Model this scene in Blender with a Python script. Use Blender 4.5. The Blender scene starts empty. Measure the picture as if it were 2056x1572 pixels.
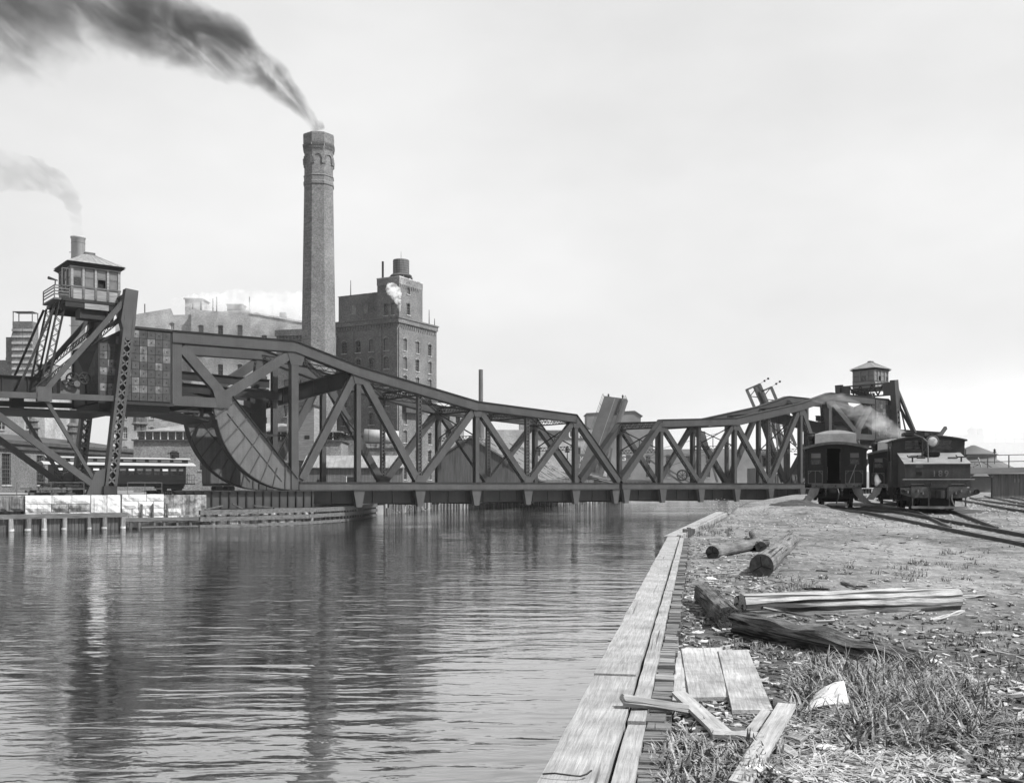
import bpy, math, random
from mathutils import Vector, Matrix, noise

SC = bpy.context.scene
COL = SC.collection
R = math.radians

# ------------------------------------------------------------------ camera, sky, sun, exposure
cam_d = bpy.data.cameras.new('camera')
cam = bpy.data.objects.new('camera', cam_d)
COL.objects.link(cam)
CAMZ, FPX, HOR = 3.5, 2000.0, 975.0
cam.location = (0, 0, CAMZ)
cam.rotation_euler = (R(90), 0, 0)
cam_d.sensor_width = 36
cam_d.lens = 36 * FPX / 2056
cam_d.shift_y = (HOR - 786) / 2056
cam_d.clip_end = 6000
cam_d.clip_start = 0.1
SC.camera = cam

SUN_AZ, SUN_EL = R(115), R(50)
world = bpy.data.worlds.new('World')
SC.world = world
world.use_nodes = True
nt = world.node_tree
nt.nodes.clear()
sky = nt.nodes.new('ShaderNodeTexSky')
sky.sky_type = 'NISHITA'
sky.sun_disc = False
sky.sun_elevation = SUN_EL
sky.sun_rotation = SUN_AZ
sky.air_density = 1.5
sky.dust_density = 4.0
sky.altitude = 0
bw = nt.nodes.new('ShaderNodeRGBToBW')
mixs = nt.nodes.new('ShaderNodeMix')
mixs.data_type = 'FLOAT'
mixs.inputs[0].default_value = 0.72          # a milky overcast veil over the clear sky
mixs.inputs[3].default_value = 10.6
# faint broken cloud in the veil
wtc = nt.nodes.new('ShaderNodeTexCoord')
wmap = nt.nodes.new('ShaderNodeMapping')
wmap.inputs['Scale'].default_value = (1.0, 1.0, 2.2)
wno = nt.nodes.new('ShaderNodeTexNoise')
wno.inputs['Scale'].default_value = 1.7
wno.inputs['Detail'].default_value = 5
wno.inputs['Roughness'].default_value = 0.55
wra = nt.nodes.new('ShaderNodeMapRange')
wra.inputs[1].default_value = 0.3
wra.inputs[2].default_value = 0.75
wra.inputs[3].default_value = 0.8
wra.inputs[4].default_value = 1.08
wmul = nt.nodes.new('ShaderNodeMath')
wmul.operation = 'MULTIPLY'
bg = nt.nodes.new('ShaderNodeBackground')
bg.inputs['Strength'].default_value = 0.058
wo = nt.nodes.new('ShaderNodeOutputWorld')
L_ = nt.links.new
L_(sky.outputs[0], bw.inputs[0])
L_(bw.outputs[0], mixs.inputs[2])
L_(wtc.outputs['Generated'], wmap.inputs[0])
L_(wmap.outputs[0], wno.inputs['Vector'])
L_(wno.outputs['Fac'], wra.inputs[0])
L_(mixs.outputs[0], wmul.inputs[0])
L_(wra.outputs[0], wmul.inputs[1])
L_(wmul.outputs[0], bg.inputs['Color'])
L_(bg.outputs[0], wo.inputs['Surface'])

sun_d = bpy.data.lights.new('sun', 'SUN')
sun_d.energy = 5.0
sun_d.angle = R(1.0)
sun_d.color = (1, 1, 1)
sun = bpy.data.objects.new('sun', sun_d)
COL.objects.link(sun)
sdir = Vector((math.sin(SUN_AZ) * math.cos(SUN_EL), math.cos(SUN_AZ) * math.cos(SUN_EL), math.sin(SUN_EL)))
sun.rotation_euler = (-sdir).to_track_quat('-Z', 'Y').to_euler()
sun.location = (60, 0, 80)

vs = SC.view_settings
vs.view_transform = 'Standard'
vs.look = 'None'
vs.exposure = 0.79
vs.gamma = 1.0
vs.use_curve_mapping = False
SC.cycles.max_bounces = 6
SC.cycles.diffuse_bounces = 2
SC.cycles.glossy_bounces = 3
SC.cycles.transmission_bounces = 3
SC.cycles.transparent_max_bounces = 8
SC.cycles.volume_bounces = 3
SC.cycles.volume_max_steps = 512
SC.cycles.sample_clamp_indirect = 4
SC.cycles.use_adaptive_sampling = True
SC.cycles.adaptive_threshold = 0.02
SC.cycles.use_denoising = True

# ------------------------------------------------------------------ geometry helpers
class MB:
    def __init__(s):
        s.v = []
        s.f = []

    def add(s, vs_, fs):
        o = len(s.v)
        s.v += [tuple(p) for p in vs_]
        s.f += [tuple(i + o for i in f) for f in fs]
        return s

    def box(s, c, d, rz=0.0):
        cx, cy, cz = c
        x, y, z = d[0] / 2, d[1] / 2, d[2] / 2
        ca, sa = math.cos(rz), math.sin(rz)
        pts = []
        for k in (-z, z):
            for (i, j) in ((-x, -y), (x, -y), (x, y), (-x, y)):
                pts.append((cx + i * ca - j * sa, cy + i * sa + j * ca, cz + k))
        return s.add(pts, [(3, 2, 1, 0), (4, 5, 6, 7), (0, 1, 5, 4), (1, 2, 6, 5), (2, 3, 7, 6), (3, 0, 4, 7)])

    def b2(s, lo, hi):
        return s.box([(a + b) / 2 for a, b in zip(lo, hi)], [abs(b - a) for a, b in zip(lo, hi)])

    def bar(s, p, q, w, h, up=(0, 0, 1), w2=None, h2=None):
        p, q = Vector(p), Vector(q)
        d = (q - p).normalized()
        up = Vector(up)
        sd = d.cross(up)
        if sd.length < 1e-5:
            sd = d.cross(Vector((1, 0, 0)))
        sd.normalize()
        u = sd.cross(d)
        pts = []
        for (o, a, b) in ((p, w, h), (q, w2 or w, h2 or h)):
            for (i, j) in ((-1, -1), (1, -1), (1, 1), (-1, 1)):
                pts.append(o + sd * (i * a / 2) + u * (j * b / 2))
        return s.add(pts, [(0, 1, 2, 3), (7, 6, 5, 4), (4, 5, 1, 0), (5, 6, 2, 1), (6, 7, 3, 2), (7, 4, 0, 3)])

    def prism(s, poly, vec):
        n = len(poly)
        vec = Vector(vec)
        a = [Vector(p) for p in poly]
        b = [p + vec for p in a]
        fs = [tuple(range(n))[::-1], tuple(range(n, 2 * n))]
        fs += [(i, (i + 1) % n, n + (i + 1) % n, n + i) for i in range(n)]
        return s.add(a + b, fs)

    def tube(s, p, q, r0, r1=None, n=10, cap=True):
        r1 = r0 if r1 is None else r1
        p, q = Vector(p), Vector(q)
        d = (q - p).normalized()
        x = d.orthogonal().normalized()
        y = d.cross(x)
        pts = []
        for (o, r) in ((p, r0), (q, r1)):
            for i in range(n):
                a = 2 * math.pi * i / n
                pts.append(o + x * (r * math.cos(a)) + y * (r * math.sin(a)))
        fs = [(i, (i + 1) % n, n + (i + 1) % n, n + i) for i in range(n)]
        if cap:
            fs += [tuple(range(n))[::-1], tuple(range(n, 2 * n))]
        return s.add(pts, fs)

    def path(s, pts, r, n=6):
        for a, b in zip(pts[:-1], pts[1:]):
            s.tube(a, b, r, r, n)
        return s

    def lathe(s, c, prof, n=24, ph=0.0):
        pts = []
        for (r, z) in prof:
            for i in range(n):
                a = ph + 2 * math.pi * i / n
                pts.append((c[0] + r * math.cos(a), c[1] + r * math.sin(a), c[2] + z))
        m = len(prof)
        fs = []
        for k in range(m - 1):
            for i in range(n):
                j = (i + 1) % n
                fs.append((k * n + i, k * n + j, (k + 1) * n + j, (k + 1) * n + i))
        fs.append(tuple(range(n))[::-1])
        fs.append(tuple((m - 1) * n + i for i in range(n)))
        return s.add(pts, fs)

    def torus(s, c, ax, R0, r, n=16, m=6):
        ax = Vector(ax).normalized()
        x = ax.orthogonal().normalized()
        y = ax.cross(x)
        c = Vector(c)
        pts = []
        for i in range(n):
            a = 2 * math.pi * i / n
            rad = x * math.cos(a) + y * math.sin(a)
            for j in range(m):
                b = 2 * math.pi * j / m
                pts.append(c + rad * (R0 + r * math.cos(b)) + ax * (r * math.sin(b)))
        fs = []
        for i in range(n):
            for j in range(m):
                fs.append((i * m + j, ((i + 1) % n) * m + j, ((i + 1) % n) * m + (j + 1) % m, i * m + (j + 1) % m))
        return s.add(pts, fs)

    def zig(s, p, q, off, n, bw_, th, cross=False):
        p, q, off = Vector(p), Vector(q), Vector(off)
        nr = (q - p).cross(off)
        for i in range(n):
            a, b = p.lerp(q, i / n), p.lerp(q, (i + 1) / n)
            k = 1 if i % 2 else -1
            s.bar(a + off * k, b - off * k, bw_, th, nr)
            if cross:
                s.bar(a - off * k, b + off * k, bw_, th, nr)
        return s

    def mesh(s, name):
        me = bpy.data.meshes.new(name)
        me.from_pydata(s.v, [], s.f)
        me.update()
        return me

    def build(s, name, mat, parent=None, smooth=False, loc=(0, 0, 0)):
        me = s.mesh(name)
        me.materials.append(mat)
        if smooth:
            me.polygons.foreach_set('use_smooth', [True] * len(me.polygons))
        o = bpy.data.objects.new(name, me)
        COL.objects.link(o)
        o.parent = parent
        o.location = loc
        return o


def inst(name, me, parent=None, loc=(0, 0, 0), rot=(0, 0, 0), sc=(1, 1, 1)):
    o = bpy.data.objects.new(name, me)
    COL.objects.link(o)
    o.parent = parent
    o.location, o.rotation_euler, o.scale = loc, rot, sc
    return o


def tag(o, label, cat, group=None):
    o['label'] = label
    o['category'] = cat
    if 'kind' not in o:
        o['kind'] = 'thing'
    if group:
        o['group'] = group
    return o


def thing(name, label, cat, loc=(0, 0, 0), rz=0.0, group=None):
    o = bpy.data.objects.new(name, None)
    COL.objects.link(o)
    o.location = loc
    o.rotation_euler = (0, 0, rz)
    o.empty_display_size = 0.2
    return tag(o, label, cat, group)


def struct(o):
    o['kind'] = 'structure'
    return o


def stuff(o, label=None, cat=None):
    o['kind'] = 'stuff'
    if label:
        tag(o, label, cat)
    return o


def copy_tree(o, parent=None):
    c = o.copy()
    COL.objects.link(c)
    c.parent = parent
    for ch in list(o.children):
        copy_tree(ch, c)
    return c


def P(px, py, d):
    """a point of the photograph at a known distance d in front of the camera"""
    return Vector(((px - 1028) * d / FPX, d, CAMZ + (HOR - py) * d / FPX))


# ------------------------------------------------------------------ materials (all neutral greys)
def nodes(name):
    m = bpy.data.materials.new(name)
    m.use_nodes = True
    t = m.node_tree
    b = t.nodes['Principled BSDF']
    return m, t, b


def N(t, typ, **kw):
    n = t.nodes.new(typ)
    for k, v in kw.items():
        if isinstance(v, (int, float, tuple)) and k in [i.name for i in n.inputs]:
            n.inputs[k].default_value = v
        else:
            setattr(n, k, v)
    return n


def ramp(t, src, lo, hi, c0, c1, power=1.0):
    mr = t.nodes.new('ShaderNodeMapRange')
    mr.inputs[1].default_value, mr.inputs[2].default_value = lo, hi
    mr.inputs[3].default_value, mr.inputs[4].default_value = c0, c1
    t.links.new(src, mr.inputs[0])
    return mr.outputs[0]


def math_(t, op, a, b):
    n = t.nodes.new('ShaderNodeMath')
    n.operation = op
    for i, x in enumerate((a, b)):
        if isinstance(x, (int, float)):
            n.inputs[i].default_value = x
        else:
            t.links.new(x, n.inputs[i])
    return n.outputs[0]


GA = 0.8


def scattered(t, tc, coord='Object'):
    """texture space shifted for each object, so that copies do not repeat one pattern"""
    oi = N(t, 'ShaderNodeObjectInfo')
    ad = N(t, 'ShaderNodeVectorMath', operation='ADD')
    cx = N(t, 'ShaderNodeCombineXYZ')
    for i, k in enumerate((41.0, 67.0, 23.0)):
        t.links.new(math_(t, 'MULTIPLY', oi.outputs['Random'], k), cx.inputs[i])
    t.links.new(tc.outputs[coord], ad.inputs[0])
    t.links.new(cx.outputs[0], ad.inputs[1])
    return ad.outputs[0]


def grey(name, lo, hi, scale=1.0, rough=0.8, bump=0.0, stretch=(1, 1, 1), detail=8, metal=0.0, fine=0.0, fine_scale=12.0,
         coord='Object', dots=0.0, dot_scale=6.0, spec=0.3, streak=0.0, distort=0.0, bdist=0.02):
    """procedural grey: broad patches between lo and hi, fine grain, optional rivet dots and vertical weather streaks"""
    m, t, b = nodes(name)
    lo, hi = lo * GA, hi * GA
    tc = N(t, 'ShaderNodeTexCoord')
    vec = scattered(t, tc, coord)
    mp = N(t, 'ShaderNodeMapping')
    mp.inputs['Scale'].default_value = stretch
    t.links.new(vec, mp.inputs[0])
    n1 = N(t, 'ShaderNodeTexNoise', Scale=scale, Detail=detail, Roughness=0.6, Distortion=distort)
    t.links.new(mp.outputs[0], n1.inputs['Vector'])
    col = ramp(t, n1.outputs['Fac'], 0.3, 0.7, lo, hi)
    n2 = N(t, 'ShaderNodeTexNoise', Scale=fine_scale, Detail=4, Roughness=0.7)
    t.links.new(mp.outputs[0], n2.inputs['Vector'])
    if fine:
        col = math_(t, 'MULTIPLY', col, ramp(t, n2.outputs['Fac'], 0.25, 0.75, 1 - fine, 1 + fine))
    if streak:
        ms = N(t, 'ShaderNodeMapping')
        ms.inputs['Scale'].default_value = (2.5, 2.5, 0.12)
        t.links.new(vec, ms.inputs[0])
        n3 = N(t, 'ShaderNodeTexNoise', Scale=1.6, Detail=6, Roughness=0.6)
        t.links.new(ms.outputs[0], n3.inputs['Vector'])
        col = math_(t, 'MULTIPLY', col, ramp(t, n3.outputs['Fac'], 0.32, 0.68, 1 - streak, 1 + streak))
    h = n2.outputs['Fac']
    if dots:
        vo = N(t, 'ShaderNodeTexVoronoi', Scale=dot_scale, Randomness=0.15)
        t.links.new(tc.outputs[coord], vo.inputs['Vector'])
        d = ramp(t, vo.outputs['Distance'], 0.16, 0.3, 1.0, 0.0)
        col = math_(t, 'MULTIPLY', col, math_(t, 'ADD', 1.0, math_(t, 'MULTIPLY', d, -dots)))
        h = math_(t, 'ADD', h, d)
    t.links.new(col, b.inputs['Base Color'])
    b.inputs['Roughness'].default_value = rough
    b.inputs['Metallic'].default_value = metal
    b.inputs['Specular IOR Level'].default_value = spec
    if bump:
        bp = N(t, 'ShaderNodeBump', Strength=bump, Distance=bdist)
        t.links.new(h, bp.inputs['Height'])
        t.links.new(bp.outputs[0], b.inputs['Normal'])
    return m


def wood(name, lo, hi, axis=0, rough=0.85, scale=2.2, bump=0.5, streaks=0.55, cs=22.0, ct=0.33):
    """weathered timber: long grain along the given local axis, dark checks, stains"""
    m, t, b = nodes(name)
    lo, hi = lo * GA, hi * GA
    tc = N(t, 'ShaderNodeTexCoord')
    vec = scattered(t, tc)
    mp = N(t, 'ShaderNodeMapping')
    sc = [24.0, 24.0, 24.0]
    sc[axis] = 1.3
    mp.inputs['Scale'].default_value = sc
    t.links.new(vec, mp.inputs[0])
    g = N(t, 'ShaderNodeTexNoise', Scale=scale, Detail=8, Roughness=0.62, Distortion=0.6)
    t.links.new(mp.outputs[0], g.inputs['Vector'])
    st = N(t, 'ShaderNodeTexNoise', Scale=2.0, Detail=6, Roughness=0.6)
    t.links.new(vec, st.inputs['Vector'])
    c = ramp(t, g.outputs['Fac'], 0.32, 0.66, lo, hi)
    c = math_(t, 'MULTIPLY', c, ramp(t, st.outputs['Fac'], 0.3, 0.66, 1 - streaks, 1.12))
    mp2 = N(t, 'ShaderNodeMapping')
    s2 = [cs, cs, cs]
    s2[axis] = 0.35
    mp2.inputs['Scale'].default_value = s2
    t.links.new(vec, mp2.inputs[0])
    ck = N(t, 'ShaderNodeTexNoise', Scale=1.0, Detail=2, Roughness=0.4)
    t.links.new(mp2.outputs[0], ck.inputs['Vector'])
    k = ramp(t, ck.outputs['Fac'], ct, ct + 0.08, 0.12, 1.0)
    c = math_(t, 'MULTIPLY', c, k)
    t.links.new(c, b.inputs['Base Color'])
    b.inputs['Roughness'].default_value = rough
    b.inputs['Specular IOR Level'].default_value = 0.2
    bp = N(t, 'ShaderNodeBump', Strength=bump, Distance=0.015)
    t.links.new(math_(t, 'ADD', g.outputs['Fac'], k), bp.inputs['Height'])
    t.links.new(bp.outputs[0], b.inputs['Normal'])
    return m


def brick(name, lo, hi, mortar, var=0.25, bw_=0.22, bh=0.075, rough=0.9, patch=0.3):
    """brickwork in a building's own axes (walls along x or y)"""
    m, t, b = nodes(name)
    lo, hi, mortar = lo * GA, hi * GA, mortar * GA
    tc = N(t, 'ShaderNodeTexCoord')
    sx = N(t, 'ShaderNodeSeparateXYZ')
    t.links.new(tc.outputs['Object'], sx.inputs[0])
    u = math_(t, 'ADD', sx.outputs[0], sx.outputs[1])
    cx = N(t, 'ShaderNodeCombineXYZ')
    t.links.new(u, cx.inputs[0])
    t.links.new(sx.outputs[2], cx.inputs[1])
    br = N(t, 'ShaderNodeTexBrick')
    br.inputs['Color1'].default_value = (lo, lo, lo, 1)
    br.inputs['Color2'].default_value = (hi, hi, hi, 1)
    br.inputs['Mortar'].default_value = (mortar, mortar, mortar, 1)
    br.inputs['Scale'].default_value = 1.0
    br.inputs['Mortar Size'].default_value = 0.012
    br.inputs['Brick Width'].default_value = bw_
    br.inputs['Row Height'].default_value = bh
    t.links.new(cx.outputs[0], br.inputs['Vector'])
    bwn = N(t, 'ShaderNodeRGBToBW')
    t.links.new(br.outputs['Color'], bwn.inputs[0])
    n1 = N(t, 'ShaderNodeTexNoise', Scale=0.22, Detail=8, Roughness=0.62)
    t.links.new(tc.outputs['Object'], n1.inputs['Vector'])
    n2 = N(t, 'ShaderNodeTexNoise', Scale=3.2, Detail=6, Roughness=0.75)
    t.links.new(tc.outputs['Object'], n2.inputs['Vector'])
    c = math_(t, 'MULTIPLY', bwn.outputs[0], ramp(t, n1.outputs['Fac'], 0.32, 0.68, 1 - patch, 1 + patch))
    c = math_(t, 'MULTIPLY', c, ramp(t, n2.outputs['Fac'], 0.3, 0.7, 1 - var, 1 + var))
    t.links.new(c, b.inputs['Base Color'])
    b.inputs['Roughness'].default_value = rough
    b.inputs['Specular IOR Level'].default_value = 0.15
    bp = N(t, 'ShaderNodeBump', Strength=0.4, Distance=0.02)
    t.links.new(bwn.outputs[0], bp.inputs['Height'])
    t.links.new(bp.outputs[0], b.inputs['Normal'])
    return m


M = {}
M['steel'] = grey('bridge_paint', 0.024, 0.046, 0.6, 0.55, 0.25, fine=0.12, fine_scale=9, dots=0.3, dot_scale=6.2, spec=0.4, streak=0.14)
M['steel_worn'] = grey('weathered_bridge_paint', 0.055, 0.09, 0.6, 0.6, 0.3, fine=0.18, fine_scale=9, dots=0.35, dot_scale=6.2, spec=0.4, streak=0.2)
M['steel_plain'] = grey('bridge_paint_plain', 0.011, 0.024, 0.8, 0.6, 0.1, fine=0.12, spec=0.2, streak=0.12)  # darker coat without rivets: shade of undersides and inner parts put into it
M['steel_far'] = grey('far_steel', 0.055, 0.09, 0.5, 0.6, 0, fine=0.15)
M['iron_tile'] = grey('cast_iron_block', 0.022, 0.055, 1.1, 0.75, 0.35, fine=0.3, fine_scale=6, streak=0.25)
M['iron_tile_pale'] = grey('cast_iron_block_limed', 0.03, 0.17, 1.7, 0.8, 0.35, fine=0.35, fine_scale=5, streak=0.5)
M['black'] = grey('black_iron', 0.008, 0.018, 2, 0.6, 0.1, fine=0.3)
M['hole'] = grey('dark_interior', 0.008, 0.014, 2, 0.9)
M['brick_red'] = brick('dark_red_brick', 0.075, 0.165, 0.18, 0.5)
M['brick_stack'] = brick('chimney_brick', 0.09, 0.2, 0.18, 0.5, patch=0.25)
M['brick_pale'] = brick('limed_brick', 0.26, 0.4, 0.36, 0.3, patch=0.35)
M['brick_shed'] = brick('shed_brick', 0.12, 0.26, 0.22, 0.5)
M['trim_white'] = grey('white_paint', 0.5, 0.68, 1.5, 0.7, 0, fine=0.1)
M['glass'] = grey('dusty_glass', 0.008, 0.03, 1.5, 0.12, 0, spec=0.6)
M['glass_pale'] = grey('blind_behind_glass', 0.08, 0.14, 1.5, 0.35, 0, spec=0.6)
M['roof_tar'] = grey('tar_roof', 0.035, 0.08, 0.8, 0.85, 0.2, fine=0.3)
M['roof_tin'] = grey('weathered_tin_roof', 0.15, 0.28, 0.7, 0.6, 0.1, fine=0.2, streak=0.2)
M['boards'] = grey('vertical_boarding', 0.03, 0.085, 1.0, 0.9, 0.4, stretch=(5, 5, 0.25), fine=0.4, fine_scale=3)
M['boards_mid'] = grey('weathered_boarding', 0.07, 0.17, 1.0, 0.9, 0.4, stretch=(5, 5, 0.25), fine=0.35, fine_scale=3)
M['clap'] = grey('clapboard', 0.15, 0.27, 1.0, 0.85, 0.3, stretch=(0.6, 0.6, 6), fine=0.2, fine_scale=2)
M['stone'] = grey('limestone', 0.25, 0.52, 1.3, 0.85, 0.7, fine=0.3, fine_scale=5, streak=0.38, bdist=0.06)
M['stone_white'] = grey('fresh_limestone', 0.42, 0.62, 1.6, 0.85, 0.6, fine=0.2, fine_scale=5, streak=0.15, bdist=0.05)
M['stone_dark'] = grey('stained_limestone', 0.03, 0.36, 1.5, 0.9, 0.7, fine=0.35, fine_scale=4, streak=0.6, bdist=0.06)
M['pile'] = grey('wet_pile_timber', 0.03, 0.16, 2.2, 0.8, 0.5, stretch=(4, 4, 0.5), fine=0.4, streak=0.4)
M['wharf'] = grey('old_wharf_timber', 0.035, 0.13, 1.6, 0.85, 0.5, stretch=(0.6, 3, 5), fine=0.35, fine_scale=5)
M['coach'] = grey('dark_coach_varnish', 0.007, 0.013, 1.2, 0.4, 0, fine=0.15, spec=0.25)
M['coach_panel'] = grey('coach_panel', 0.013, 0.022, 1.2, 0.4, 0, fine=0.15, spec=0.25)
M['coach_roof'] = grey('canvas_coach_roof', 0.13, 0.2, 2.0, 0.8, 0.15, fine=0.15)
M['coach_roof_pale'] = grey('pale_coach_roof', 0.3, 0.38, 1.5, 0.75, 0, fine=0.1)
M['line'] = grey('gilt_lining', 0.14, 0.22, 4, 0.5)
M['iron_grey'] = grey('worn_iron', 0.05, 0.11, 3, 0.6, 0.1, fine=0.25)
M['loco'] = grey('dusty_black_engine', 0.018, 0.055, 0.9, 0.55, 0.1, fine=0.25, streak=0.3)
M['loco_top_lit'] = grey('lit_tank_top', 0.15, 0.26, 1.6, 0.75, 0.1, fine=0.2)  # far paler than the tank: light on the sloping top put into colour
M['lens'] = grey('headlight_glass', 0.3, 0.6, 7, 0.1, 0, spec=0.9)
M['rail'] = grey('worn_rail', 0.06, 0.1, 3, 0.5, 0, metal=0.3)
M['tie'] = grey('railway_tie', 0.12, 0.3, 1.5, 0.9, 0.4, stretch=(1, 5, 4), fine=0.4)
M['paper'] = grey('newsprint', 0.62, 0.78, 6, 0.8, 0)
M['log_bark'] = wood('log_bark', 0.08, 0.24, 0, scale=1.4, bump=0.9)
M['log_end'] = grey('sawn_log_end', 0.03, 0.075, 6, 0.9, 0.4, fine=0.3)
M['beam'] = wood('silvered_beam', 0.22, 0.52, 0, bump=1.0, streaks=0.35, cs=13.0, ct=0.4)
M['beam_dark'] = wood('rotten_beam', 0.025, 0.2, 0, bump=1.0, streaks=0.7)
M['board'] = wood('bleached_board', 0.28, 0.46, 0, bump=0.3, streaks=0.4, ct=0.24)
M['board_side'] = wood('bleached_sheeting', 0.26, 0.48, 0, bump=0.3, streaks=0.55, ct=0.24)
M['cap'] = wood('quay_cap_timber', 0.22, 0.38, 1, bump=0.5, streaks=0.4, ct=0.24)
M['block'] = wood('quay_end_block', 0.08, 0.2, 0, bump=0.5, streaks=0.4)
M['block_pale'] = wood('quay_end_block_pale', 0.14, 0.32, 0, bump=0.5, streaks=0.5)
M['pile_pale'] = grey('sun_bleached_pile', 0.06, 0.34, 2.2, 0.8, 0.5, stretch=(4, 4, 0.5), fine=0.4, streak=0.45)
M['dirt_dark'] = grey('cinders', 0.02, 0.07, 4, 0.95, 0.5, fine=0.4)
M['grass'] = grey('dry_grass', 0.03, 0.28, 8, 0.7, 0, fine=0.7, fine_scale=40)
M['grass_dark'] = grey('green_weeds', 0.02, 0.34, 7, 0.5, 0, fine=0.8, fine_scale=60)
M['chip'] = grey('splinter', 0.18, 0.55, 6, 0.9, 0, fine=0.3)
M['chip_dark'] = grey('dark_splinter', 0.05, 0.16, 6, 0.9, 0, fine=0.3)
M['pebble'] = grey('pebble', 0.1, 0.42, 5, 0.9, 0, fine=0.2)
M['far_pale'] = grey('far_masonry', 0.13, 0.22, 0.2, 0.9, 0, fine=0.1)
M['far_dark'] = grey('far_dark_masonry', 0.07, 0.13, 0.2, 0.9, 0, fine=0.15)
M['tin_stack'] = grey('sheet_iron_stack', 0.3, 0.42, 0.4, 0.5, 0, fine=0.1, streak=0.15)
M['sign_dark'] = grey('dark_sign_board', 0.06, 0.1, 1, 0.8)
M['faded_white'] = grey('faded_lettering', 0.085, 0.14, 5, 0.8, 0, fine=0.3)
# ------------------------------------------------------------------ water
def water_material():
    m, t, b = nodes('oily_river_water')
    tc = N(t, 'ShaderNodeTexCoord')

    def wave(scale, rot, nscale, detail, dist=0.0, rough=0.5):
        mp = N(t, 'ShaderNodeMapping')
        mp.inputs['Scale'].default_value = scale
        mp.inputs['Rotation'].default_value = (0, 0, R(rot))
        t.links.new(tc.outputs['Object'], mp.inputs[0])
        n = N(t, 'ShaderNodeTexNoise', Scale=nscale, Detail=detail, Roughness=rough, Distortion=dist)
        t.links.new(mp.outputs[0], n.inputs['Vector'])
        return n.outputs['Fac']
    a = wave((0.42, 1.35, 1), -9, 1.0, 2, 0.5)
    c = wave((1.5, 3.3, 1), 6, 1.0, 3, 0.4)
    d = wave((3.0, 8.0, 1), -4, 1.0, 2)
    cal = ramp(t, wave((0.06, 0.1, 1), 25, 1.0, 2), 0.36, 0.66, 0.3, 1.0)
    h = math_(t, 'ADD', math_(t, 'MULTIPLY', a, WAVE[0]), math_(t, 'MULTIPLY', c, WAVE[1]))
    h = math_(t, 'ADD', h, math_(t, 'MULTIPLY', d, WAVE[2]))
    h = math_(t, 'MULTIPLY', h, cal)
    bp = N(t, 'ShaderNodeBump', Strength=1.0, Distance=1.0)
    t.links.new(h, bp.inputs['Height'])
    t.nodes.remove(b)
    gl = N(t, 'ShaderNodeBsdfGlossy')             # an oil-filmed river: a bright mirror over dark murk
    gl.inputs['Color'].default_value = (0.8, 0.8, 0.8, 1)
    gl.inputs['Roughness'].default_value = 0.06
    mu = N(t, 'ShaderNodeBsdfDiffuse')
    mu.inputs['Color'].default_value = (0.03, 0.03, 0.03, 1)
    fr = N(t, 'ShaderNodeFresnel', IOR=1.5)
    mx = N(t, 'ShaderNodeMixShader')
    for q in (gl, fr):
        t.links.new(bp.outputs[0], q.inputs['Normal'])
    fac = ramp(t, fr.outputs[0], 0.0, 0.5, 0.34, 0.95)
    t.links.new(fac, mx.inputs[0])
    t.links.new(mu.outputs[0], mx.inputs[1])
    t.links.new(gl.outputs[0], mx.inputs[2])
    t.links.new(mx.outputs[0], t.nodes['Material Output'].inputs['Surface'])
    return m


WAVE = (0.078, 0.023, 0.003)
M['water'] = water_material()
mb = MB()
mb.add([(-500, -60, 0), (500, -60, 0), (500, 420, 0), (-500, 420, 0)], [(0, 1, 2, 3)])
struct(mb.build('river_water', M['water']))

# ------------------------------------------------------------------ ground
def lerp_tab(tab, y):
    if y <= tab[0][0]:
        return tab[0][1] + (y - tab[0][0]) * (tab[1][1] - tab[0][1]) / (tab[1][0] - tab[0][0])
    for (a, b), (c, d) in zip(tab[:-1], tab[1:]):
        if y <= c:
            return b + (y - a) * (d - b) / (c - a)
    return tab[-1][1]


def sm(a, b, x):
    x = max(0.0, min(1.0, (x - a) / (b - a)))
    return x * x * (3 - 2 * x)


def dock_left(y):
    return 0.12 + (y - 5) * 0.1837


BANK = [(-12, -2.45), (5, 0.72), (29.5, 5.2), (46.7, 10.3), (70, 16.5), (132, 37), (165, 49), (230, 76), (420, 150)]


def zt(y):
    return max(1.62, min(2.3, 1.70 + (y - 29) * 0.0446))


def hz(x, y):
    d = x - lerp_tab(BANK, y)
    nb = 1.88 + min(0.4, max(0.0, y - 25) * 0.014)
    w = sm(2.0, 8.5, d)
    h = nb * (1 - w) + zt(y) * w
    h += 0.42 * math.exp(-(((x - 13.2) / 2.0) ** 2 + ((y - 47.5) / 4.5) ** 2))
    near = math.exp(-max(0, y - 10) / 30)
    if y < 70:
        h += (noise.noise(Vector((x * 0.35, y * 0.35, 3.1))) * 0.06 + noise.noise(Vector((x * 1.3, y * 1.3, 7.7))) * 0.035 * near
              + noise.noise(Vector((x * 4.5, y * 4.5, 1.2))) * 0.018 * near) * sm(0.0, 0.6, d) * (1 - 0.7 * sm(5, 9, d) * sm(24, 34, y))
    return h


def gp(px, py, lift=0.0):
    """where the photograph's pixel meets the ground of the near bank"""
    z = 1.9
    for _ in range(14):
        d = (CAMZ - z) * FPX / (py - HOR)
        x = (px - 1028) * d / FPX
        z = 0.5 * z + 0.5 * (hz(x, d) + lift)
    return Vector((x, d, hz(x, d) + lift))


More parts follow.
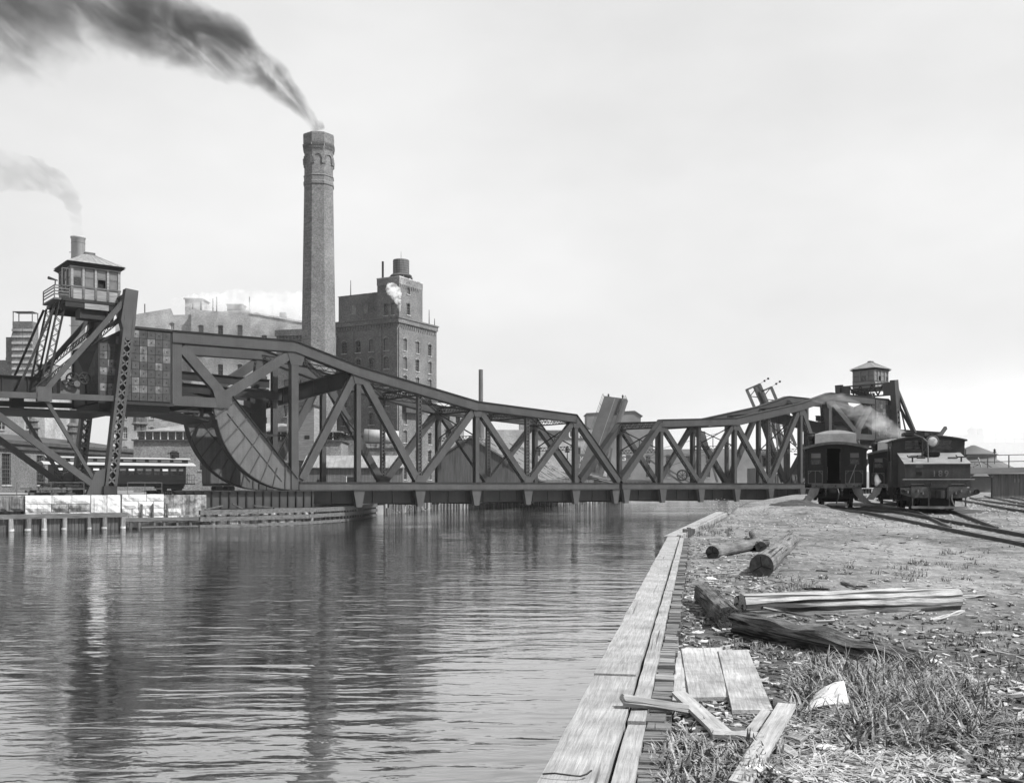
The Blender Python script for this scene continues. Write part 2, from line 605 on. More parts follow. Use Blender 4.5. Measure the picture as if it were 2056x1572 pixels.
def ground_material():
    m, t, b = nodes('trodden_sandy_ground')
    tc = N(t, 'ShaderNodeTexCoord')

    def no(scale, detail=8, rough=0.65, stretch=None):
        n = N(t, 'ShaderNodeTexNoise', Scale=scale, Detail=detail, Roughness=rough)
        if stretch:
            mp = N(t, 'ShaderNodeMapping')
            mp.inputs['Scale'].default_value = stretch
            t.links.new(tc.outputs['Object'], mp.inputs[0])
            t.links.new(mp.outputs[0], n.inputs['Vector'])
        else:
            t.links.new(tc.outputs['Object'], n.inputs['Vector'])
        return n.outputs['Fac']
    big = no(0.28, 6)
    mid = no(1.6, 8, 0.7)
    fin = no(9.0, 6, 0.75)
    sx = N(t, 'ShaderNodeSeparateXYZ')
    t.links.new(tc.outputs['Object'], sx.inputs[0])
    # the bare sandy yard lies further from the quay; the strip beside it is soil and litter
    yard = ramp(t, math_(t, 'ADD', sx.outputs[1], math_(t, 'MULTIPLY', big, 9.0)), 15.0, 23.0, 0.0, 1.0)
    soil = ramp(t, math_(t, 'ADD', mid, math_(t, 'MULTIPLY', big, 0.5)), 0.5, 0.95, 0.012, 0.11)
    sand = ramp(t, math_(t, 'ADD', mid, math_(t, 'MULTIPLY', big, 0.9)), 0.68, 1.12, 0.04, 0.215)
    mx = N(t, 'ShaderNodeMix')
    mx.data_type = 'FLOAT'
    t.links.new(yard, mx.inputs[0])
    t.links.new(soil, mx.inputs[2])
    t.links.new(sand, mx.inputs[3])
    c = math_(t, 'MULTIPLY', mx.outputs[0], ramp(t, fin, 0.28, 0.72, 0.3, 1.6))
    t.links.new(c, b.inputs['Base Color'])
    b.inputs['Roughness'].default_value = 0.95
    b.inputs['Specular IOR Level'].default_value = 0.1
    bp = N(t, 'ShaderNodeBump', Strength=0.8, Distance=0.03)
    t.links.new(math_(t, 'ADD', fin, mid), bp.inputs['Height'])
    t.links.new(bp.outputs[0], b.inputs['Normal'])
    return m


M['ground'] = ground_material()
M['ground_far'] = grey('far_cinder_ground', 0.12, 0.3, 0.15, 0.95, 0, fine=0.3, fine_scale=2)

ys = [-12.0]
while ys[-1] < 420:
    y = ys[-1]
    ys.append(y + (0.16 if y < 14 else 0.16 + (y - 14) * 0.022 if y < 60 else 6.0))
ds = [0.0]
while ds[-1] < 420:
    d = ds[-1]
    ds.append(d + (0.14 if d < 5 else 0.14 + (d - 5) * 0.045))
v, f = [], []
for y in ys:
    e0 = lerp_tab(BANK, y)
    for d in ds:
        v.append((e0 + d, y, hz(e0 + d, y)))
nc = len(ds)
for j in range(len(ys) - 1):
    for i in range(nc - 1):
        a = j * nc + i
        f.append((a, a + 1, a + nc + 1, a + nc))
o = len(v)
for y in ys:                                   # the bank's face down into the water
    e0 = lerp_tab(BANK, y)
    v.append((e0, y, -1.5))
for j in range(len(ys) - 1):
    f.append((j * nc, (j + 1) * nc, o + j + 1, o + j))
mb = MB()
mb.add(v, f)
struct(mb.build('ground', M['ground'], smooth=True))

# the other bank and the land beyond
LB = [(-90, 38), (-62, 60), (-43, 74.8), (-36.2, 80.2), (-29.3, 85.6), (-24.0, 89.8), (-19.3, 94.0), (-17.2, 106), (-15.6, 121), (-12.5, 140), (6, 178), (24, 214), (62, 300), (110, 420)]
mb = MB()
v = [(x, y, 2.7 if y < 130 else 2.2) for x, y in LB] + [(-600, y, 2.7) for x, y in LB] + [(x, y, -1.5) for x, y in LB]
n = len(LB)
f = []
for i in range(n - 1):
    f += [(i, i + 1, n + i + 1, n + i), (i, 2 * n + i, 2 * n + i + 1, i + 1)]
mb.add(v, f)
struct(mb.build('far_bank_ground', M['ground_far']))
mb = MB()
mb.add([(-1400, 418, 1.4), (1400, 418, 1.4), (1400, 1500, 1.4), (-1400, 1500, 1.4)], [(0, 1, 2, 3)])
struct(mb.build('distant_ground', M['ground_far']))

# ------------------------------------------------------------------ railway tracks on the near bank
rail_me = {}
tie_mb = MB().box((0, 0, 0), (2.35, 0.2, 0.16))
tie_me = tie_mb.mesh('sleeper')
tie_me.materials.append(M['tie'])
rnd = random.Random(5)


def track(label, pts, tie_from, tie_to):
    """pts: centre line (x, y)"""
    t = thing('railway_track', label, 'track', (pts[0][0], pts[0][1], zt(pts[0][1])), 0, 'tracks on the near bank')
    ox, oy, oz = t.location
    fine = []
    for (a, b) in zip(pts[:-1], pts[1:]):
        k = max(1, int((Vector(b) - Vector(a)).length / 2.5))
        for i in range(k):
            q = Vector(a).lerp(Vector(b), i / k)
            fine.append(q)
    fine.append(Vector(pts[-1]))
    for s in (-0.75, 0.75):
        mb = MB()
        for a, b in zip(fine[:-1], fine[1:]):
            d = (b - a).normalized()
            nx = Vector((d.y, -d.x)) * s
            pa = Vector((a.x + nx.x - ox, a.y + nx.y - oy, zt(a.y) - oz - 0.01))
            pb = Vector((b.x + nx.x - ox, b.y + nx.y - oy, zt(b.y) - oz - 0.01))
            mb.bar(pa, pb, 0.12, 0.03)
            mb.bar(pa + Vector((0, 0, .06)), pb + Vector((0, 0, .06)), 0.035, 0.1)
            mb.bar(pa + Vector((0, 0, .115)), pb + Vector((0, 0, .115)), 0.075, 0.05)
        mb.build('rail', M['rail'], t)
    run = 0
    for a, b in zip(fine[:-1], fine[1:]):
        d = (b - a)
        run += d.length
        while run > 0.56:
            run -= 0.56
            q = b - d.normalized() * run
            if tie_from < q.y < tie_to:
                inst('sleeper', tie_me, t, (q.x - ox + rnd.uniform(-.08, .08), q.y - oy, zt(q.y) - oz - 0.07 + rnd.uniform(-.012, .008)),
                     (0, 0, math.atan2(-d.x, d.y) + rnd.uniform(-.03, .03)))
    return t


track('straight track running out from under the open-ended coach', [(15.75, 12), (15.75, 42), (15.8, 45), (15.95, 48.8), (17.1, 52.5), (19.7, 60.5), (25, 77)], 20, 52)
track('track under the engine, joining the coach track at a turnout', [(16.05, 34.6), (18.1, 42.5), (22.1, 57.6), (28.5, 80)], 36, 48)
track('track curving past behind the engine towards the viaduct', [(18.6, 30), (24.8, 48), (37, 81), (50, 112)], 30, 80)
track('outermost track leading to the opening in the viaduct', [(21.5, 34), (33.5, 64), (52, 108)], 34, 90)
# ------------------------------------------------------------------ rolling lift bridge
CB = Vector((12.685, 118.0))
EB, NB = Vector((-.7889, -.6143)), Vector((-.6143, .7889))
BROT = math.atan2(EB.y, EB.x)
W = 7.2


def bw_(t, n, z):
    """bridge axes to world: t along the bridge from mid span, n away from the near truss"""
    p = CB + EB * t + NB * n
    return Vector((p.x, p.y, z))


def leaf(label, near_side_visible, detail=True):
    root = thing('bridge_leaf', label, 'bridge', group='leaves of the rolling lift bridge')
    S, SP = M['steel'], M['steel_plain']
    top = [(53.1, 16.73), (41.75, 16.85), (35.05, 15.02), (20.9, 12.34), (7.0, 11.57), (0.42, 3.7)]

    def laced(p, q, width, gap, y, name='diagonal', seg=0.62, solid=False):
        p, q = Vector((p[0], y, p[1])), Vector((q[0], y, q[1]))
        d = (q - p).normalized()
        u = Vector((-d.z, 0, d.x))
        mb = MB()
        for k in (-1, 1):
            o = Vector((0, k * gap / 2, 0))
            mb.bar(p + o, q + o, 0.07, width, u)
            for j in (-1, 1):       # angle flanges
                oo = o + u * (j * (width / 2 - 0.02)) + Vector((0, -k * 0.05, 0))
                mb.bar(p + oo, q + oo, 0.16, 0.04, u)
        ob = mb.build(name, S, root)
        lb = MB()
        ns = max(4, int((q - p).length / seg))
        for j in (-1, 1):
            o = u * (j * (width / 2 - 0.02))
            lb.zig(p + o, q + o, Vector((0, gap / 2 - 0.06, 0)), ns, 0.085, 0.025)
        stuff(lb.build('lacing', SP, ob))
        return ob

    for y in (0.0, -W):
        ysign = 1 if y == 0 else -1
        # top chord, inclined end post
        for i, (a, b) in enumerate(zip(top[:-1], top[1:])):
            last = i == len(top) - 2
            hh = 0.98 if i < 3 else 0.86
            pa, pb = Vector((a[0], y, a[1])), Vector((b[0], y, b[1]))
            d = (pb - pa).normalized()
            u = Vector((-d.z, 0, d.x))
            if u.z < 0:
                u = -u
            ha = Vector((0, 0, -hh / 2)) if not last else -u * (hh / 2)
            mb = MB()
            if last:
                mb.bar(pa + Vector((0, 0, -0.42)), pb + Vector((-0.2, 0, 0.25)), 0.72, hh * .82, u)
            else:
                mb.prism([pa, pb, pb + Vector((0, 0, -hh)), pa + Vector((0, 0, -hh))], (0, 0.36, 0))
                mb.prism([pa, pb, pb + Vector((0, 0, -hh)), pa + Vector((0, 0, -hh))], (0, -0.36, 0))
            o = mb.build('end_post' if last else 'top_chord', S, root)
            fb = MB()
            if last:
                fb.bar(pa + u * 0.05 + Vector((0, 0, -0.05)), pb + u * 0.44 + Vector((-.2, 0, .25)), 0.92, 0.05, u)
            else:
                z0 = Vector((0, 0, 0.03))
                fb.bar(pa + z0, pb + z0, 0.98, 0.06, u)
                fb.bar(pa + Vector((0, 0, -hh - 0.02)), pb + Vector((0, 0, -hh - 0.02)), 0.9, 0.04, u)
            fb.build('cover_plate', SP, o)
        # bottom chord
        mb = MB()
        mb.b2((0.25, y - 0.3, 3.1), (41.3, y + 0.3, 3.78))
        o = mb.build('bottom_chord', S, root)
        MB().b2((0.2, y - 0.42, 3.78), (41.3, y + 0.42, 3.85)).build('cover_plate', SP, o)
        MB().b2((0.2, y - 0.42, 3.05), (41.3, y + 0.42, 3.1)).build('flange', SP, o)
        # verticals
        MB().b2((41.4, y - 0.34, 3.1), (42.1, y + 0.34, 15.9)).build('heel_post', S, root)
        for (t_, zt_) in ((35.05, 14.1), (20.9, 11.5), (7.0, 10.8)):
            mb = MB()
            mb.b2((t_ - 0.06, y - 0.26, 3.85), (t_ + 0.06, y + 0.26, zt_))
            for k in (-1, 1):
                mb.b2((t_ - 0.24, y + k * 0.26 - 0.035, 3.85), (t_ + 0.24, y + k * 0.26 + 0.035, zt_))
            mb.build('post', S, root)
        for t_ in (28.0, 14.0):
            zt_ = lerp_tab([(7.0, 10.6), (20.9, 11.4), (35.05, 14.0)], t_)
            mb = MB()
            for k in (-1, 1):
                mb.b2((t_ + k * .21 - .03, y - .2, 3.85), (t_ + k * .21 + .03, y + .2, zt_))
            hg = mb.build('hanger', S, root)
            lb = MB()
            for k in (-1, 1):
                lb.zig((t_, y + k * .2, 3.9), (t_, y + k * .2, zt_), (.2, 0, 0), int((zt_ - 3.9) / .36), .09, .03, cross=True)
            stuff(lb.build('lacing', S, hg))
        # web diagonals
        for (a, b) in (((41.0, 4.1), (35.5, 14.0)), ((34.6, 14.0), (28.3, 4.1)), ((27.7, 4.1), (21.3, 11.4)), ((20.5, 11.4), (14.3, 4.1)), ((13.7, 4.1), (7.4, 10.7))):
            laced(a, b, 0.72 if a[0] > 25 else 0.62, 0.52, y)
        # gussets
        for (t_, z_, w_, h_) in ((35.05, 13.85, 1.5, 1.1), (20.9, 11.2, 1.3, 0.9), (7.0, 10.5, 1.3, 0.9), (28, 4.15, 1.5, .8), (14, 4.1, 1.4, .7), (41.6, 15.4, 2.0, 1.5), (48.6, 11.1, 1.9, 1.5)):
            mb = MB()
            for k in (-1, 1):
                mb.prism([(t_ - w_ / 2, y + k * 0.33, z_ + h_ / 2), (t_ + w_ / 2, y + k * 0.33, z_ + h_ / 2), (t_ + w_ * .28, y + k * 0.33, z_ - h_ / 2), (t_ - w_ * .28, y + k * 0.33, z_ - h_ / 2)] if z_ > 6 else
                         [(t_ - w_ / 2, y + k * 0.33, z_ - h_ / 2), (t_ + w_ / 2, y + k * 0.33, z_ - h_ / 2), (t_ + w_ * .25, y + k * 0.33, z_ + h_ / 2), (t_ - w_ * .25, y + k * 0.33, z_ + h_ / 2)], (0, k * 0.025, 0))
            mb.build('gusset', S, root)
        # tail frame
        MB().b2((48.4, y - 0.34, 10.36), (53.12, y + 0.34, 11.2)).build('tail_chord', S, root)
        MB().b2((52.3, y - 0.34, 11.2), (53.12, y + 0.34, 15.76)).build('tail_post', S, root)
        mb = MB()
        mb.bar((52.25, y, 15.4), (48.6, y, 11.5), 0.62, 0.85, (0, 0, 1))
        mb.build('tail_diagonal', S, root)
        mb = MB()
        mb.bar((42.2, y, 15.6), (48.3, y, 11.45), 0.62, 0.8, (0, 0, 1))
        mb.build('tail_diagonal', S, root)
        # segmental girder that rolls on the track girder
        cx, cz, Rr = 41.9, 10.56, 7.46
        arc = [(cx + Rr * math.cos(R(a)), cz + Rr * math.sin(R(a))) for a in [-92 + 82.5 * i / 18 for i in range(19)]]
        up = [(49.42, 10.4), (49.3, 11.25), (47.75, 11.45), (41.5, 4.15), (41.5, 3.12)]
        poly = [(a, y - 0.2, b) for a, b in arc + up]
        mb = MB()
        mb.prism(poly, (0, 0.4, 0))
        seg = mb.build('segmental_girder', M['steel_worn'], root)
        mb = MB()
        for (a, b), (c, d) in zip(arc[:-1], arc[1:]):
            mb.bar((a, y, b), (c, y, d), 1.0, 0.07, (a - cx, 0, b - cz))
        mb.bar((47.75, y, 11.45), (41.5, y, 4.15), 0.86, 0.06, (0, 0, 1))
        mb.build('rim_flange', SP, seg)
        ux = Vector((47.75 - 41.5, 0, 11.45 - 4.15)).normalized()
        for i in range(9):
            a = R(-84 + i * 9.6)
            o0 = Vector((cx + (Rr - .05) * math.cos(a), 0, cz + (Rr - .05) * math.sin(a)))
            base = Vector((47.75, 0, 11.45)) - ux * (0.5 + (8 - i) * 0.92)
            if i % 2:
                base = o0.lerp(base, 0.62)
            mb = MB()
            for k in (-1, 1):
                mb.bar(o0 + Vector((0, y + k * 0.25, 0)), base + Vector((0, y + k * 0.25, 0)), 0.1, 0.1, (0, 1, 0))
            mb.build('stiffener', S, seg)
        mb = MB()
        s0, s1 = Vector((48.2, 0, 9.9)), Vector((43.0, 0, 3.9))
        for k in (-1, 1):
            mb.bar(s0 + Vector((0, y + k * .225, 0)), s1 + Vector((0, y + k * .225, 0)), 0.05, 0.09, (0, 1, 0))
        mb.build('stiffener', S, seg)
        # counterweight box of this truss
        yi = y - ysign * 3.3
        P0 = [(53.14, 10.38), (59.1, 10.38), (59.1, 15.3), (56.6, 16.74), (53.14, 16.74)]
        P1 = [(53.14, 10.38), (59.1, 10.38), (59.1, 12.9), (56.6, 15.2), (53.14, 15.6)]
        yo = y + ysign * 0.3
        v = [(a, yo, b) for a, b in P0] + [(a, yi, b) for a, b in P1]
        fcs = [tuple(range(5)), tuple(range(9, 4, -1))] + [(i, i + 5, (i + 1) % 5 + 5, (i + 1) % 5) for i in range(5)]
        mb = MB()
        mb.add(v, fcs)
        cwt = mb.build('counterweight', M['steel_plain'], root)
        if (y == 0) == near_side_visible:
            tw, th = 0.645, 0.655
            tile = MB().box((0, 0, 0), (tw - 0.035, 0.07, th - 0.035))
            tm = tile.mesh('block')
            tm.materials.append(M['iron_tile'])
            tp = tile.mesh('limed_block')
            tp.materials.append(M['iron_tile_pale'])
            bossm = MB().tube((0, -0.05, 0), (0, 0.03, 0), 0.055, 0.055, 8).mesh('bolt_hole')
            bossm.materials.append(M['hole'])
            rr = random.Random(11)
            for i in range(9):
                for j in range(9):
                    cx_, cz_ = 53.5 + (i + .5) * tw - 0.2, 10.6 + (j + .5) * th
                    if cz_ > 16.3 - max(0, cx_ - 56.4) * 0.58:
                        continue
                    pale = rr.random() < (0.16 if i < 6 else 0.4)
                    bt = inst('counterweight_block', tp if pale else tm, cwt, (cx_, yo + ysign * (0.03 + rr.uniform(0, .02)), cz_))
                    inst('bolt_hole', bossm, bt, (0, ysign * 0.03, 0), (0, 0, 0 if ysign > 0 else math.pi))
            tw2 = 0.8
            te = MB().box((0, 0, 0), (0.07, tw2 - 0.035, th - 0.035)).mesh('end_block')
            te.materials.append(M['iron_tile'])
            for i in range(4):
                for j in range(7):
                    yy = yo - ysign * (i + .5) * tw2
                    if 10.6 + (j + 1) * th > 15.3 - (i + 1) * 0.58:
                        continue
                    inst('counterweight_block', te, cwt, (59.13 + rr.uniform(0, .02), yy, 10.6 + (j + .5) * th))
        mb = MB()
        mb.b2((53.0, yo + ysign * 0.02, 10.25), (59.2, yo + ysign * 0.14, 10.5))
        mb.b2((53.0, yo + ysign * 0.02, 16.62 - .0), (56.6, yo + ysign * 0.14, 16.8))
        mb.bar((56.6, yo + ysign * .08, 16.72), (59.15, yo + ysign * .08, 15.25), 0.12, 0.2)
        mb.b2((59.08, yo + ysign * 0.02, 10.4), (59.22, yo + ysign * 0.14, 15.2))
        mb.build('edge_angle', SP, cwt)
        # deck brackets below the chord
        for i, t_ in enumerate((35.0, 28.0, 21.0, 14.0, 7.0, 0.75)):
            mb = MB()
            mb.prism([(t_ - 0.62, y - 0.12, 3.06), (t_ + 0.62, y - 0.12, 3.06), (t_ + 0.3, y - 0.12, 1.42), (t_ - 0.3, y - 0.12, 1.42)] if i < 5 else
                     [(t_ - 0.6, y - 0.12, 3.06), (t_ + 0.62, y - 0.12, 3.06), (t_ + 0.3, y - 0.12, 1.42), (t_ - 0.3, y - 0.12, 1.42)], (0, 0.42 * ysign, 0))
            mb.build('bracket', S, root)
    # between the trusses: cross frames, deck, bracing
    for t_, z0, z1 in ((35.0, 1.6, 3.0), (28.0, 1.6, 3.0), (21.0, 1.6, 3.0), (14.0, 1.6, 3.0), (7.0, 1.6, 3.0), (0.8, 1.6, 3.0), (41.0, 1.6, 3.0)):
        mb = MB().b2((t_ - 0.05, -W + .1, z0), (t_ + 0.05, -0.1, z1))
        mb.b2((t_ - 0.2, -W + .1, z0 - .04), (t_ + 0.2, -0.1, z0))
        mb.build('floor_beam', SP, root)
    for yy in (-0.62, -2.6, -4.6, -6.58):
        mb = MB().b2((0.3, yy - 0.04, 1.75), (40.9, yy + 0.04, 3.0))
        for i in range(18):
            mb.b2((1.5 + i * 2.25, yy - 0.12, 1.78), (1.56 + i * 2.25, yy + 0.12, 2.98))
        mb.build('stringer', SP, root)
    MB().b2((0.2, -W + 0.35, 3.0), (41.0, -0.35, 3.04)).build('deck_plate', M['wharf'], root)
    for yy in (-2.0, -3.5, -4.6, -6.1):
        MB().b2((0.2, yy - .04, 3.05), (41, yy + .04, 3.2)).build('rail', M['rail'], root)
    for t_ in (37.6, 30.5, 23.5, 16.5, 9.5, 3.8):
        MB().b2((t_ - .1, -W + .4, 3.045), (t_ + .1, -.4, 3.12)).build('guard_timber', M['tie'], root)
    # top struts and lateral bracing
    for (t_, z_) in ((35.05, 14.3), (28.0, 13.0), (20.9, 11.75), (14.0, 11.3), (7.0, 11.0)):
        mb = MB()
        for dz in (0.35, -0.35):
            for dt in (-0.2, 0.2):
                mb.bar((t_ + dt, -0.3, z_ + dz), (t_ + dt, -W + 0.3, z_ + dz), 0.1, 0.1)
        ob = mb.build('top_strut', SP, root)
        lb = MB()
        for dt in (-0.2, 0.2):
            lb.zig((t_ + dt, -0.3, z_), (t_ + dt, -W + 0.3, z_), (0, 0, 0.35), 12, 0.06, 0.03)
        stuff(lb.build('lacing', SP, ob))
    lat = [(41.75, 16.3), (35.05, 14.5), (28.0, 13.15), (20.9, 11.85), (14.0, 11.45), (7.0, 11.1)]
    for (a, b) in zip(lat[:-1], lat[1:]):
        for (y0, y1) in ((-0.3, -W + 0.3), (-W + 0.3, -0.3)):
            mb = MB()
            for dz in (0.0, -0.42):
                for dn in (-0.12, 0.12):
                    mb.bar((a[0] + dn, y0, a[1] + dz), (b[0] + dn, y1, b[1] + dz), 0.07, 0.07)
            ob = mb.build('lateral_brace', SP, root)
            lb = MB()
            lb.zig((a[0], y0, a[1] - .21), (b[0], y1, b[1] - .21), (0, 0, .2), 18, 0.05, 0.025)
            stuff(lb.build('lacing', SP, ob))
    # sway frames under the top struts
    for (t_, z_) in ((20.9, 11.4), (7.0, 10.6)):
        mb = MB()
        zb = z_ - 2.6
        mb.bar((t_, -0.3, z_), (t_, -W + .3, zb), 0.11, 0.11)
        mb.bar((t_, -W + .3, z_), (t_, -.3, zb), 0.11, 0.11)
        mb.bar((t_, -W / 2, (z_ + zb) / 2), (t_, -W / 2, zb), .07, .07)
        ob = mb.build('sway_brace', SP, root)
        lb = MB()
        for dz in (0, -0.4):
            lb.bar((t_, -.3, zb + dz), (t_, -W + .3, zb + dz), 0.09, 0.06)
        lb.zig((t_, -.3, zb - .2), (t_, -W + .3, zb - .2), (0, 0, .2), 22, .05, .03)
        lb.build('sway_strut', SP, root)
    t_, z_ = 35.05, 8.7
    lb = MB()
    for dz in (0, -0.4):
        lb.bar((t_, -.3, z_ + dz), (t_, -W + .3, z_ + dz), 0.09, 0.06)
    lb.zig((t_, -.3, z_ - .2), (t_, -W + .3, z_ - .2), (0, 0, .2), 22, .05, .03)
    lb.bar((t_, -.3, 13.6), (t_, -W + .3, z_), .12, .12)
    lb.bar((t_, -W + .3, 13.6), (t_, -.3, z_), .12, .12)
    lb.build('sway_strut', SP, root)
    # heavy cross girder from the near top joint down to the far heel
    mb = MB()
    mb.bar((35.6, -0.2, 13.9), (43.2, -W - .2, 11.3), 0.1, 1.5, (0, 0, 1))
    for dz in (0.76, -0.76):
        mb.bar((35.6, -.2, 13.9 + dz), (43.2, -W - .2, 11.3 + dz), 0.55, 0.06)
    for i in range(7):
        a = Vector((35.6, -0.2, 13.9)).lerp(Vector((43.2, -W - .2, 11.3)), (i + .5) / 7)
        mb.bar(a + Vector((0, 0, -.73)), a + Vector((0, 0, .73)), .3, .06, (1, -.9, 0))
    mb.build('cross_girder', SP, root)
    # longitudinal beams and machinery between the trusses near the heel
    for (y0, z0) in ((-2.2, 12.2), (-5.0, 12.2), (-5.0, 13.6)):
        mb = MB().bar((41.9, y0, z0 - .3), (53.2, y0, z0), 0.1, 0.75)
        mb.bar((41.9, y0, z0 + .1), (53.2, y0, z0 + .4), 0.4, 0.06)
        mb.build('machinery_beam', SP, root)
    mb = MB()
    mb.b2((42.4, -6.2, 8.2), (44.0, -4.6, 12.6))
    mb.b2((42.2, -6.4, 12.6), (44.2, -4.4, 12.75))
    mb.build('machinery_casing', M['black'], root)
    laced((44.2, 4.8), (42.9, 15.4), 0.5, 0.5, -5.4, 'machinery_post', 0.4)
    laced((42.3, 4.6), (42.3, 15.4), 0.5, 0.5, -3.0, 'machinery_post', 0.4)
    mb = MB()
    for yy in (-1.2, -6.0):
        mb.bar((42.0, yy, 8.2), (47.0, yy, 8.0), .22, .22)
    mb.build('operating_strut', SP, root)
    for t_, z_ in ((47.6, 10.7), (50.8, 10.7)):
        MB().bar((t_, -.3, z_), (t_, -W + .3, z_), .14, .7).build('tail_strut', SP, root)
    mb = MB().b2((53.2, -W + .2, 9.7), (59.0, -0.2, 10.3))
    mb.bar((53.4, -W / 2, 10.0), (49.5, -W / 2, 9.2), W - .8, .12)
    mb.build('counterweight_floor', SP, root)
    for yy in (-3.45, -3.75):
        MB().bar((53.2, yy, 13.0), (44.2, yy, 10.5), 0.08, 0.4).build('tie_bar', SP, root)
    return root


lf = leaf('nearer bridge leaf with block counterweight and big curved heel beside the stone abutment', True)
lf.location = (CB.x, CB.y, 0)
lf.rotation_euler = (0, 0, BROT)
rf = leaf('far bridge leaf beyond the two coaches, its tail veiled by steam', False)
o2 = CB + NB * W
rf.location = (o2.x, o2.y, 0)
rf.rotation_euler = (0, 0, BROT + math.pi)


def tower(label):
    root = thing('bridge_tower', label, 'bridge tower', group='towers at the tails of the bridge')
    S, SP = M['steel'], M['steel_plain']
    for y in (1.2, -W - 1.2):
        b0, b1 = Vector((58.6, y, 2.75)), Vector((57.0, y, 17.4))
        d = (b1 - b0).normalized()
        u = Vector((d.z, 0, -d.x))
        mb = MB()
        for k in (-1, 1):
            o = u * (k * 0.42)
            mb.bar(b0 + o, b1 + o, 0.9, 0.08, u)
            for j in (-1, 1):
                mb.bar(b0 + o - u * (k * .09) + Vector((0, j * .43, 0)), b1 + o - u * (k * .09) + Vector((0, j * .43, 0)), 0.05, 0.2, u)
        mb.prism([Vector((56.35, y - .43, 19.55)), Vector((57.35, y - .43, 19.65)), Vector((57.75, y - .43, 17.0)), Vector((57.35, y - .43, 15.4)), Vector((56.75, y - .43, 15.4))], (0, .86, 0))
        py = mb.build('pylon', S, root)
        lb = MB()
        for j in (-1, 1):
            o = Vector((0, j * .43, 0))
            lb.zig(b0 + o, b0.lerp(b1, .87) + o, u * .38, 16, 0.12, 0.03, cross=True)
        stuff(lb.build('lacing', M['steel_far'], py))  # paler than the pylon: light catching the bars put into their colour
        MB().box((58.6, y, 3.1), (1.05, 1.05, 0.75)).build('shoe', SP, py)
        for (a, b, w, h) in (((57.5, 18.5), (63.6, 10.7), .4, .4), ((57.6, 10.62), (76, 10.3), .45, .46), ((63.45, 10.4), (59.6, 3.7), .3, .28),
                             ((59.6, 3.4), (72.0, 12.9), .44, .5)):
            MB().bar((a[0], y, a[1]), (b[0], y, b[1]), w, h).build('strut', S, root)
        mb = MB()
        for k in (-1, 1):
            mb.box((63.5, y + k * .28, 10.65), (1.05, .03, 1.15))
        mb.build('gusset', S, root)
        MB().prism([(59.0, y - .25, 2.75), (60.4, y - .25, 2.75), (59.7, y - .25, 4.6), (58.9, y - .25, 4.9)], (0, .5, 0)).build('gusset', S, root)
        # laced inner brace parallel to the main strut
        lb = MB()
        p0, p1 = Vector((57.4, y - .5 if y > 0 else y + .5, 17.4)), Vector((64.0, y - .5 if y > 0 else y + .5, 11.0))
        for k in (-1, 1):
            lb.bar(p0 + Vector((0, 0, k * .22)), p1 + Vector((0, 0, k * .22)), .25, .06)
        ob = lb.build('brace', SP, root)
        l2 = MB()
        l2.zig(p0, p1, (0, 0, .22), 26, .06, .03, cross=True)
        stuff(l2.build('lacing', SP, ob))
    # portal between the pylon tops
    mb = MB()
    for z_ in (19.25, 17.4):
        mb.bar((57.0, 1.3, z_), (57.0, -W - 1.3, z_), 0.5, 0.18)
    mb.b2((56.8, -.6, 17.4), (57.2, 1.3, 19.3))
    mb.b2((56.8, -W - 1.3, 17.4), (57.2, -W + .6, 19.3))
    mb.build('portal_beam', S, root)
    for i in range(6):
        y0 = -0.6 - i * (W - 1.2) / 6
        y1 = y0 - (W - 1.2) / 6
        a, b = (17.5, 19.2) if i % 2 else (19.2, 17.5)
        MB().bar((57, y0, a), (57, y1, b), .16, .2, (1, 0, 0)).build('portal_web', SP, root)
    # hut platform, its laced legs
    mb = MB().b2((56.8, -6.3, 18.55), (61.6, -.9, 18.8))
    mb.b2((56.8, -1.1, 18.1), (61.4, -.95, 18.55))
    mb.b2((56.8, -6.2, 18.1), (61.4, -6.0, 18.55))
    mb.build('platform', SP, root)
    MB().b2((58.2, -2.6, 17.3), (60.2, -1.2, 18.1)).build('hanging_box', M['black'], root)
    MB().b2((58.0, -1.05, 18.05), (59.9, -.9, 18.5)).build('name_board', M['clap'], root)
    for y in (-1.5, -5.6):
        p0, p1 = Vector((61.5, y, 18.5)), Vector((63.0, y, 10.9))
        mb = MB()
        for k in (-1, 1):
            for j in (-.2, .2):
                mb.bar(p0 + Vector((k * .25, j, 0)), p1 + Vector((k * .25, j, 0)), .08, .08)
        ob = mb.build('leg', SP, root)
        l2 = MB()
        for j in (-.2, .2):
            l2.zig(p0 + Vector((0, j, 0)), p1 + Vector((0, j, 0)), (.25, 0, 0), 18, .055, .03)
        stuff(l2.build('lacing', SP, ob))
        MB().bar((61.9, y - .3, 18.4), (64.9, y - .3, 10.8), .18, .18).build('strut', SP, root)
    # machinery floor: plate girders and the gear train
    for yy, t0, t1 in ((-3.2, 61.2, 76), (-5.6, 60.0, 76)):
        mb = MB().b2((t0, yy - .05, 10.9), (t1, yy + .05, 12.35))
        mb.b2((t0, yy - .25, 12.35), (t1, yy + .25, 12.42))
        for i in range(8):
            mb.b2((t0 + .6 + i * 1.9, yy - .16, 10.9), (t0 + .66 + i * 1.9, yy + .16, 12.34))
        mb.build('plate_girder', SP, root)
    MB().b2((57.8, -W - .6, 9.4), (76, .6, 9.55)).build('machinery_floor', SP, root)
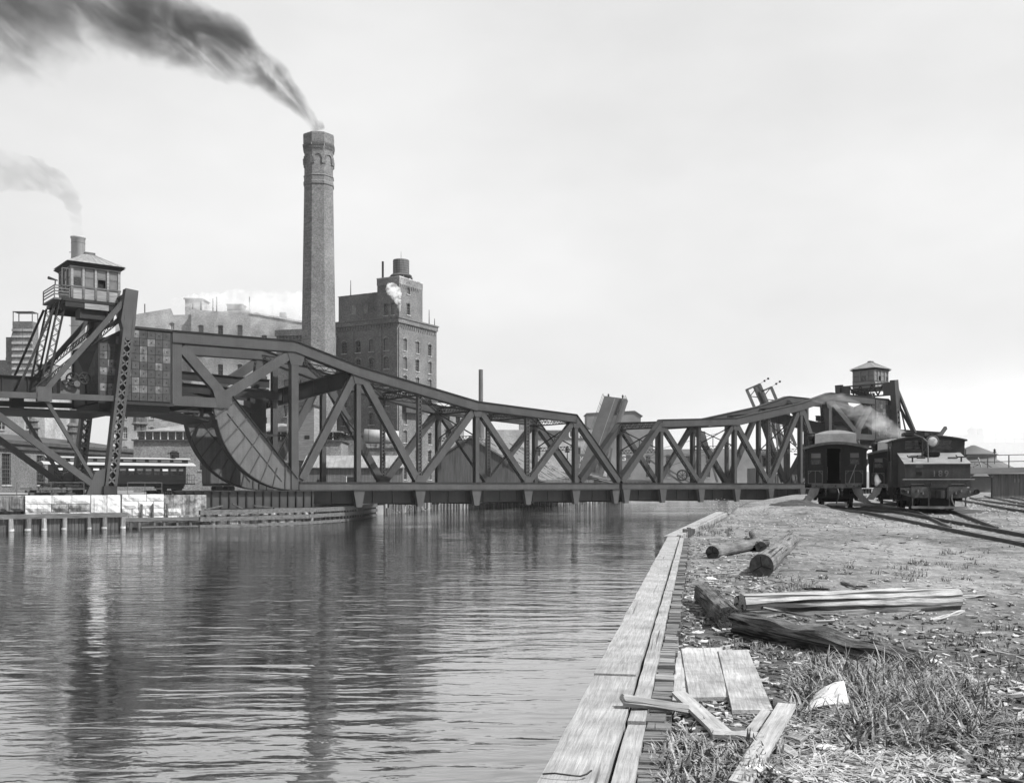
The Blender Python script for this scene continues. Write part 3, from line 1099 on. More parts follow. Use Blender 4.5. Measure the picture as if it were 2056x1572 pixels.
    for (tt, zz, rr_) in ((60.9, 12.15, .5), (60.0, 12.3, .45)):
        mb = MB()
        yy = -.6
        mb.torus((tt, yy, zz), (0, 1, 0), rr_, .075, 20, 6)
        for i in range(6):
            a = i * math.pi / 3
            mb.bar((tt, yy, zz), (tt + rr_ * math.cos(a), yy, zz + rr_ * math.sin(a)), .07, .07, (0, 1, 0))
        mb.tube((tt, yy - .8, zz), (tt, yy + .15, zz), .12, .12, 8)
        mb.build('gear_wheel', M['black'], root)
    mb = MB().b2((60.3, -2.0, 10.95), (61.8, -.9, 12.0))
    mb.tube((60.6, -2.2, 11.8), (60.6, -.5, 11.8), .25, .25, 12)
    mb.tube((61.5, -2.2, 11.9), (61.5, -.5, 11.9), .18, .18, 12)
    mb.build('winding_gear', M['iron_grey'], root)
    return root


lt = tower('steel bridge tower with lattice pylon standing on the white stone abutment')
lt.location = lf.location
lt.rotation_euler = lf.rotation_euler
rt = tower('steel bridge tower with inclined lattice leg rising behind the engine')
rt.location = rf.location
rt.rotation_euler = rf.rotation_euler


def hut(label):
    root = thing('operator_hut', label, 'hut', group='operator huts on the bridge towers')
    t0, t1, y0, y1, z0, z1 = 57.0, 60.9, -5.0, -1.2, 18.82, 21.75
    cream, frame = M['clap'], M['iron_grey']
    MB().b2((t0, y0, z0), (t1, y1, z0 + 1.0)).build('lower_wall', cream, root)
    MB().b2((t0 + .25, y0 + .25, z0 + 1.0), (t1 - .25, y1 - .25, z1 - .3)).build('interior', M['hole'], root)
    MB().b2((t0 - .06, y0 - .06, z1 - .32), (t1 + .06, y1 + .06, z1)).build('frieze', cream, root)
    MB().b2((t0 - .07, y0 - .07, z0 + .97), (t1 + .07, y1 + .07, z0 + 1.07)).build('sill', frame, root)

    def side(horiz, fixed, a0, a1, n, outward):
        for i in range(n + 1):
            a = a0 + (a1 - a0) * i / n
            a = min(max(a, a0 + .09), a1 - .09)
            if horiz:
                MB().box((a, fixed, (z0 + z1) / 2 + .3), (.19, .17, z1 - z0 - 1.0)).build('pilaster', cream, root)
                MB().box((a, fixed + outward * .03, z0 + .5), (.19, .12, .8)).build('panel_strip', frame, root)
            else:
                MB().box((fixed, a, (z0 + z1) / 2 + .3), (.17, .19, z1 - z0 - 1.0)).build('pilaster', cream, root)
        for i in range(n):
            b0, b1 = a0 + (a1 - a0) * i / n + .12, a0 + (a1 - a0) * (i + 1) / n - .12
            c = (b0 + b1) / 2
            w_ = b1 - b0
            zb, zm, zt_ = z0 + 1.07, z0 + 1.85, z1 - .32
            fr = MB()
            for (za, zc) in ((zb, zm), (zm, zt_)):
                for q in (za + .03, zc - .03):
                    fr.box((0, 0, q), (w_, .07, .06))
                for q in (-w_ / 2 + .03, w_ / 2 - .03):
                    fr.box((q, 0, (za + zc) / 2), (.06, .07, zc - za))
            wo_ = fr.build('window', frame, root)
            wo_.location = (c, fixed - outward * .02, 0) if horiz else (fixed - outward * .02, c, 0)
            wo_.rotation_euler = (0, 0, 0 if horiz else math.pi / 2)
            MB().b2((-w_ / 2, -.012, zm), (w_ / 2, .012, zt_)).build('blind', M['glass_pale'], wo_)
            if not (horiz and i == 1):
                MB().b2((-w_ / 2, -.012, zb), (w_ / 2, .012, zm - .004)).build('pane', M['glass'] if i % 2 else M['glass_pale'], wo_)
    side(True, y1 - .04, t0, t1, 4, 1)
    side(True, y0 + .04, t0, t1, 4, -1)
    side(False, t1 - .04, y0, y1, 3, 1)
    side(False, t0 + .04, y0, y1, 3, -1)
    # hipped roof with standing seams
    e = .38
    A = [(t0 - e, y0 - e, z1 + .1), (t1 + e, y0 - e, z1 + .1), (t1 + e, y1 + e, z1 + .1), (t0 - e, y1 + e, z1 + .1)]
    tc_, yc_ = (t0 + t1) / 2, (y0 + y1) / 2
    B = [(tc_ - .35, yc_ - .2, z1 + 1.25), (tc_ + .35, yc_ - .2, z1 + 1.25), (tc_ + .35, yc_ + .2, z1 + 1.25), (tc_ - .35, yc_ + .2, z1 + 1.25)]
    mb = MB()
    mb.add(A + B, [(3, 2, 1, 0), (4, 5, 6, 7)] + [(i, (i + 1) % 4, 4 + (i + 1) % 4, 4 + i) for i in range(4)])
    rf_ = mb.build('roof', M['roof_tin'], root)
    mb = MB()
    mb.add([(a, b, c - .12) for a, b, c in A] + [(t0 - .1, y0 - .1, z1 - .22), (t1 + .1, y0 - .1, z1 - .22), (t1 + .1, y1 + .1, z1 - .22), (t0 - .1, y1 + .1, z1 - .22)],
           [(4, 5, 6, 7), (0, 3, 2, 1)] + [(4 + i, 4 + (i + 1) % 4, (i + 1) % 4, i) for i in range(4)])
    mb.build('eaves', M['steel_plain'], rf_)
    for i in range(4):
        a0, a1 = Vector(A[i]), Vector(A[(i + 1) % 4])
        b0, b1 = Vector(B[i]), Vector(B[(i + 1) % 4])
        nrm = (a1 - a0).cross(b0 - a0)
        for k in range(1, 8):
            p, q = a0.lerp(a1, k / 8), b0.lerp(b1, k / 8)
            MB().bar(p, q, .04, .05, nrm).build('roof_seam', M['roof_tin'], rf_)
    MB().b2((tc_ - .4, yc_ - .3, z1 + 1.2), (tc_ + .4, yc_ + .3, z1 + 1.4)).build('roof_cap', M['iron_grey'], rf_)
    # landing with railing on the landward side
    MB().b2((t1 + .05, y0, z0 - .18), (t1 + 1.3, y1, z0 - .05)).build('landing', frame, root)
    mb = MB()
    for (p) in ((t1 + 1.25, y1), (t1 + 1.25, y0), (t1 + .1, y1)):
        mb.box((p[0], p[1] - (.05 if p[1] == y1 else -.05), z0 + .45), (.08, .08, 1.0))
    for z_ in (.25, .5, .75, .95):
        mb.bar((t1 + .1, y1 - .05, z0 + z_), (t1 + 1.25, y1 - .05, z0 + z_), .04, .1)
        mb.bar((t1 + 1.25, y0 + .05, z0 + z_), (t1 + 1.25, y1 - .05, z0 + z_), .04, .1)
    mb.build('railing', frame, root)
    mb = MB()
    mb.bar((t1 + 1.2, y1, z0 + 1.0), (t1 + 1.2, y1, z0 + 1.35), .08, .08)
    mb.tube((t1 + 1.0, y1 - .1, z0 + 1.35), (t1 + 1.75, y1 + .1, z0 + 1.45), .05, .13, 8)
    mb.build('signal_horn', M['black'], root)
    mb = MB()
    for q in (0, .62):
        mb.bar((t1 + .08 + q, y1 + .06, z0 + 1.0), (t1 + .08 + q, y1 + .06, z0 + 2.4), .07, .07)
    for q in (1.0, 2.4):
        mb.bar((t1 + .08, y1 + .06, z0 + q), (t1 + .7, y1 + .06, z0 + q), .07, .07)
    mb.build('open_casement', frame, root)
    return root


h1 = hut('hip-roofed operator hut with an open window above the lattice pylon and iron chimney')
h1.location, h1.rotation_euler = lf.location, lf.rotation_euler
h2 = hut('hip-roofed operator hut on the portal behind the steam and coaches')
h2.location, h2.rotation_euler = rf.location, rf.rotation_euler

# track girder that the curved heel rolls on
def track_girder(label, loc, rz, group='track girders under the curved heels'):
    root = thing('track_girder', label, 'girder', loc, rz, group)
    for y in (0.35, -W - .35 + .7):
        mb = MB().b2((39.9, y - .05, 1.5), (53.0, y + .05, 2.98))
        mb.build('web', M['steel'], root)
        MB().b2((39.8, y - .42, 2.98), (53.1, y + .42, 3.06)).build('top_flange', M['steel_plain'], root)
        MB().b2((39.8, y - .32, 1.42), (53.1, y + .32, 1.5)).build('bottom_flange', M['steel_plain'], root)
        for i in range(17):
            t_ = 40.1 + i * .8
            MB().b2((t_ - .05, y - .2, 1.5), (t_ + .05, y + .2, 2.98)).build('stiffener', M['steel_plain'], root)
    mb = MB()
    for k in range(5):
        mb.prism([(53.3 + k * .16, .1, 3.0), (53.36 + k * .16, .1, 3.0), (53.36 + k * .2 - .04, .1, 1.5), (53.22 + k * .2 - .04, .1, 1.5)], (0, .6, 0))
    mb.b2((53.15, .15, 1.5), (54.3, .6, 2.3))
    mb.build('pedestal', M['steel_plain'], root)
    return root


track_girder('riveted plate girder carrying the curved bridge heel on the stone abutment', lf.location, BROT)
track_girder('riveted plate girder under the far curved heel behind the coach', rf.location, BROT + math.pi)
# ------------------------------------------------------------------ rolling stock
def text(body, size, mat, parent=None, loc=(0, 0, 0), rot=(R(90), 0, 0), ext=0.01, name='lettering', space=1.0, align='CENTER'):
    c = bpy.data.curves.new(name, 'FONT')
    c.body = body
    c.size = size
    c.extrude = ext
    c.align_x = align
    c.align_y = 'CENTER'
    c.space_character = space
    c.offset = size * 0.012
    c.materials.append(mat)
    tmp = bpy.data.objects.new(name, c)
    COL.objects.link(tmp)
    me = bpy.data.meshes.new_from_object(tmp.evaluated_get(bpy.context.evaluated_depsgraph_get()))
    me.name = name
    bpy.data.objects.remove(tmp)
    o = bpy.data.objects.new(name, me)
    COL.objects.link(o)
    o.parent = parent
    o.location, o.rotation_euler = loc, rot
    return o


def wheelset(root, y, gauge=1.5, r=0.42, mat=None):
    for s in (-1, 1):
        mb = MB()
        mb.tube((s * gauge / 2 - .06, y, r), (s * gauge / 2 + .06, y, r), r, r, 20)
        mb.tube((s * gauge / 2 - s * .09, y, r), (s * gauge / 2 - s * .05, y, r), r + .04, r + .04, 20)
        mb.build('wheel', mat or M['black'], root)
    MB().tube((-gauge / 2, y, r), (gauge / 2, y, r), .07, .07, 8).build('axle', M['black'], root)


def arch_prof(hw, z0, rise, n=14, t=0.08):
    up = [(-hw + 2 * hw * i / n, z0 + rise * (1 - ((-hw + 2 * hw * i / n) / hw) ** 2)) for i in range(n + 1)]
    dn = [(x, z - t) for x, z in reversed(up)]
    return up, dn


def end_coach(label, loc, rz, length, door=True, arched=False):
    """coach seen end on; local -y is the end that faces the yard"""
    root = thing('railway_coach', label, 'coach', loc, rz, 'elevated railway coaches on the near bank')
    C, CP, LN = M['coach'], M['coach_panel'], M['line']
    hw, zf, ze = 1.44, 1.08, 2.95
    # end wall with its openings
    dx0, dx1 = (-0.45, 0.29)
    wins = [(-1.2, -0.64, 2.06, 2.72), (0.62, 1.14, 2.06, 2.72)]
    mb = MB()
    segs = [(-hw, dx0), (dx1, hw)]
    for (a, b), w_ in zip(segs, wins):
        mb.b2((a, 0, zf), (b, .08, w_[2]))
        mb.b2((a, 0, w_[3]), (b, .08, ze))
        mb.b2((a, 0, w_[2]), (w_[0], .08, w_[3]))
        mb.b2((w_[1], 0, w_[2]), (b, .08, w_[3]))
    mb.b2((dx0, 0, 2.9), (dx1, .08, ze))
    up, dn = arch_prof(hw, ze, .24)
    mb.prism([(x, 0.0, z) for x, z in up] , (0, .08, 0))
    mb.build('end_wall', C, root)
    for w_ in wins:
        fr = MB()
        for z_ in (w_[2] + .03, w_[3] - .03, 2.4):
            fr.b2((w_[0], .02, z_ - .03), (w_[1], .075, z_ + .03))
        for x_ in (w_[0] + .03, w_[1] - .03):
            fr.b2((x_ - .03, .021, w_[2]), (x_ + .03, .074, w_[3]))
        wi = fr.build('window', CP, root)
        MB().b2((w_[0], .05, 2.4), (w_[1], .06, w_[3])).build('blind', M['glass_pale'], wi)
        MB().b2((w_[0], .05, w_[2]), (w_[1], .06, 2.398)).build('pane', M['glass'], wi)
        MB().b2((w_[0] - .05, -.05, w_[2] - .06), (w_[1] + .05, .0, w_[2])).build('sill', CP, wi)
    # pilasters, lining
    for x_ in (-hw + .07, dx0 - .06, dx1 + .06, hw - .07):
        MB().b2((x_ - .06, -.05, zf), (x_ + .06, -.001, ze)).build('pilaster', C, root)
    MB().b2((-hw + .02, -.035, 1.9), (dx0 - .02, -.002, 1.97)).build('belt_rail', CP, root)
    MB().b2((dx1 + .02, -.035, 1.9), (hw - .02, -.002, 1.97)).build('belt_rail', CP, root)
    for (a, b) in ((-1.3, -.6), (.45, 1.28)):
        MB().b2((a - .03, -.02, 1.14), (b + .03, -.002, 1.85)).build('lower_panel', CP, root)
        mb = MB()
        for x_ in (a + .02, (a + b) / 2, b - .02):
            mb.b2((x_ - .008, -.03, 1.18), (x_ + .008, -.021, 1.8))
        for z_ in (1.18, 1.8):
            mb.b2((a + .02, -.031, z_ - .008), (b - .02, -.0215, z_ + .008))
        for x_, s in ((a + .02, 1), (b - .02, -1)):
            mb.bar((x_, -.026, 1.64), (x_ + s * .16, -.026, 1.8), .014, .01, (0, 1, 0))
        mb.build('lining', LN, root)
    for (a, b) in ((-1.34, dx0 - .1), (dx1 + .1, 1.34)):
        mb = MB()
        for z_ in (2.85, 2.0):
            mb.b2((a, -.012, z_ - .006), (b, -.001, z_ + .006))
        for x_ in (a, b):
            mb.b2((x_ - .006, -.013, 2.0), (x_ + .006, -.0015, 2.85))
        mb.build('lining', CP, root)
    if arched:
        mb = MB()
        pts = [(-1.2, 1.2), (-1.2, 2.3)] + [(-.75 + .45 * math.cos(R(180 - a)), 2.3 + .4 * math.sin(R(a))) for a in range(0, 181, 20)] + [(-.3, 1.2)]
        for (a, b), (c, d) in zip(pts[:-1], pts[1:]):
            mb.bar((a, -.06, b), (c, -.06, d), .02, .035, (0, 1, 0))
        mb.build('arched_lining', M['iron_grey'], root)
    # body shell behind, dark inside
    for s in (-1, 1):
        mb = MB().b2((s * hw - .04 * s - .04, .08, zf), (s * hw - .04 * s + .04, length, ze))
        mb.build('side_wall', C, root)
        for i in range(int(length / 1.1)):
            MB().b2((s * (hw + .004), .5 + i * 1.1, 2.0), (s * (hw + .02), 1.2 + i * 1.1, 2.7)).build('window', M['glass'], root)
    MB().b2((-hw + .1, 1.4, zf), (hw - .1, 1.5, ze + .1)).build('bulkhead', M['hole'], root)
    MB().b2((-hw, .0801, zf - .12), (hw, length, zf)).build('floor', M['hole'], root)
    MB().b2((-hw + .09, length - .1, zf), (hw - .09, length, ze + .1)).build('rear_wall', C, root)
    mb = MB()
    mb.b2((dx0 + .01, -.02, zf), (dx0 + .05, .09, 2.89))
    mb.b2((dx1 - .05, -.02, zf), (dx1 - .01, .09, 2.89))
    mb.build('door_frame', M['coach_panel'], root)
    mb = MB()
    mb.tube((dx1 - .08, -.05, 1.35), (dx1 - .08, -.05, 2.7), .016, .016, 6)
    mb.tube((dx0 + .08, -.05, 1.35), (dx0 + .08, -.05, 2.0), .012, .012, 6)
    mb.build('grab_rail', M['iron_grey'], root)
    # roof
    up, dn = arch_prof(1.55, ze - .02, .27)
    mb = MB().prism([(x, -.22, z) for x, z in up + dn], (0, length + .4, 0))
    mb.build('roof', M['coach_roof'], root)
    mb = MB().prism([(x, -.25, z + .02) for x, z in up] + [(x, -.25, z - .03) for x, z in dn], (0, .05, 0))
    mb.build('roof_lip', M['iron_grey'], root)
    cl, _ = arch_prof(.97, 3.62, .2, 10)
    n = len(cl)
    mb = MB()
    front = [(-.97, .0, 3.05)] + [(x, .16 + .4 * (1 - abs(x) ** 2), z) for x, z in cl] + [(.97, .0, 3.05)]
    back = [(-.97, length - .2, 3.05)] + [(x, length - .2, z) for x, z in cl] + [(.97, length - .2, 3.05)]
    m_ = len(front)
    mid = [(p[0] * 1.0, .02, 3.05 + .05) for p in front]
    fs = [(i, i + 1, m_ + i + 1, m_ + i) for i in range(m_ - 1)] + [tuple(range(m_, 2 * m_))]
    fs += [tuple(range(m_))[::-1]]
    mb.add(front + back, fs)
    clr = mb.build('clerestory', M['coach_roof'], root)
    for k in range(-4, 9):      # diamond canvas seams on the hood
        for s in (-1, 1):
            x0 = -1.0 + k * .24
            x1 = x0 + s * .55
            if -0.93 < x0 < .93 and -.93 < x1 < .93:
                MB().bar((x0, -.012 + .0, 3.08), (x1, .16 + .4 * (1 - x1 * x1) - .012, 3.62 + .2 * (1 - (x1 / .97) ** 2)), .012, .012, (0, -1, 0)).build('hood_seam', M['iron_grey'], clr)
    mb = MB().lathe((-1.12, .9, 3.05), [(.16, 0), (.16, .3), (.22, .34), (.22, .5), (.1, .6)], 12)
    mb.b2((-1.3, .8, 3.62), (-.94, 1.0, 3.68))
    mb.build('stove_vent', M['black'], root)
    # headstock, steps, coupling gear
    MB().b2((-1.12, -.2, .96), (1.2, -.02, 1.17)).build('headstock', M['iron_grey'], root)
    for x_ in (-.9, -.62, .0, .5, .85, 1.08):
        MB().tube((x_, -.24, 1.06), (x_, -.2, 1.06), .035, .035, 8).build('bolt', M['black'], root)
    for (xt, xb, s) in ((-.95, -1.42, -1), (.98, 1.42, 1)):
        mb = MB()
        for y_ in (-.15, .75):
            mb.prism([(xt - .22, y_, .98), (xt + .22, y_, .98), (xt + .2 + s * .1, y_, .62), (xb + .22, y_, .26), (xb - .22, y_, .26), (xt - .22 + s * .12, y_, .66)], (0, .04, 0))
        for z_, q in ((.3, 1.0), (.55, .6), (.78, .25)):
            mb.b2((xt + (xb - xt) * q - .2, -.14, z_ - .02), (xt + (xb - xt) * q + .2, .76, z_ + .02))
        mb.build('step', M['roof_tin'] if s else M['black'], root)
    mb = MB().b2((-.28, -.42, .7), (.05, .3, .95))
    mb.tube((-.11, -.5, .82), (-.11, -.2, .82), .13, .13, 10)
    mb.build('coupler', M['black'], root)
    for x_ in (-.45, .3):
        mb = MB()
        for i in range(4):
            mb.torus((x_, -.28, .9 - i * .1), (1, 0, 0) if i % 2 else (0, 1, 0), .045, .014, 10, 5)
        mb.build('safety_chain', M['iron_grey'], root)
    MB().path([(.1, -.25, .92), (.16, -.4, .7), (.13, -.42, .45), (.03, -.4, .2)], .028, 8).build('brake_hose', M['iron_grey'], root)
    mb = MB().bar((.62, -.12, 1.2), (.95, -.16, 2.1), .035, .035)
    mb.build('leaning_pole', M['line'], root)
    for y_ in (1.1, 2.9, length - 2.9, length - 1.1):
        wheelset(root, y_)
    for y_ in (2.0, length - 2.0):
        mb = MB()
        for s in (-1, 1):
            mb.b2((s * .98 - .07, y_ - 1.5, .35), (s * .98 + .07, y_ + 1.5, .7))
        mb.b2((-1.0, y_ - .3, .5), (1.0, y_ + .3, .8))
        mb.b2((-1.0, y_ - 1.5, .45), (1.0, y_ - 1.35, .65))
        mb.build('truck_frame', M['black'], root)
    MB().b2((-.95, 1.0, .75), (.95, length - 1.0, .95)).build('underframe', M['black'], root)
    MB().b2((-.9, 4.6, .2), (.9, length - 4.6, .74)).build('underfloor_shade', M['black'], root)  # black block added so the space below the floor looks shaded
    return root


RZ = zt(60) + 0.13
ca = end_coach('dark coach with its end doorway open, beside the cinder heap', (15.85, 48.8, RZ), -math.atan(.325), 13.0)
ca2 = end_coach('second coach with arched end lining, standing behind the engine', (22.25, 57.8, RZ), -math.atan(.36), 12.0, arched=True)


def engine():
    rz = -math.atan(.265)
    root = thing('switch_engine', 'dusty black steam engine numbered 189 with round headlight on sloping tank', 'locomotive', (18.15, 42.5, zt(42.5) + .13), rz)
    L, T, B, G = M['loco'], M['loco_top_lit'], M['black'], M['iron_grey']
    hw = 1.3
    # sloping tank: front plate, side plates, top
    prof = [(0.0, 1.02), (0.0, 1.98), (2.6, 2.52), (2.6, 1.02)]
    mb = MB()
    mb.prism([(-hw, y, z) for y, z in prof], (2 * hw, 0, 0))
    mb.build('tank', L, root)
    mb = MB()
    mb.prism([(-hw - .03, -.03, 1.985), (-hw - .03, 2.6, 2.525), (-hw - .03, 2.6, 2.56), (-hw - .03, -.03, 2.02)], (2 * hw + .06, 0, 0))
    mb.build('tank_top', T, root)
    text('189', .36, M['faded_white'], root, (.12, -.014, 1.58), space=1.35, name='number')
    MB().b2((-.85, -.02, 1.52), (-.62, -.001, 1.66)).build('panel_hole', M['hole'], root)
    MB().b2((-.86, -.03, 1.84), (-.58, -.001, 1.97)).build('number_plate', G, root)
    mb = MB().tube((-1.4, -.1, 1.33), (1.45, -.1, 1.33), .022, .022, 8)
    for x_ in (-1.2, -.4, .4, 1.2):
        mb.tube((x_, -.1, 1.33), (x_, 0, 1.33), .018, .018, 6)
    mb.build('hand_rail', M['line'], root)
    for x_ in (-.8, .8):
        MB().path([(x_ - .3, -.02, 1.08), (x_ - .25, -.09, 1.13), (x_ + .25, -.09, 1.13), (x_ + .3, -.02, 1.08)], .018, 6).build('grab_iron', G, root)
    mb = MB()
    for i in range(14):
        for j in range(2):
            mb.tube((-1.2 + i * .185, -.012, 1.06 + j * .86), (-1.2 + i * .185, 0.0, 1.06 + j * .86), .018, .018, 6)
    stuff(mb.build('rivet_row', L, root))
    # buffer beam, drop plates, footboard
    mb = MB().prism([(-1.5, -.28, .98), (1.55, -.28, .98), (1.55, -.28, .72), (1.1, -.28, .58), (-1.05, -.28, .58), (-1.5, -.28, .72)], (0, .2, 0))
    mb.build('buffer_beam', M['iron_grey'], root)
    for x_ in (-.72, .74):
        MB().b2((x_ - .36, -.36, .55), (x_ + .36, -.29, 1.02)).build('beam_plate', M['iron_grey'], root)
    for (x_, z_) in ((-1.25, .8), (-.85, .85), (-.65, .74), (.65, .76), (.85, .86), (1.18, .82)):
        MB().lathe((x_, -.4, z_), [(.055, -.055), (.055, .055)], 10).build('bolt_head', G, root)
    for x_ in (-1.42, 1.48):
        mb = MB().tube((x_, -.44, .82), (x_, -.28, .82), .1, .1, 12)
        mb.torus((x_, -.44, .82), (0, 1, 0), .09, .025, 14, 6)
        mb.build('marker_socket', B, root)
    mb = MB().b2((-.32, -.42, .98), (.34, -.2, 1.16))
    mb.b2((-.36, -.4, .5), (-.3, -.2, 1.0))
    mb.b2((.32, -.4, .5), (.38, -.2, 1.0))
    mb.build('coupler_pocket', L, root)
    mb = MB().tube((0, -.62, .55), (0, -.62, .88), .19, .19, 14)
    mb.b2((-.14, -.6, .6), (.14, -.2, .85))
    mb.build('coupler', B, root)
    for a in (-1.06, -.41, .4, 1.03):
        MB().b2((a, -.36, .12), (a + .05, -.3, .6)).build('footboard_hanger', G, root)
    MB().b2((-1.08, -.48, .1), (1.1, -.28, .2)).build('footboard', M['roof_tin'], root)
    MB().path([(.5, -.45, .7), (.48, -.5, .5), (.55, -.5, .3), (.6, -.48, .2)], .03, 8).build('air_hose', G, root)
    # headlight on its shelf, lamp irons, handrail pipes
    MB().b2((-.32, 1.45, 2.38), (.32, 2.0, 2.52)).build('headlight_step', B, root)
    mb = MB()
    mb.prism([(-.28, 1.4, 2.62), (.28, 1.4, 2.62), (.17, 1.4, 2.84), (-.17, 1.4, 2.84)], (0, .4, 0))
    mb.b2((-.36, 1.35, 2.54), (.36, 1.9, 2.62))
    mb.build('headlight_bracket', L, root)
    hl = MB().tube((0, 1.32, 3.02), (0, 1.85, 3.02), .25, .25, 24).build('headlight', L, root)
    MB().torus((0, 1.32, 3.02), (0, 1, 0), .235, .03, 24, 8).build('headlight_rim', M['iron_grey'], hl)
    ln = MB().lathe((0, 0, 0), [(.21, 0), (.2, .02), (.12, .045), (.02, .055)], 20).build('headlight_lens', M['lens'], hl)
    ln.rotation_euler = (R(90), 0, 0)
    ln.location = (0, 1.32, 3.02)
    MB().b2((-.12, 1.45, 3.26), (.12, 1.7, 3.36)).build('headlight_vent', B, hl)
    for x_ in (-.95, 1.0):
        mb = MB().tube((x_, .35, 2.08), (x_, .35, 2.3), .035, .035, 8)
        mb.path([(x_ - .22, .35, 2.38), (x_ - .16, .35, 2.3), (x_ + .16, .35, 2.3), (x_ + .22, .35, 2.38)], .028, 6)
        mb.b2((x_ - .12, .28, 2.06), (x_ + .12, .42, 2.09))
        mb.build('lamp_iron', B, root)
    MB().path([(-.32, .3, 2.05), (-.32, .5, 2.95), (-.45, .9, 3.15), (-.72, 1.6, 3.35)], .03, 8).build('bell_pipe', M['iron_grey'], root)
    MB().path([(-.45, 1.2, 2.3), (-.45, 1.2, 3.1)], .03, 8).build('bell_pipe', B, root)
    for (x_, y_, l_) in ((.55, .9, .4), (.5, 1.5, .4), (-.72, .8, .35)):
        MB().tube((x_, y_, 2.28), (x_ + l_, y_ + .05, 2.28), .035, .035, 8).build('fire_iron', B, root)
    # cab
    cy0, cy1 = 2.6, 4.6
    cw = 1.5
    mb = MB()
    mb.b2((-cw, cy0, 1.0), (cw, cy0 + .06, 2.72))
    mb.b2((-cw, cy0, 2.72), (-.98, cy0 + .06, 3.12))
    mb.b2((.98, cy0, 2.72), (cw, cy0 + .06, 3.12))
    mb.b2((-.3, cy0, 2.72), (.3, cy0 + .06, 3.12))
    up, dn = arch_prof(cw, 3.12, .2, 10)
    mb.prism([(x, cy0, z) for x, z in up], (0, .06, 0))
    mb.build('cab_front', L, root)
    for (a, b) in ((-.98, -.3), (.3, .98)):
        wi = MB().b2((a, cy0 + .0, 2.86), (b, cy0 + .05, 2.9)).build('cab_window', L, root)
        MB().b2((a, cy0 + .03, 2.72), (b, cy0 + .04, 3.12)).build('pane', M['glass'], wi)
    for s in (-1, 1):
        mb = MB()
        mb.b2((s * cw - .03, cy0 + .06, 1.0), (s * cw + .03, cy1, 2.2))
        mb.b2((s * cw - .03, cy0 + .06, 2.9), (s * cw + .03, cy1, 3.12))
        for y_ in (cy0 + .2, cy0 + .75, cy1 - .15):
            mb.b2((s * cw - .03, y_ - .1, 2.2), (s * cw + .03, y_ + .1, 2.9))
        mb.build('cab_side', L, root)
        MB().tube((s * (cw + .08), cy0 + .15, 1.3), (s * (cw + .08), cy0 + .15, 2.7), .025, .025, 6).build('grab_rail', G, root)
    MB().b2((-cw + .05, cy0 + .1, 1.0), (cw - .05, cy1, 1.1)).build('cab_floor', B, root)
    MB().b2((-cw + .1, cy1 - .1, 1.0), (cw - .1, cy1, 3.1)).build('cab_back', M['hole'], root)
    up, dn = arch_prof(cw + .1, 3.13, .22, 10, .06)
    MB().prism([(x, cy0 - .18, z) for x, z in up + dn], (0, cy1 - cy0 + .5, 0)).build('cab_roof', L, root)
    MB().b2((-1.0, cy0 + .4, 3.36), (-.1, cy0 + 1.3, 3.5)).build('roof_hatch', B, root)
    # boiler end, domes and stack behind the cab
    MB().tube((0, cy1, 2.0), (0, cy1 + 4.4, 2.0), .85, .85, 24).build('boiler', L, root)
    MB().lathe((0, cy1 + 1.5, 2.75), [(.42, 0), (.42, .45), (.3, .68), (.05, .75)], 16).build('steam_dome', L, root)
    MB().lathe((0, cy1 + 3.7, 2.75), [(.28, 0), (.22, .2), (.22, .8), (.3, .95)], 16).build('smokestack', B, root)
    # running gear
    for y_ in (1.2, 2.6, 5.6, 7.2):
        wheelset(root, y_, r=.5)
    mb = MB()
    for s in (-1, 1):
        mb.b2((s * .98 - .06, .3, .4), (s * .98 + .06, 8.4, .8))
        mb.b2((s * 1.15 - .1, 3.4, .5), (s * 1.15 + .1, 4.4, .95))
    mb.b2((-1.1, .05, .6), (1.1, 8.6, 1.0))
    mb.build('frame', B, root)
    MB().b2((-.62, .4, .14), (.62, 8.0, .6)).build('undergear_shade', M['black'], root)  # black block added under the engine to fill bright gaps with shade
    mb = MB().b2((-1.48, 2.5, .35), (-1.2, 3.0, .42))
    mb.b2((-1.48, 2.5, .65), (-1.2, 3.0, .72))
    mb.b2((-1.46, 2.5, .35), (-1.42, 2.54, 1.0))
    mb.b2((-1.46, 2.96, .35), (-1.42, 3.0, 1.0))
    mb.build('cab_step', B, root)
    return root


engine()


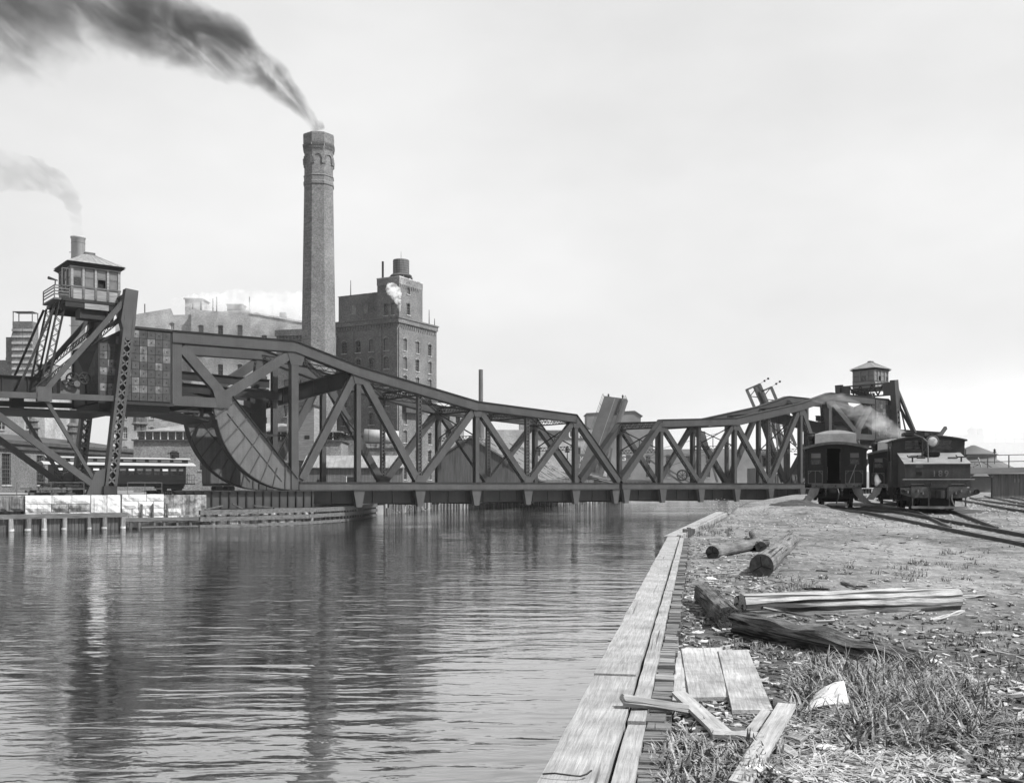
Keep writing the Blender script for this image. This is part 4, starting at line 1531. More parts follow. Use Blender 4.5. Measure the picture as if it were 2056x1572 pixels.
def side_coach():
    rz = BROT + math.pi
    root = thing('railway_coach', 'dark passenger coach with pale clerestory roof behind the bridge tower legs', 'coach', (-45.6, 115.6, 2.78), rz)
    C = M['coach']
    Lh = 7.3
    hw = 1.42
    n = 15
    pit = 2 * Lh / n
    for s in (-1, 1):
        mb = MB()
        mb.b2((-Lh, s * hw - .04, .98), (Lh, s * hw + .04, 1.95))
        mb.b2((-Lh, s * hw - .04, 2.75), (Lh, s * hw + .04, 3.15))
        for i in range(n + 1):
            x_ = min(max(-Lh + i * pit, -Lh + .15), Lh - .15)
            mb.b2((x_ - .15, s * hw - .04, 1.95), (x_ + .15, s * hw + .04, 2.75))
        mb.build('side_wall', C, root)
        MB().b2((-Lh, s * (hw + .05) - .02, 1.84), (Lh, s * (hw + .05) + .02, 1.9)).build('belt_rail', M['coach_panel'], root)
        MB().b2((-Lh, s * (hw + .05) - .02, .94), (Lh, s * (hw + .05) + .02, 1.02)).build('sill_rail', M['coach_panel'], root)
        for i in range(n):
            x_ = -Lh + (i + .5) * pit
            fr = MB()
            for z_ in (1.98, 2.72, 2.42):
                fr.b2((x_ - pit / 2 + .16, s * hw - .03, z_ - .025), (x_ + pit / 2 - .16, s * hw + .03, z_ + .025))
            wi = fr.build('window', M['coach_panel'], root)
            MB().b2((x_ - pit / 2 + .15, s * hw - .01, 2.45), (x_ + pit / 2 - .15, s * hw + .01, 2.7)).build('blind', M['glass_pale'] if i % 4 else M['trim_white'], wi)
            MB().b2((x_ - pit / 2 + .15, s * hw - .01, 2.0), (x_ + pit / 2 - .15, s * hw + .01, 2.42)).build('pane', M['glass'], wi)
    for s in (-1, 1):
        MB().b2((s * Lh - .05, -hw + .05, 1.0), (s * Lh + .05, hw - .05, 3.15)).build('end_wall', C, root)
        MB().b2((s * Lh + s * .06 - (0 if s > 0 else 1.1), -hw, .85), (s * Lh + s * .06 + (1.1 if s > 0 else 0), hw, 1.0)).build('platform', M['black'], root)
        mb = MB()
        for y_ in (-1.3, -.4, .4, 1.3):
            mb.tube((s * (Lh + 1.1), y_, 1.0), (s * (Lh + 1.1), y_, 2.0), .03, .03, 6)
        for z_ in (1.4, 2.0):
            mb.tube((s * (Lh + 1.1), -1.3, z_), (s * (Lh + 1.1), 1.3, z_), .025, .025, 6)
        mb.build('platform_railing', M['iron_grey'], root)
        MB().tube((s * (Lh + .75), 0, 1.0), (s * (Lh + .75), 0, 2.2), .05, .05, 8).build('brake_wheel', M['iron_grey'], root)
    up, dn = arch_prof(1.58, 3.12, .36)
    mb = MB().prism([(-Lh - 1.2, x, z) for x, z in up + dn], (2 * Lh + 2.4, 0, 0))
    mb.build('roof', M['coach_roof_pale'], root)
    mb = MB().b2((-Lh - .5, -.8, 3.4), (Lh + .5, .8, 3.9))
    mb.build('clerestory', C, root)
    up, dn = arch_prof(.92, 3.9, .12, 8)
    MB().prism([(-Lh - .8, x, z) for x, z in up + dn], (2 * Lh + 1.6, 0, 0)).build('clerestory_roof', M['coach_roof_pale'], root)
    for s in (-1, 1):
        for i in range(10):
            x_ = -Lh + .8 + i * 1.45
            MB().b2((x_ - .5, s * .81 - .01, 3.5), (x_ + .5, s * .81 + .01, 3.8)).build('transom_light', M['glass_pale'], root)
    mb = MB().lathe((Lh - 1.2, -.6, 4.0), [(.3, 0), (.34, .12), (.18, .18), (.18, .32), (.3, .4), (.05, .45)], 12)
    mb.build('roof_lamp_vent', M['black'], root)
    for x_ in (-5.8, 5.8):
        for dx in (-.9, .9):
            for s in (-1, 1):
                MB().tube((x_ + dx, s * .75 - .06, .42), (x_ + dx, s * .75 + .06, .42), .42, .42, 18).build('wheel', M['black'], root)
        mb = MB()
        for s in (-1, 1):
            mb.b2((x_ - 1.4, s * 1.0 - .06, .35), (x_ + 1.4, s * 1.0 + .06, .65))
        mb.build('truck_frame', M['black'], root)
    MB().b2((-Lh, -1.1, .62), (Lh, 1.1, .95)).build('underframe', M['black'], root)
    return root


side_coach()

# freight wagon behind the curved heel
wg = thing('freight_wagon', 'dark boarded freight wagon numbered 38 behind the curved bridge heel', 'wagon', (-31.0, 118.5, 2.75), BROT + math.pi)
mb = MB().b2((-5.5, -1.35, 1.0), (5.5, 1.35, 3.5))
mb.build('body', M['boards'], wg)
for i in range(24):
    MB().b2((-5.45 + i * .455, -1.38, 1.02), (-5.45 + i * .455 + .42, -1.351, 3.48)).build('plank', M['boards'], wg)
MB().prism([(-5.6, -1.5, 3.5), (-5.6, 0, 3.85), (-5.6, 1.5, 3.5)], (11.2, 0, 0)).build('roof', M['roof_tar'], wg)
text('38', .55, M['trim_white'], wg, (1.6, -1.4, 2.6))
for x_ in (-4.2, -2.8, 2.8, 4.2):
    for s in (-1, 1):
        MB().tube((x_, s * .75 - .06, .42), (x_, s * .75 + .06, .42), .42, .42, 16).build('wheel', M['black'], wg)
MB().b2((-5.5, -1.2, .7), (5.5, 1.2, 1.0)).build('underframe', M['black'], wg)

# ------------------------------------------------------------------ the stone abutment and timber wharf under the near tower
def stone_block(w, d, h, rr):
    """rock-faced block, its face uneven and its arrises broken"""
    nx, nz = max(2, int(w / .3)), max(2, int(h / .22))
    v, f = [], []
    for j in range(nz + 1):
        for i in range(nx + 1):
            edge = i in (0, nx) or j in (0, nz)
            v.append((-w / 2 + w * i / nx, (-.06 if edge else rr.uniform(-.0, .09)), -h / 2 + h * j / nz))
    m = len(v)
    v += [(-w / 2, -d, -h / 2), (w / 2, -d, -h / 2), (w / 2, -d, h / 2), (-w / 2, -d, h / 2)]
    for j in range(nz):
        for i in range(nx):
            a = j * (nx + 1) + i
            f.append((a, a + nx + 1, a + nx + 2, a + 1))
    bl, brr, tl, tr = 0, nx, nz * (nx + 1), nz * (nx + 1) + nx
    f += [(m, m + 1, m + 2, m + 3)]
    f.append(tuple([m] + list(range(0, nx + 1)) + [m + 1])[::1])
    f.append(tuple([m + 3] + list(range(tl, tr + 1)) + [m + 2])[::-1])
    f.append(tuple([m] + [j * (nx + 1) for j in range(nz + 1)] + [m + 3])[::-1])
    f.append(tuple([m + 1] + [j * (nx + 1) + nx for j in range(nz + 1)] + [m + 2]))
    mb = MB()
    mb.add(v, f)
    return mb


ab = thing('stone_abutment', 'whitish rock-faced stone abutment under the lattice pylon', 'abutment', (CB.x, CB.y, 0), BROT)
rr = random.Random(21)
MB().b2((50.5, -8.6, .2), (68.5, 1.25, 2.72)).build('core', M['stone_dark'], ab)


def course(t0, t1, z0, z1, y, mats, wmin, wmax):
    t = t0
    while t < t1 - .1:
        w = min(rr.uniform(wmin, wmax), t1 - t)
        if t1 - t - w < .5:
            w = t1 - t
        mm = rr.choice(mats)
        o = stone_block(w - .035, .6, z1 - z0 - .035, rr).build('stone', M[mm], ab)
        o.location = (t + w / 2, y + rr.uniform(-.04, .05), (z0 + z1) / 2)
        t += w


A_ = ['stone', 'stone_dark', 'stone_dark', 'stone_white']
course(60.2, 65.0, 2.06, 2.76, 1.95, A_, 1.2, 2.4)
course(60.2, 65.0, 1.42, 2.06, 1.95, A_, 1.2, 2.2)
course(60.2, 65.0, .9, 1.42, 1.98, ['stone_dark', 'stone'], 1.2, 2.2)
course(57.9, 60.2, 1.1, 2.76, 2.05, ['stone', 'stone_white'], 1.0, 1.3)
course(65.0, 69.0, 1.5, 2.7, 1.8, ['pile', 'stone_dark'], .8, 1.6)
course(54.3, 57.7, 2.2, 2.8, 1.7, ['stone_white', 'stone_white', 'stone'], .9, 1.7)
course(54.3, 57.7, 1.6, 2.2, 1.72, ['stone_white', 'stone'], .8, 1.9)
course(52.8, 57.7, 1.02, 1.6, 1.76, ['stone', 'stone_white', 'stone'], 1.0, 1.9)
course(51.5, 57.7, .4, 1.02, 1.8, ['stone', 'stone_dark', 'stone'], .9, 1.8)
course(39.9, 51.4, .85, 1.4, .95, ['stone_dark', 'stone', 'stone_dark'], .9, 1.8)
MB().b2((39.9, -W - .3, -.5), (51.6, .4, 1.38)).build('core', M['stone_dark'], ab)
for t_ in (55.3, 56.2, 54.1):
    MB().b2((t_ - .06, 1.85, .3), (t_ + .06, 2.05, 2.0)).build('mooring_post', M['wharf'], ab)

wh = thing('timber_wharf', 'dark timber wharf on piles in front of the stained stonework', 'wharf', (CB.x, CB.y, 0), BROT)
MB().bar((57.6, 2.6, 1.15), (69, 2.6, 1.15), .3, .36).build('cap_timber', M['wharf'], wh)
MB().b2((57.6, 1.9, 1.2), (69, 2.5, 1.26)).build('deck_plank', M['wharf'], wh)
t_ = 57.9
while t_ < 69:
    r_ = rr.uniform(.16, .23)
    o = MB().tube((t_, 2.62, -1.0), (t_ + rr.uniform(-.05, .05), 2.62, 1.0), r_, r_ * .94, 12).build('pile', M['pile_pale' if rr.random() < .6 else 'pile'], wh)
    o2_ = MB().lathe((t_, 2.62, .06), [(r_ + .012, 0), (r_ + .015, .05), (r_ + .01, .16)], 12).build('tide_mark', M['stone'], o)
    t_ += rr.choice((1.15, 1.45, 1.85))
t_ = 57.6
while t_ < 69:
    w = rr.uniform(.22, .34)
    MB().b2((t_, 2.28 + rr.uniform(0, .06), -1.0), (t_ + w - .025, 2.4, 1.0)).build('sheet_plank', M['boards'], wh)
    t_ += w
MB().bar((49.6, 2.75, .72), (57.8, 2.6, .74), .3, .3).build('cap_timber', M['wharf'], wh)
MB().b2((50.5, 2.0, .5), (57.6, 2.6, .56)).build('deck_plank', M['wharf'], wh)
for t_ in (50.0, 50.5, 51.2, 52.4, 53.5, 54.6, 55.4, 56.6, 57.3):
    MB().tube((t_, 2.6, -1), (t_, 2.6, .6), .13, .12, 10).build('pile', M['pile'], wh)
MB().b2((50.4, 1.9, .05), (57.6, 2.2, .45)).build('rubble_sill', M['stone_dark'], wh)
MB().bar((51, 2.78, .1), (56.5, 2.78, .12), .12, .14).build('floating_log', M['wharf'], wh)

fd = thing('timber_fender', 'open timber fender of long rails curving in under the bridge', 'fender')
FP = [Vector((-25.6, 81.6)), Vector((-21.8, 85.2)), Vector((-18.4, 89.8)), Vector((-16.4, 96)), Vector((-15.6, 104)), Vector((-15.4, 113))]
for (z_, h_, off) in ((1.3, .38, 0), (.75, .34, 0), (.16, .26, -.12)):
    for i, (a, b) in enumerate(zip(FP[:-1], FP[1:])):
        MB().bar((a.x, a.y + off, z_), (b.x, b.y + off, z_ + rr.uniform(-.03, .03)), .3, h_).build('rail', M['wharf'], fd)
for a, b in zip(FP[:-1], FP[1:]):
    k = int((b - a).length / .9)
    for i in range(k):
        q = a.lerp(b, (i + .5) / k)
        MB().tube((q.x - .1, q.y + .2, -1.0), (q.x - .1, q.y + .2, 1.5), .13, .12, 8).build('post', M['pile'], fd)
for (a, b) in (((47.4, 1.6, 1.5), (48.3, 1.6, 1.9)), ((50.8, 1.8, 1.45), (49.2, 1.5, 1.75)), ((46.3, 1.4, 1.75), (43.6, 1.6, 1.4)), ((44.6, 1.9, 1.5), (42.0, 1.8, 1.42))):
    w0, w1 = bw_(a[0], -a[1], a[2]), bw_(b[0], -b[1], b[2])
    o = MB().bar(w0 - w0, w1 - w0, .3, .1).build('driftwood_plank', M['wharf'])
    o.location = w0
    tag(o, 'loose weathered plank lying on the fender before the track girder', 'plank', 'loose planks on the fender')

rl = thing('pipe_railing', 'thin pipe railing on the edge above the stone abutment', 'railing', (CB.x, CB.y, 0), BROT)
for (t0, t1) in ((60.6, 65.5), (54.4, 57.2)):
    for z_ in (3.25, 3.75):
        MB().tube((t0, 1.5, z_), (t1, 1.5, z_), .025, .025, 6).build('rail', M['iron_grey'], rl)
    k = 3
    for i in range(k):
        t_ = t0 + (t1 - t0) * i / (k - 1)
        MB().tube((t_, 1.5, 2.7), (t_, 1.5, 3.75), .028, .028, 6).build('post', M['iron_grey'], rl)
tl = thing('timber_stack', 'stack of dark old timbers lying beside the pylon foot', 'timber stack', (CB.x, CB.y, 2.7), BROT)
for i in range(34):
    t_ = rr.uniform(59.6, 65.2)
    MB().bar((t_, rr.uniform(-.4, 1.0), .12 + (i % 4) * .22), (t_ - rr.uniform(.8, 2.2), rr.uniform(-.4, 1.0), .14 + (i % 4) * .22), .24, .2).build('timber', M['wharf'] if i % 3 else M['boards'], tl)


# a trainman on the coach step
def person(loc, label):
    v = [(0, 0, .95), (0, .02, 1.2), (0, 0, 1.45), (0, -.01, 1.56), (0, -.04, 1.68), (.1, 0, .9), (.11, .02, .5), (.12, .02, .07), (.13, -.14, .04), (-.1, 0, .9), (-.12, -.04, .5), (-.12, 0, .07), (-.13, -.16, .04),
         (.19, 0, 1.42), (.25, .02, 1.14), (.22, -.12, .92), (.21, -.17, .84), (-.19, 0, 1.42), (-.26, .03, 1.14), (-.2, -.1, .94), (-.18, -.16, .87)]
    rad = [.16, .15, .15, .06, .1, .1, .075, .05, .05, .1, .075, .05, .05, .08, .055, .042, .045, .08, .055, .042, .045]
    e = [(0, 1), (1, 2), (2, 3), (3, 4), (0, 5), (5, 6), (6, 7), (7, 8), (0, 9), (9, 10), (10, 11), (11, 12), (2, 13), (13, 14), (14, 15), (15, 16), (2, 17), (17, 18), (18, 19), (19, 20)]
    me = bpy.data.meshes.new('person')
    me.from_pydata(v, e, [])
    me.materials.append(M['loco'])
    o = bpy.data.objects.new('person', me)
    COL.objects.link(o)
    o.location = loc
    md = o.modifiers.new('skin', 'SKIN')
    for i, sv in enumerate(me.skin_vertices[0].data):
        sv.radius = (rad[i], rad[i] * .8)
        sv.use_root = i == 0
    md2 = o.modifiers.new('sub', 'SUBSURF')
    md2.levels = md2.render_levels = 2
    tag(o, label, 'person')
    MB().lathe((0, -.04, 1.74), [(.12, 0), (.125, .05), (.11, .11), (.02, .12)], 14).build('cap', M['black'], o)
    MB().b2((-.09, -.22, 1.735), (.09, -.06, 1.755)).build('cap_peak', M['black'], o)
    MB().lathe((0, -.045, 1.6), [(.03, 0), (.085, .06), (.1, .14), (.08, .2)], 12).build('face', M['clap'], o)
    return o


pp = P(84, 985, 112)
person((pp.x, pp.y, 2.72), 'man in dark clothes and a peaked cap standing by the coach platform')
# ------------------------------------------------------------------ buildings beyond the bridge
def holed_wall(mb, axis, fixed, a0, a1, z0, z1, holes, inward, depth=0.3):
    """a wall plane with real window openings and their reveals"""
    def pt(a, z, off=0.0):
        return (a, fixed + inward * off, z) if axis == 'x' else (fixed + inward * off, a, z)
    As = sorted({a0, a1} | {h[0] for h in holes} | {h[1] for h in holes})
    Zs = sorted({z0, z1} | {h[2] for h in holes} | {h[3] for h in holes})
    for i in range(len(As) - 1):
        for j in range(len(Zs) - 1):
            ca, cz = (As[i] + As[i + 1]) / 2, (Zs[j] + Zs[j + 1]) / 2
            if any(h[0] < ca < h[1] and h[2] < cz < h[3] for h in holes):
                continue
            mb.add([pt(As[i], Zs[j]), pt(As[i + 1], Zs[j]), pt(As[i + 1], Zs[j + 1]), pt(As[i], Zs[j + 1])], [(0, 1, 2, 3)])
    for (a, b, c, d) in holes:
        q = [(a, c), (b, c), (b, d), (a, d)]
        for k in range(4):
            u, w = q[k], q[(k + 1) % 4]
            mb.add([pt(*u), pt(*w), pt(*w, depth), pt(*u, depth)], [(0, 1, 2, 3)])


WIN = {}


def windows(root, axis, fixed, holes, inward, arch=True, pale=0.3, bars=(1, 2), frame='iron_grey', sill=True, seed=1, hood=None):
    rr = random.Random(seed)
    for (a, b, c, d) in holes:
        w, h = round(b - a, 2), round(d - c, 2)
        key = (w, h, bars, frame, arch, sill, hood)
        if key not in WIN:
            mb = MB()
            for x in (-w / 2 + .04, w / 2 - .04):
                mb.b2((x - .05, -.04, 0), (x + .05, .04, h))
            for z in (.04, h - .04, h / 2):
                mb.b2((-w / 2, -.041, z - .05), (w / 2, .041, z + .05))
            for k in range(1, bars[0] + 1):
                x = -w / 2 + w * k / (bars[0] + 1)
                mb.b2((x - .025, -.03, 0), (x + .025, .03, h))
            for k in range(1, bars[1] * 2):
                if k != bars[1]:
                    z = h * k / (bars[1] * 2)
                    mb.b2((-w / 2, -.029, z - .025), (w / 2, .029, z + .025))
            fm = mb.mesh('window')
            fm.materials.append(M[frame])
            pm = {}
            for nm in ('glass', 'glass_pale'):
                p = MB().b2((-w / 2, -.005, 0), (w / 2, .005, h)).mesh('pane')
                p.materials.append(M[nm])
                pm[nm] = p
            hm = None
            if arch:
                mb = MB()
                pts = [(-w / 2 - .12 + (w + .24) * k / 6, h + .02 + .3 * w * (1 - (2 * k / 6 - 1) ** 2)) for k in range(7)]
                for (x0, z0_), (x1, z1_) in zip(pts[:-1], pts[1:]):
                    mb.bar((x0, 0, z0_ - .05), (x1, 0, z1_ - .05), .2, .22, (0, 0, 1))
                hm = mb.mesh('arch')
                hm.materials.append(M[hood or 'brick_red'])
            sm_ = None
            if sill:
                sm_ = MB().b2((-w / 2 - .1, -.1, -.14), (w / 2 + .1, .12, 0)).mesh('sill')
                sm_.materials.append(M['stone'])
            WIN[key] = (fm, pm, hm, sm_)
        fm, pm, hm, sm_ = WIN[key]
        m = (a + b) / 2
        off = fixed + inward * .2
        loc = (m, off, c) if axis == 'x' else (off, m, c)
        rot = (0, 0, 0) if axis == 'x' else (0, 0, math.pi / 2)
        wo_ = inst('window', fm, root, loc, rot)
        inst('pane', pm['glass_pale' if rr.random() < pale else 'glass'], wo_, (0, 0, 0))
        sg = (-1 if inward > 0 else 1) * (1 if axis == 'x' else -1)
        if hm:
            inst('arch', hm, wo_, (0, sg * .2, 0))
        if sm_:
            inst('sill', sm_, wo_, (0, sg * .22, 0))


def cols_rows(xs, zs, w, h):
    return [(x - w / 2, x + w / 2, z, z + h) for x in xs for z in zs]


# --- brick mill with corner tower and rooftop tank
def mill():
    rz = -R(28.6)
    cx, cy = -20.6, 180.0
    root = thing('brick_mill', 'dark brick mill block with arched windows and stepped corner tower beside the tall chimney', 'building', (cx, cy, 2.0), rz)
    H = 31.7
    LW, RW = 16.0, 12.8
    zs = [H - 5.6 - 3.35 * k for k in range(9)]
    hl = cols_rows((-2.6, -5.9, -9.0, -12.2), zs, 1.15, 2.1)
    hr = cols_rows((2.2, 6.2, 10.4), [z - .0 for z in zs], 1.15, 2.1)
    mb = MB()
    holed_wall(mb, 'x', 0, -LW, 0, 0, H, hl, 1)
    holed_wall(mb, 'y', 0, 0, RW, 0, H, hr, -1)
    mb.add([(-LW, 0, 0), (-LW, RW, 0), (-LW, RW, H), (-LW, 0, H)], [(0, 1, 2, 3)])
    mb.add([(-LW, RW, 0), (0, RW, 0), (0, RW, H), (-LW, RW, H)], [(0, 1, 2, 3)])
    mb.build('wall', M['brick_red'], root)
    MB().b2((-LW, 0, H - .3), (0, RW, H - .2)).build('roof', M['roof_tar'], root)
    windows(root, 'x', 0, hl, 1, seed=3, hood='brick_shed')
    windows(root, 'y', 0, hr, -1, seed=4, pale=.5, hood='brick_shed')
    # bay piers, cornice with corbel teeth
    for x in (-.7, -4.25, -10.6):
        MB().b2((x - .7, -.22, 0), (x + .7, -.002, H - 1.6)).build('pier', M['brick_red'], root)
    MB().b2((.002, .05, 0), (.2, 1.0, H - 1.6)).build('pier', M['brick_red'], root)
    mb = MB().b2((-LW, -.35, H - .7), (.35, .0, H + .1))
    mb.b2((-LW, -.5, H + .1), (.5, .1, H + .35))
    mb.b2((.001, .0, H - .7), (.35, RW, H + .1))
    mb.b2((.1, .1, H + .1), (.5, RW + .2, H + .35))
    mb.build('cornice', M['brick_red'], root)
    for i in range(26):
        x = -LW + .3 + i * .6
        MB().prism([(x - .28, -.12, H - .72), (x + .28, -.12, H - .72), (x, -.12, H - 1.7)], (0, .11, 0)).build('corbel', M['brick_red'], root)
    for i in range(20):
        y = .4 + i * .62
        MB().prism([(.12, y - .28, H - .72), (.12, y + .28, H - .72), (.12, y, H - 1.7)], (-.11, 0, 0)).build('corbel', M['brick_red'], root)
    # tower block set back on the corner
    tx0, tx1, ty0, ty1, TH = -5.2, -.3, .8, 8.4, 39.4
    wl = [(-3.7, -2.8, H + .9, H + 3.0), (-2.1, -1.3, H + .9, H + 3.0)]
    wr = [(3.2, 4.2, H + 5.0, H + 7.0), (3.2, 4.2, H + 1.2, H + 3.2)]
    mb = MB()
    holed_wall(mb, 'x', ty0, tx0, tx1, H - .2, TH, wl, 1)
    holed_wall(mb, 'y', tx1, ty0, ty1, H - .2, TH, wr, -1)
    mb.add([(tx0, ty0, H - .2), (tx0, ty1, H - .2), (tx0, ty1, TH), (tx0, ty0, TH)], [(0, 1, 2, 3)])
    mb.add([(tx0, ty1, H - .2), (tx1, ty1, H - .2), (tx1, ty1, TH), (tx0, ty1, TH)], [(0, 1, 2, 3)])
    mb.add([(tx0, ty0, TH - .1), (tx1, ty0, TH - .1), (tx1, ty1, TH - .1), (tx0, ty1, TH - .1)], [(0, 1, 2, 3)])
    mb.build('tower_wall', M['brick_red'], root)
    MB().b2((tx0 - .1, ty0 - .1, TH), (tx1 + .1, ty1 + .1, TH + .18)).build('coping', M['stone'], root)
    mb = MB().b2((tx0 - .06, ty0 - .06, TH - 1.2), (tx1 + .06, ty0 - .001, TH))
    mb.b2((tx1 + .001, ty0 - .06, TH - 1.2), (tx1 + .06, ty1, TH))
    mb.build('frieze', M['brick_shed'], root)
    for i in range(9):
        y = ty0 + .5 + i * .7
        MB().prism([(tx1 + .1, y - .25, TH - 1.22), (tx1 + .1, y + .25, TH - 1.22), (tx1 + .1, y, TH - 1.9)], (-.09, 0, 0)).build('corbel', M['brick_red'], root)
    windows(root, 'x', ty0, wl, 1, seed=7)
    windows(root, 'y', tx1, wr, -1, seed=8)
    # lower upper-storey block behind
    mb = MB().b2((-15.5, 2.5, H - .1), (tx0 - .02, RW - .5, H + 5.6))
    mb.build('attic_wall', M['brick_red'], root)
    MB().b2((-15.6, 2.4, H + 5.6), (tx0 - .03, RW - .4, H + 5.75)).build('coping', M['stone_dark'], root)
    for x in (-9.0, -11.8):
        MB().b2((x - .5, 2.44, H + 2.0), (x + .5, 2.49, H + 3.8)).build('blocked_window', M['brick_shed'], root)
    # loading balcony on the corner wall
    mb = MB().b2((.05, 1.2, 17.2), (1.2, 7.4, 17.4))
    for y in (1.3, 3.0, 5.2, 7.3):
        mb.b2((1.0, y - .05, 17.4), (1.1, y + .05, 20.4))
    mb.build('hoist_balcony', M['wharf'], root)
    MB().b2((.02, 1.2, 14.8), (1.0, 7.0, 17.15)).build('hoist_hood', M['boards'], root)
    for i, (y, z) in enumerate(((3.4, 19.4), (3.4, 18.8), (3.4, 18.2))):
        MB().b2((1.0, 1.3, z - .1), (1.06, 7.3, z + .1)).build('balcony_board', M['boards_mid'], root)
    mb = MB().tube((-4.0, 1.2, TH), (-4.0, 1.2, TH + 6.5), .17, .17, 10)
    o = MB()
    for (x, y, h) in ((-13.0, 3, 3.0), (-.2, 10.5, 3.2), (-.2, 12.4, 1.8)):
        MB().tube((x, y, (H + 5.7) if x < -10 else H + .2), (x, y, (H + 5.7 if x < -10 else H) + h), .09, .05, 8).build('roof_pipe', M['black'], root)
    # things standing on the mill
    mat = root.matrix_basis.copy()
    loc = mat @ Vector((-2.4, 4.4, TH))
    tk = thing('water_tank', 'round wooden water tank on the roof of the brick mill tower', 'water tank', loc, rz)
    for (x, y) in ((-1.4, -1.4), (1.4, -1.4), (1.4, 1.4), (-1.4, 1.4)):
        MB().b2((x - .15, y - .15, 0), (x + .15, y + .15, .8)).build('leg', M['wharf'], tk)
    MB().lathe((0, 0, .8), [(1.9, 0), (2.05, .15), (1.75, .45)], 20).build('collar', M['wharf'], tk)
    MB().lathe((0, 0, 1.25), [(1.5, 0), (1.5, 2.6), (1.45, 2.7), (.1, 2.85)], 24).build('barrel', M['boards_mid'], tk)
    for i in range(6):
        MB().torus((0, 0, 1.4 + i * .44), (0, 0, 1), 1.51, .03, 24, 5).build('hoop', M['black'], tk)
    MB().tube((0, 0, 4.0), (0, 0, 5.6), .04, .02, 6).build('rod', M['black'], tk)
    pl = mat @ Vector((-4.6, 1.7, TH))
    o = MB().tube((0, 0, -.2), (0, 0, 3.4), .2, .2, 10).build('roof_flue', M['black'], None, False, pl)
    tag(o, 'thin black flue pipe beside the rooftop water tank', 'flue')
    return root, mat


mill_root, mill_mat = mill()

# --- annex left of the stack
an = thing('brick_annex', 'low dark brick annex showing to the side of the chimney foot', 'building', (-42.8, 181.0, 2.0), -R(14))
mb = MB()
hol = cols_rows((2.0, 5.2), (5, 9.5, 14, 18.5), 1.0, 2.1)
holed_wall(mb, 'x', 0, 0, 8.5, 0, 29.5, hol, 1)
mb.add([(0, 0, 0), (0, 9, 0), (0, 9, 29.5), (0, 0, 29.5)], [(0, 1, 2, 3)])
mb.add([(8.5, 0, 0), (8.5, 9, 0), (8.5, 9, 29.5), (8.5, 0, 29.5)], [(0, 1, 2, 3)])
mb.build('wall', M['brick_red'], an)
MB().b2((0, 0, 29.2), (8.5, 9, 29.4)).build('roof', M['roof_tar'], an)
mb = MB().b2((-.2, -.3, 28.6), (8.7, .0, 29.7))
mb.build('cornice', M['brick_red'], an)
for i in range(12):
    x = .4 + i * .7
    MB().prism([(x - .3, -.16, 28.58), (x + .3, -.16, 28.58), (x, -.16, 27.6)], (0, .15, 0)).build('corbel', M['brick_red'], an)
windows(an, 'x', 0, hol, 1, seed=12)

# --- tall octagonal chimney
def chimney():
    bx, by = -32.0, 165.0
    root = thing('brick_chimney', 'tall octagonal brick chimney with corbelled arcaded top', 'chimney', (bx, by, 2.0), 0)
    base = math.atan2(-bx, -by) if False else math.atan2(by, bx)
    ph = base + R(22.5) - R(3)
    k = 1 / math.cos(R(22.5))
    H = 59.4
    prof = [(3.05 * k, 0), (2.72 * k, 25), (2.32 * k, H - 8.6), (2.44 * k, H - 8.5), (2.44 * k, H - 8.1), (2.34 * k, H - 7.9), (2.34 * k, H - 7.2), (2.44 * k, H - 7.1), (2.3 * k, H - 6.95), (2.28 * k, H - 3.4), (2.34 * k, H - 3.0), (2.38 * k, H - 2.0), (2.46 * k, H - 1.7), (2.48 * k, H - .35), (2.4 * k, H - .1), (2.2 * k, H)]
    MB().lathe((0, 0, 0), prof, 8, ph).build('shaft', M['brick_stack'], root)
    MB().lathe((0, 0, H - .4), [(1.7, 0), (1.7, .45)], 16).build('flue_mouth', M['hole'], root)
    for i in range(8):
        a = ph + R(22.5) + i * R(45)
        c, s = math.cos(a), math.sin(a)
        d, u = Vector((c, s, 0)), Vector((-s, c, 0))
        mb = MB()
        r0 = 2.3
        pts = [(-.62 * math.cos(R(q)), H - 4.2 + .62 * math.sin(R(q))) for q in range(0, 181, 22)]
        pts = [(-.62, H - 4.9)] + pts + [(.62, H - 4.9)]
        for (p, q), (p2, q2) in zip(pts[:-1], pts[1:]):
            mb.bar(d * r0 + u * p + Vector((0, 0, q)), d * r0 + u * p2 + Vector((0, 0, q2)), .16, .26, d)
        mb.build('arch', M['brick_red'], root)
        a2 = a + R(22.5)
        e = Vector((math.cos(a2), math.sin(a2), 0))
        MB().bar(e * 2.42 + Vector((0, 0, H - 5.2)), e * 2.48 + Vector((0, 0, H - 4.2)), .7, .3, e).build('corner_corbel', M['brick_red'], root)
        mb = MB()
        for r_ in range(2):
            for j in range(7):
                p = -.78 + j * .26 + (0.13 if r_ else 0) - .0
                mb.bar(d * (2.38 + r_ * .06) + u * p + Vector((0, 0, H - 2.75 + r_ * .5)), d * (2.41 + r_ * .07) + u * p + Vector((0, 0, H - 2.35 + r_ * .5)), .13, .22, d)
        stuff(mb.build('dentil', M['brick_red'], root))
    return root


chimney()

# --- sheet iron stack behind the near tower
st = thing('iron_chimney', 'pale sheet iron chimney with rung ladder behind the operator hut', 'chimney', (-78.4, 180, 2.2), 0)
MB().lathe((0, 0, 0), [(1.35, 0), (1.25, 20), (1.18, 45.8), (1.3, 45.9), (1.3, 46.2), (1.0, 46.25)], 28).build('shaft', M['tin_stack'], st, True)
for i in range(15):
    MB().torus((0, 0, 3 + i * 3.0), (0, 0, 1), 1.34 - i * .011, .035, 28, 5).build('seam', M['iron_grey'], st)
for i in range(18):
    MB().tube((-1.2, -.2, 6 + i * 2.2), (-1.55, -.2, 6 + i * 2.2), .05, .05, 6).build('rung', M['black'], st)

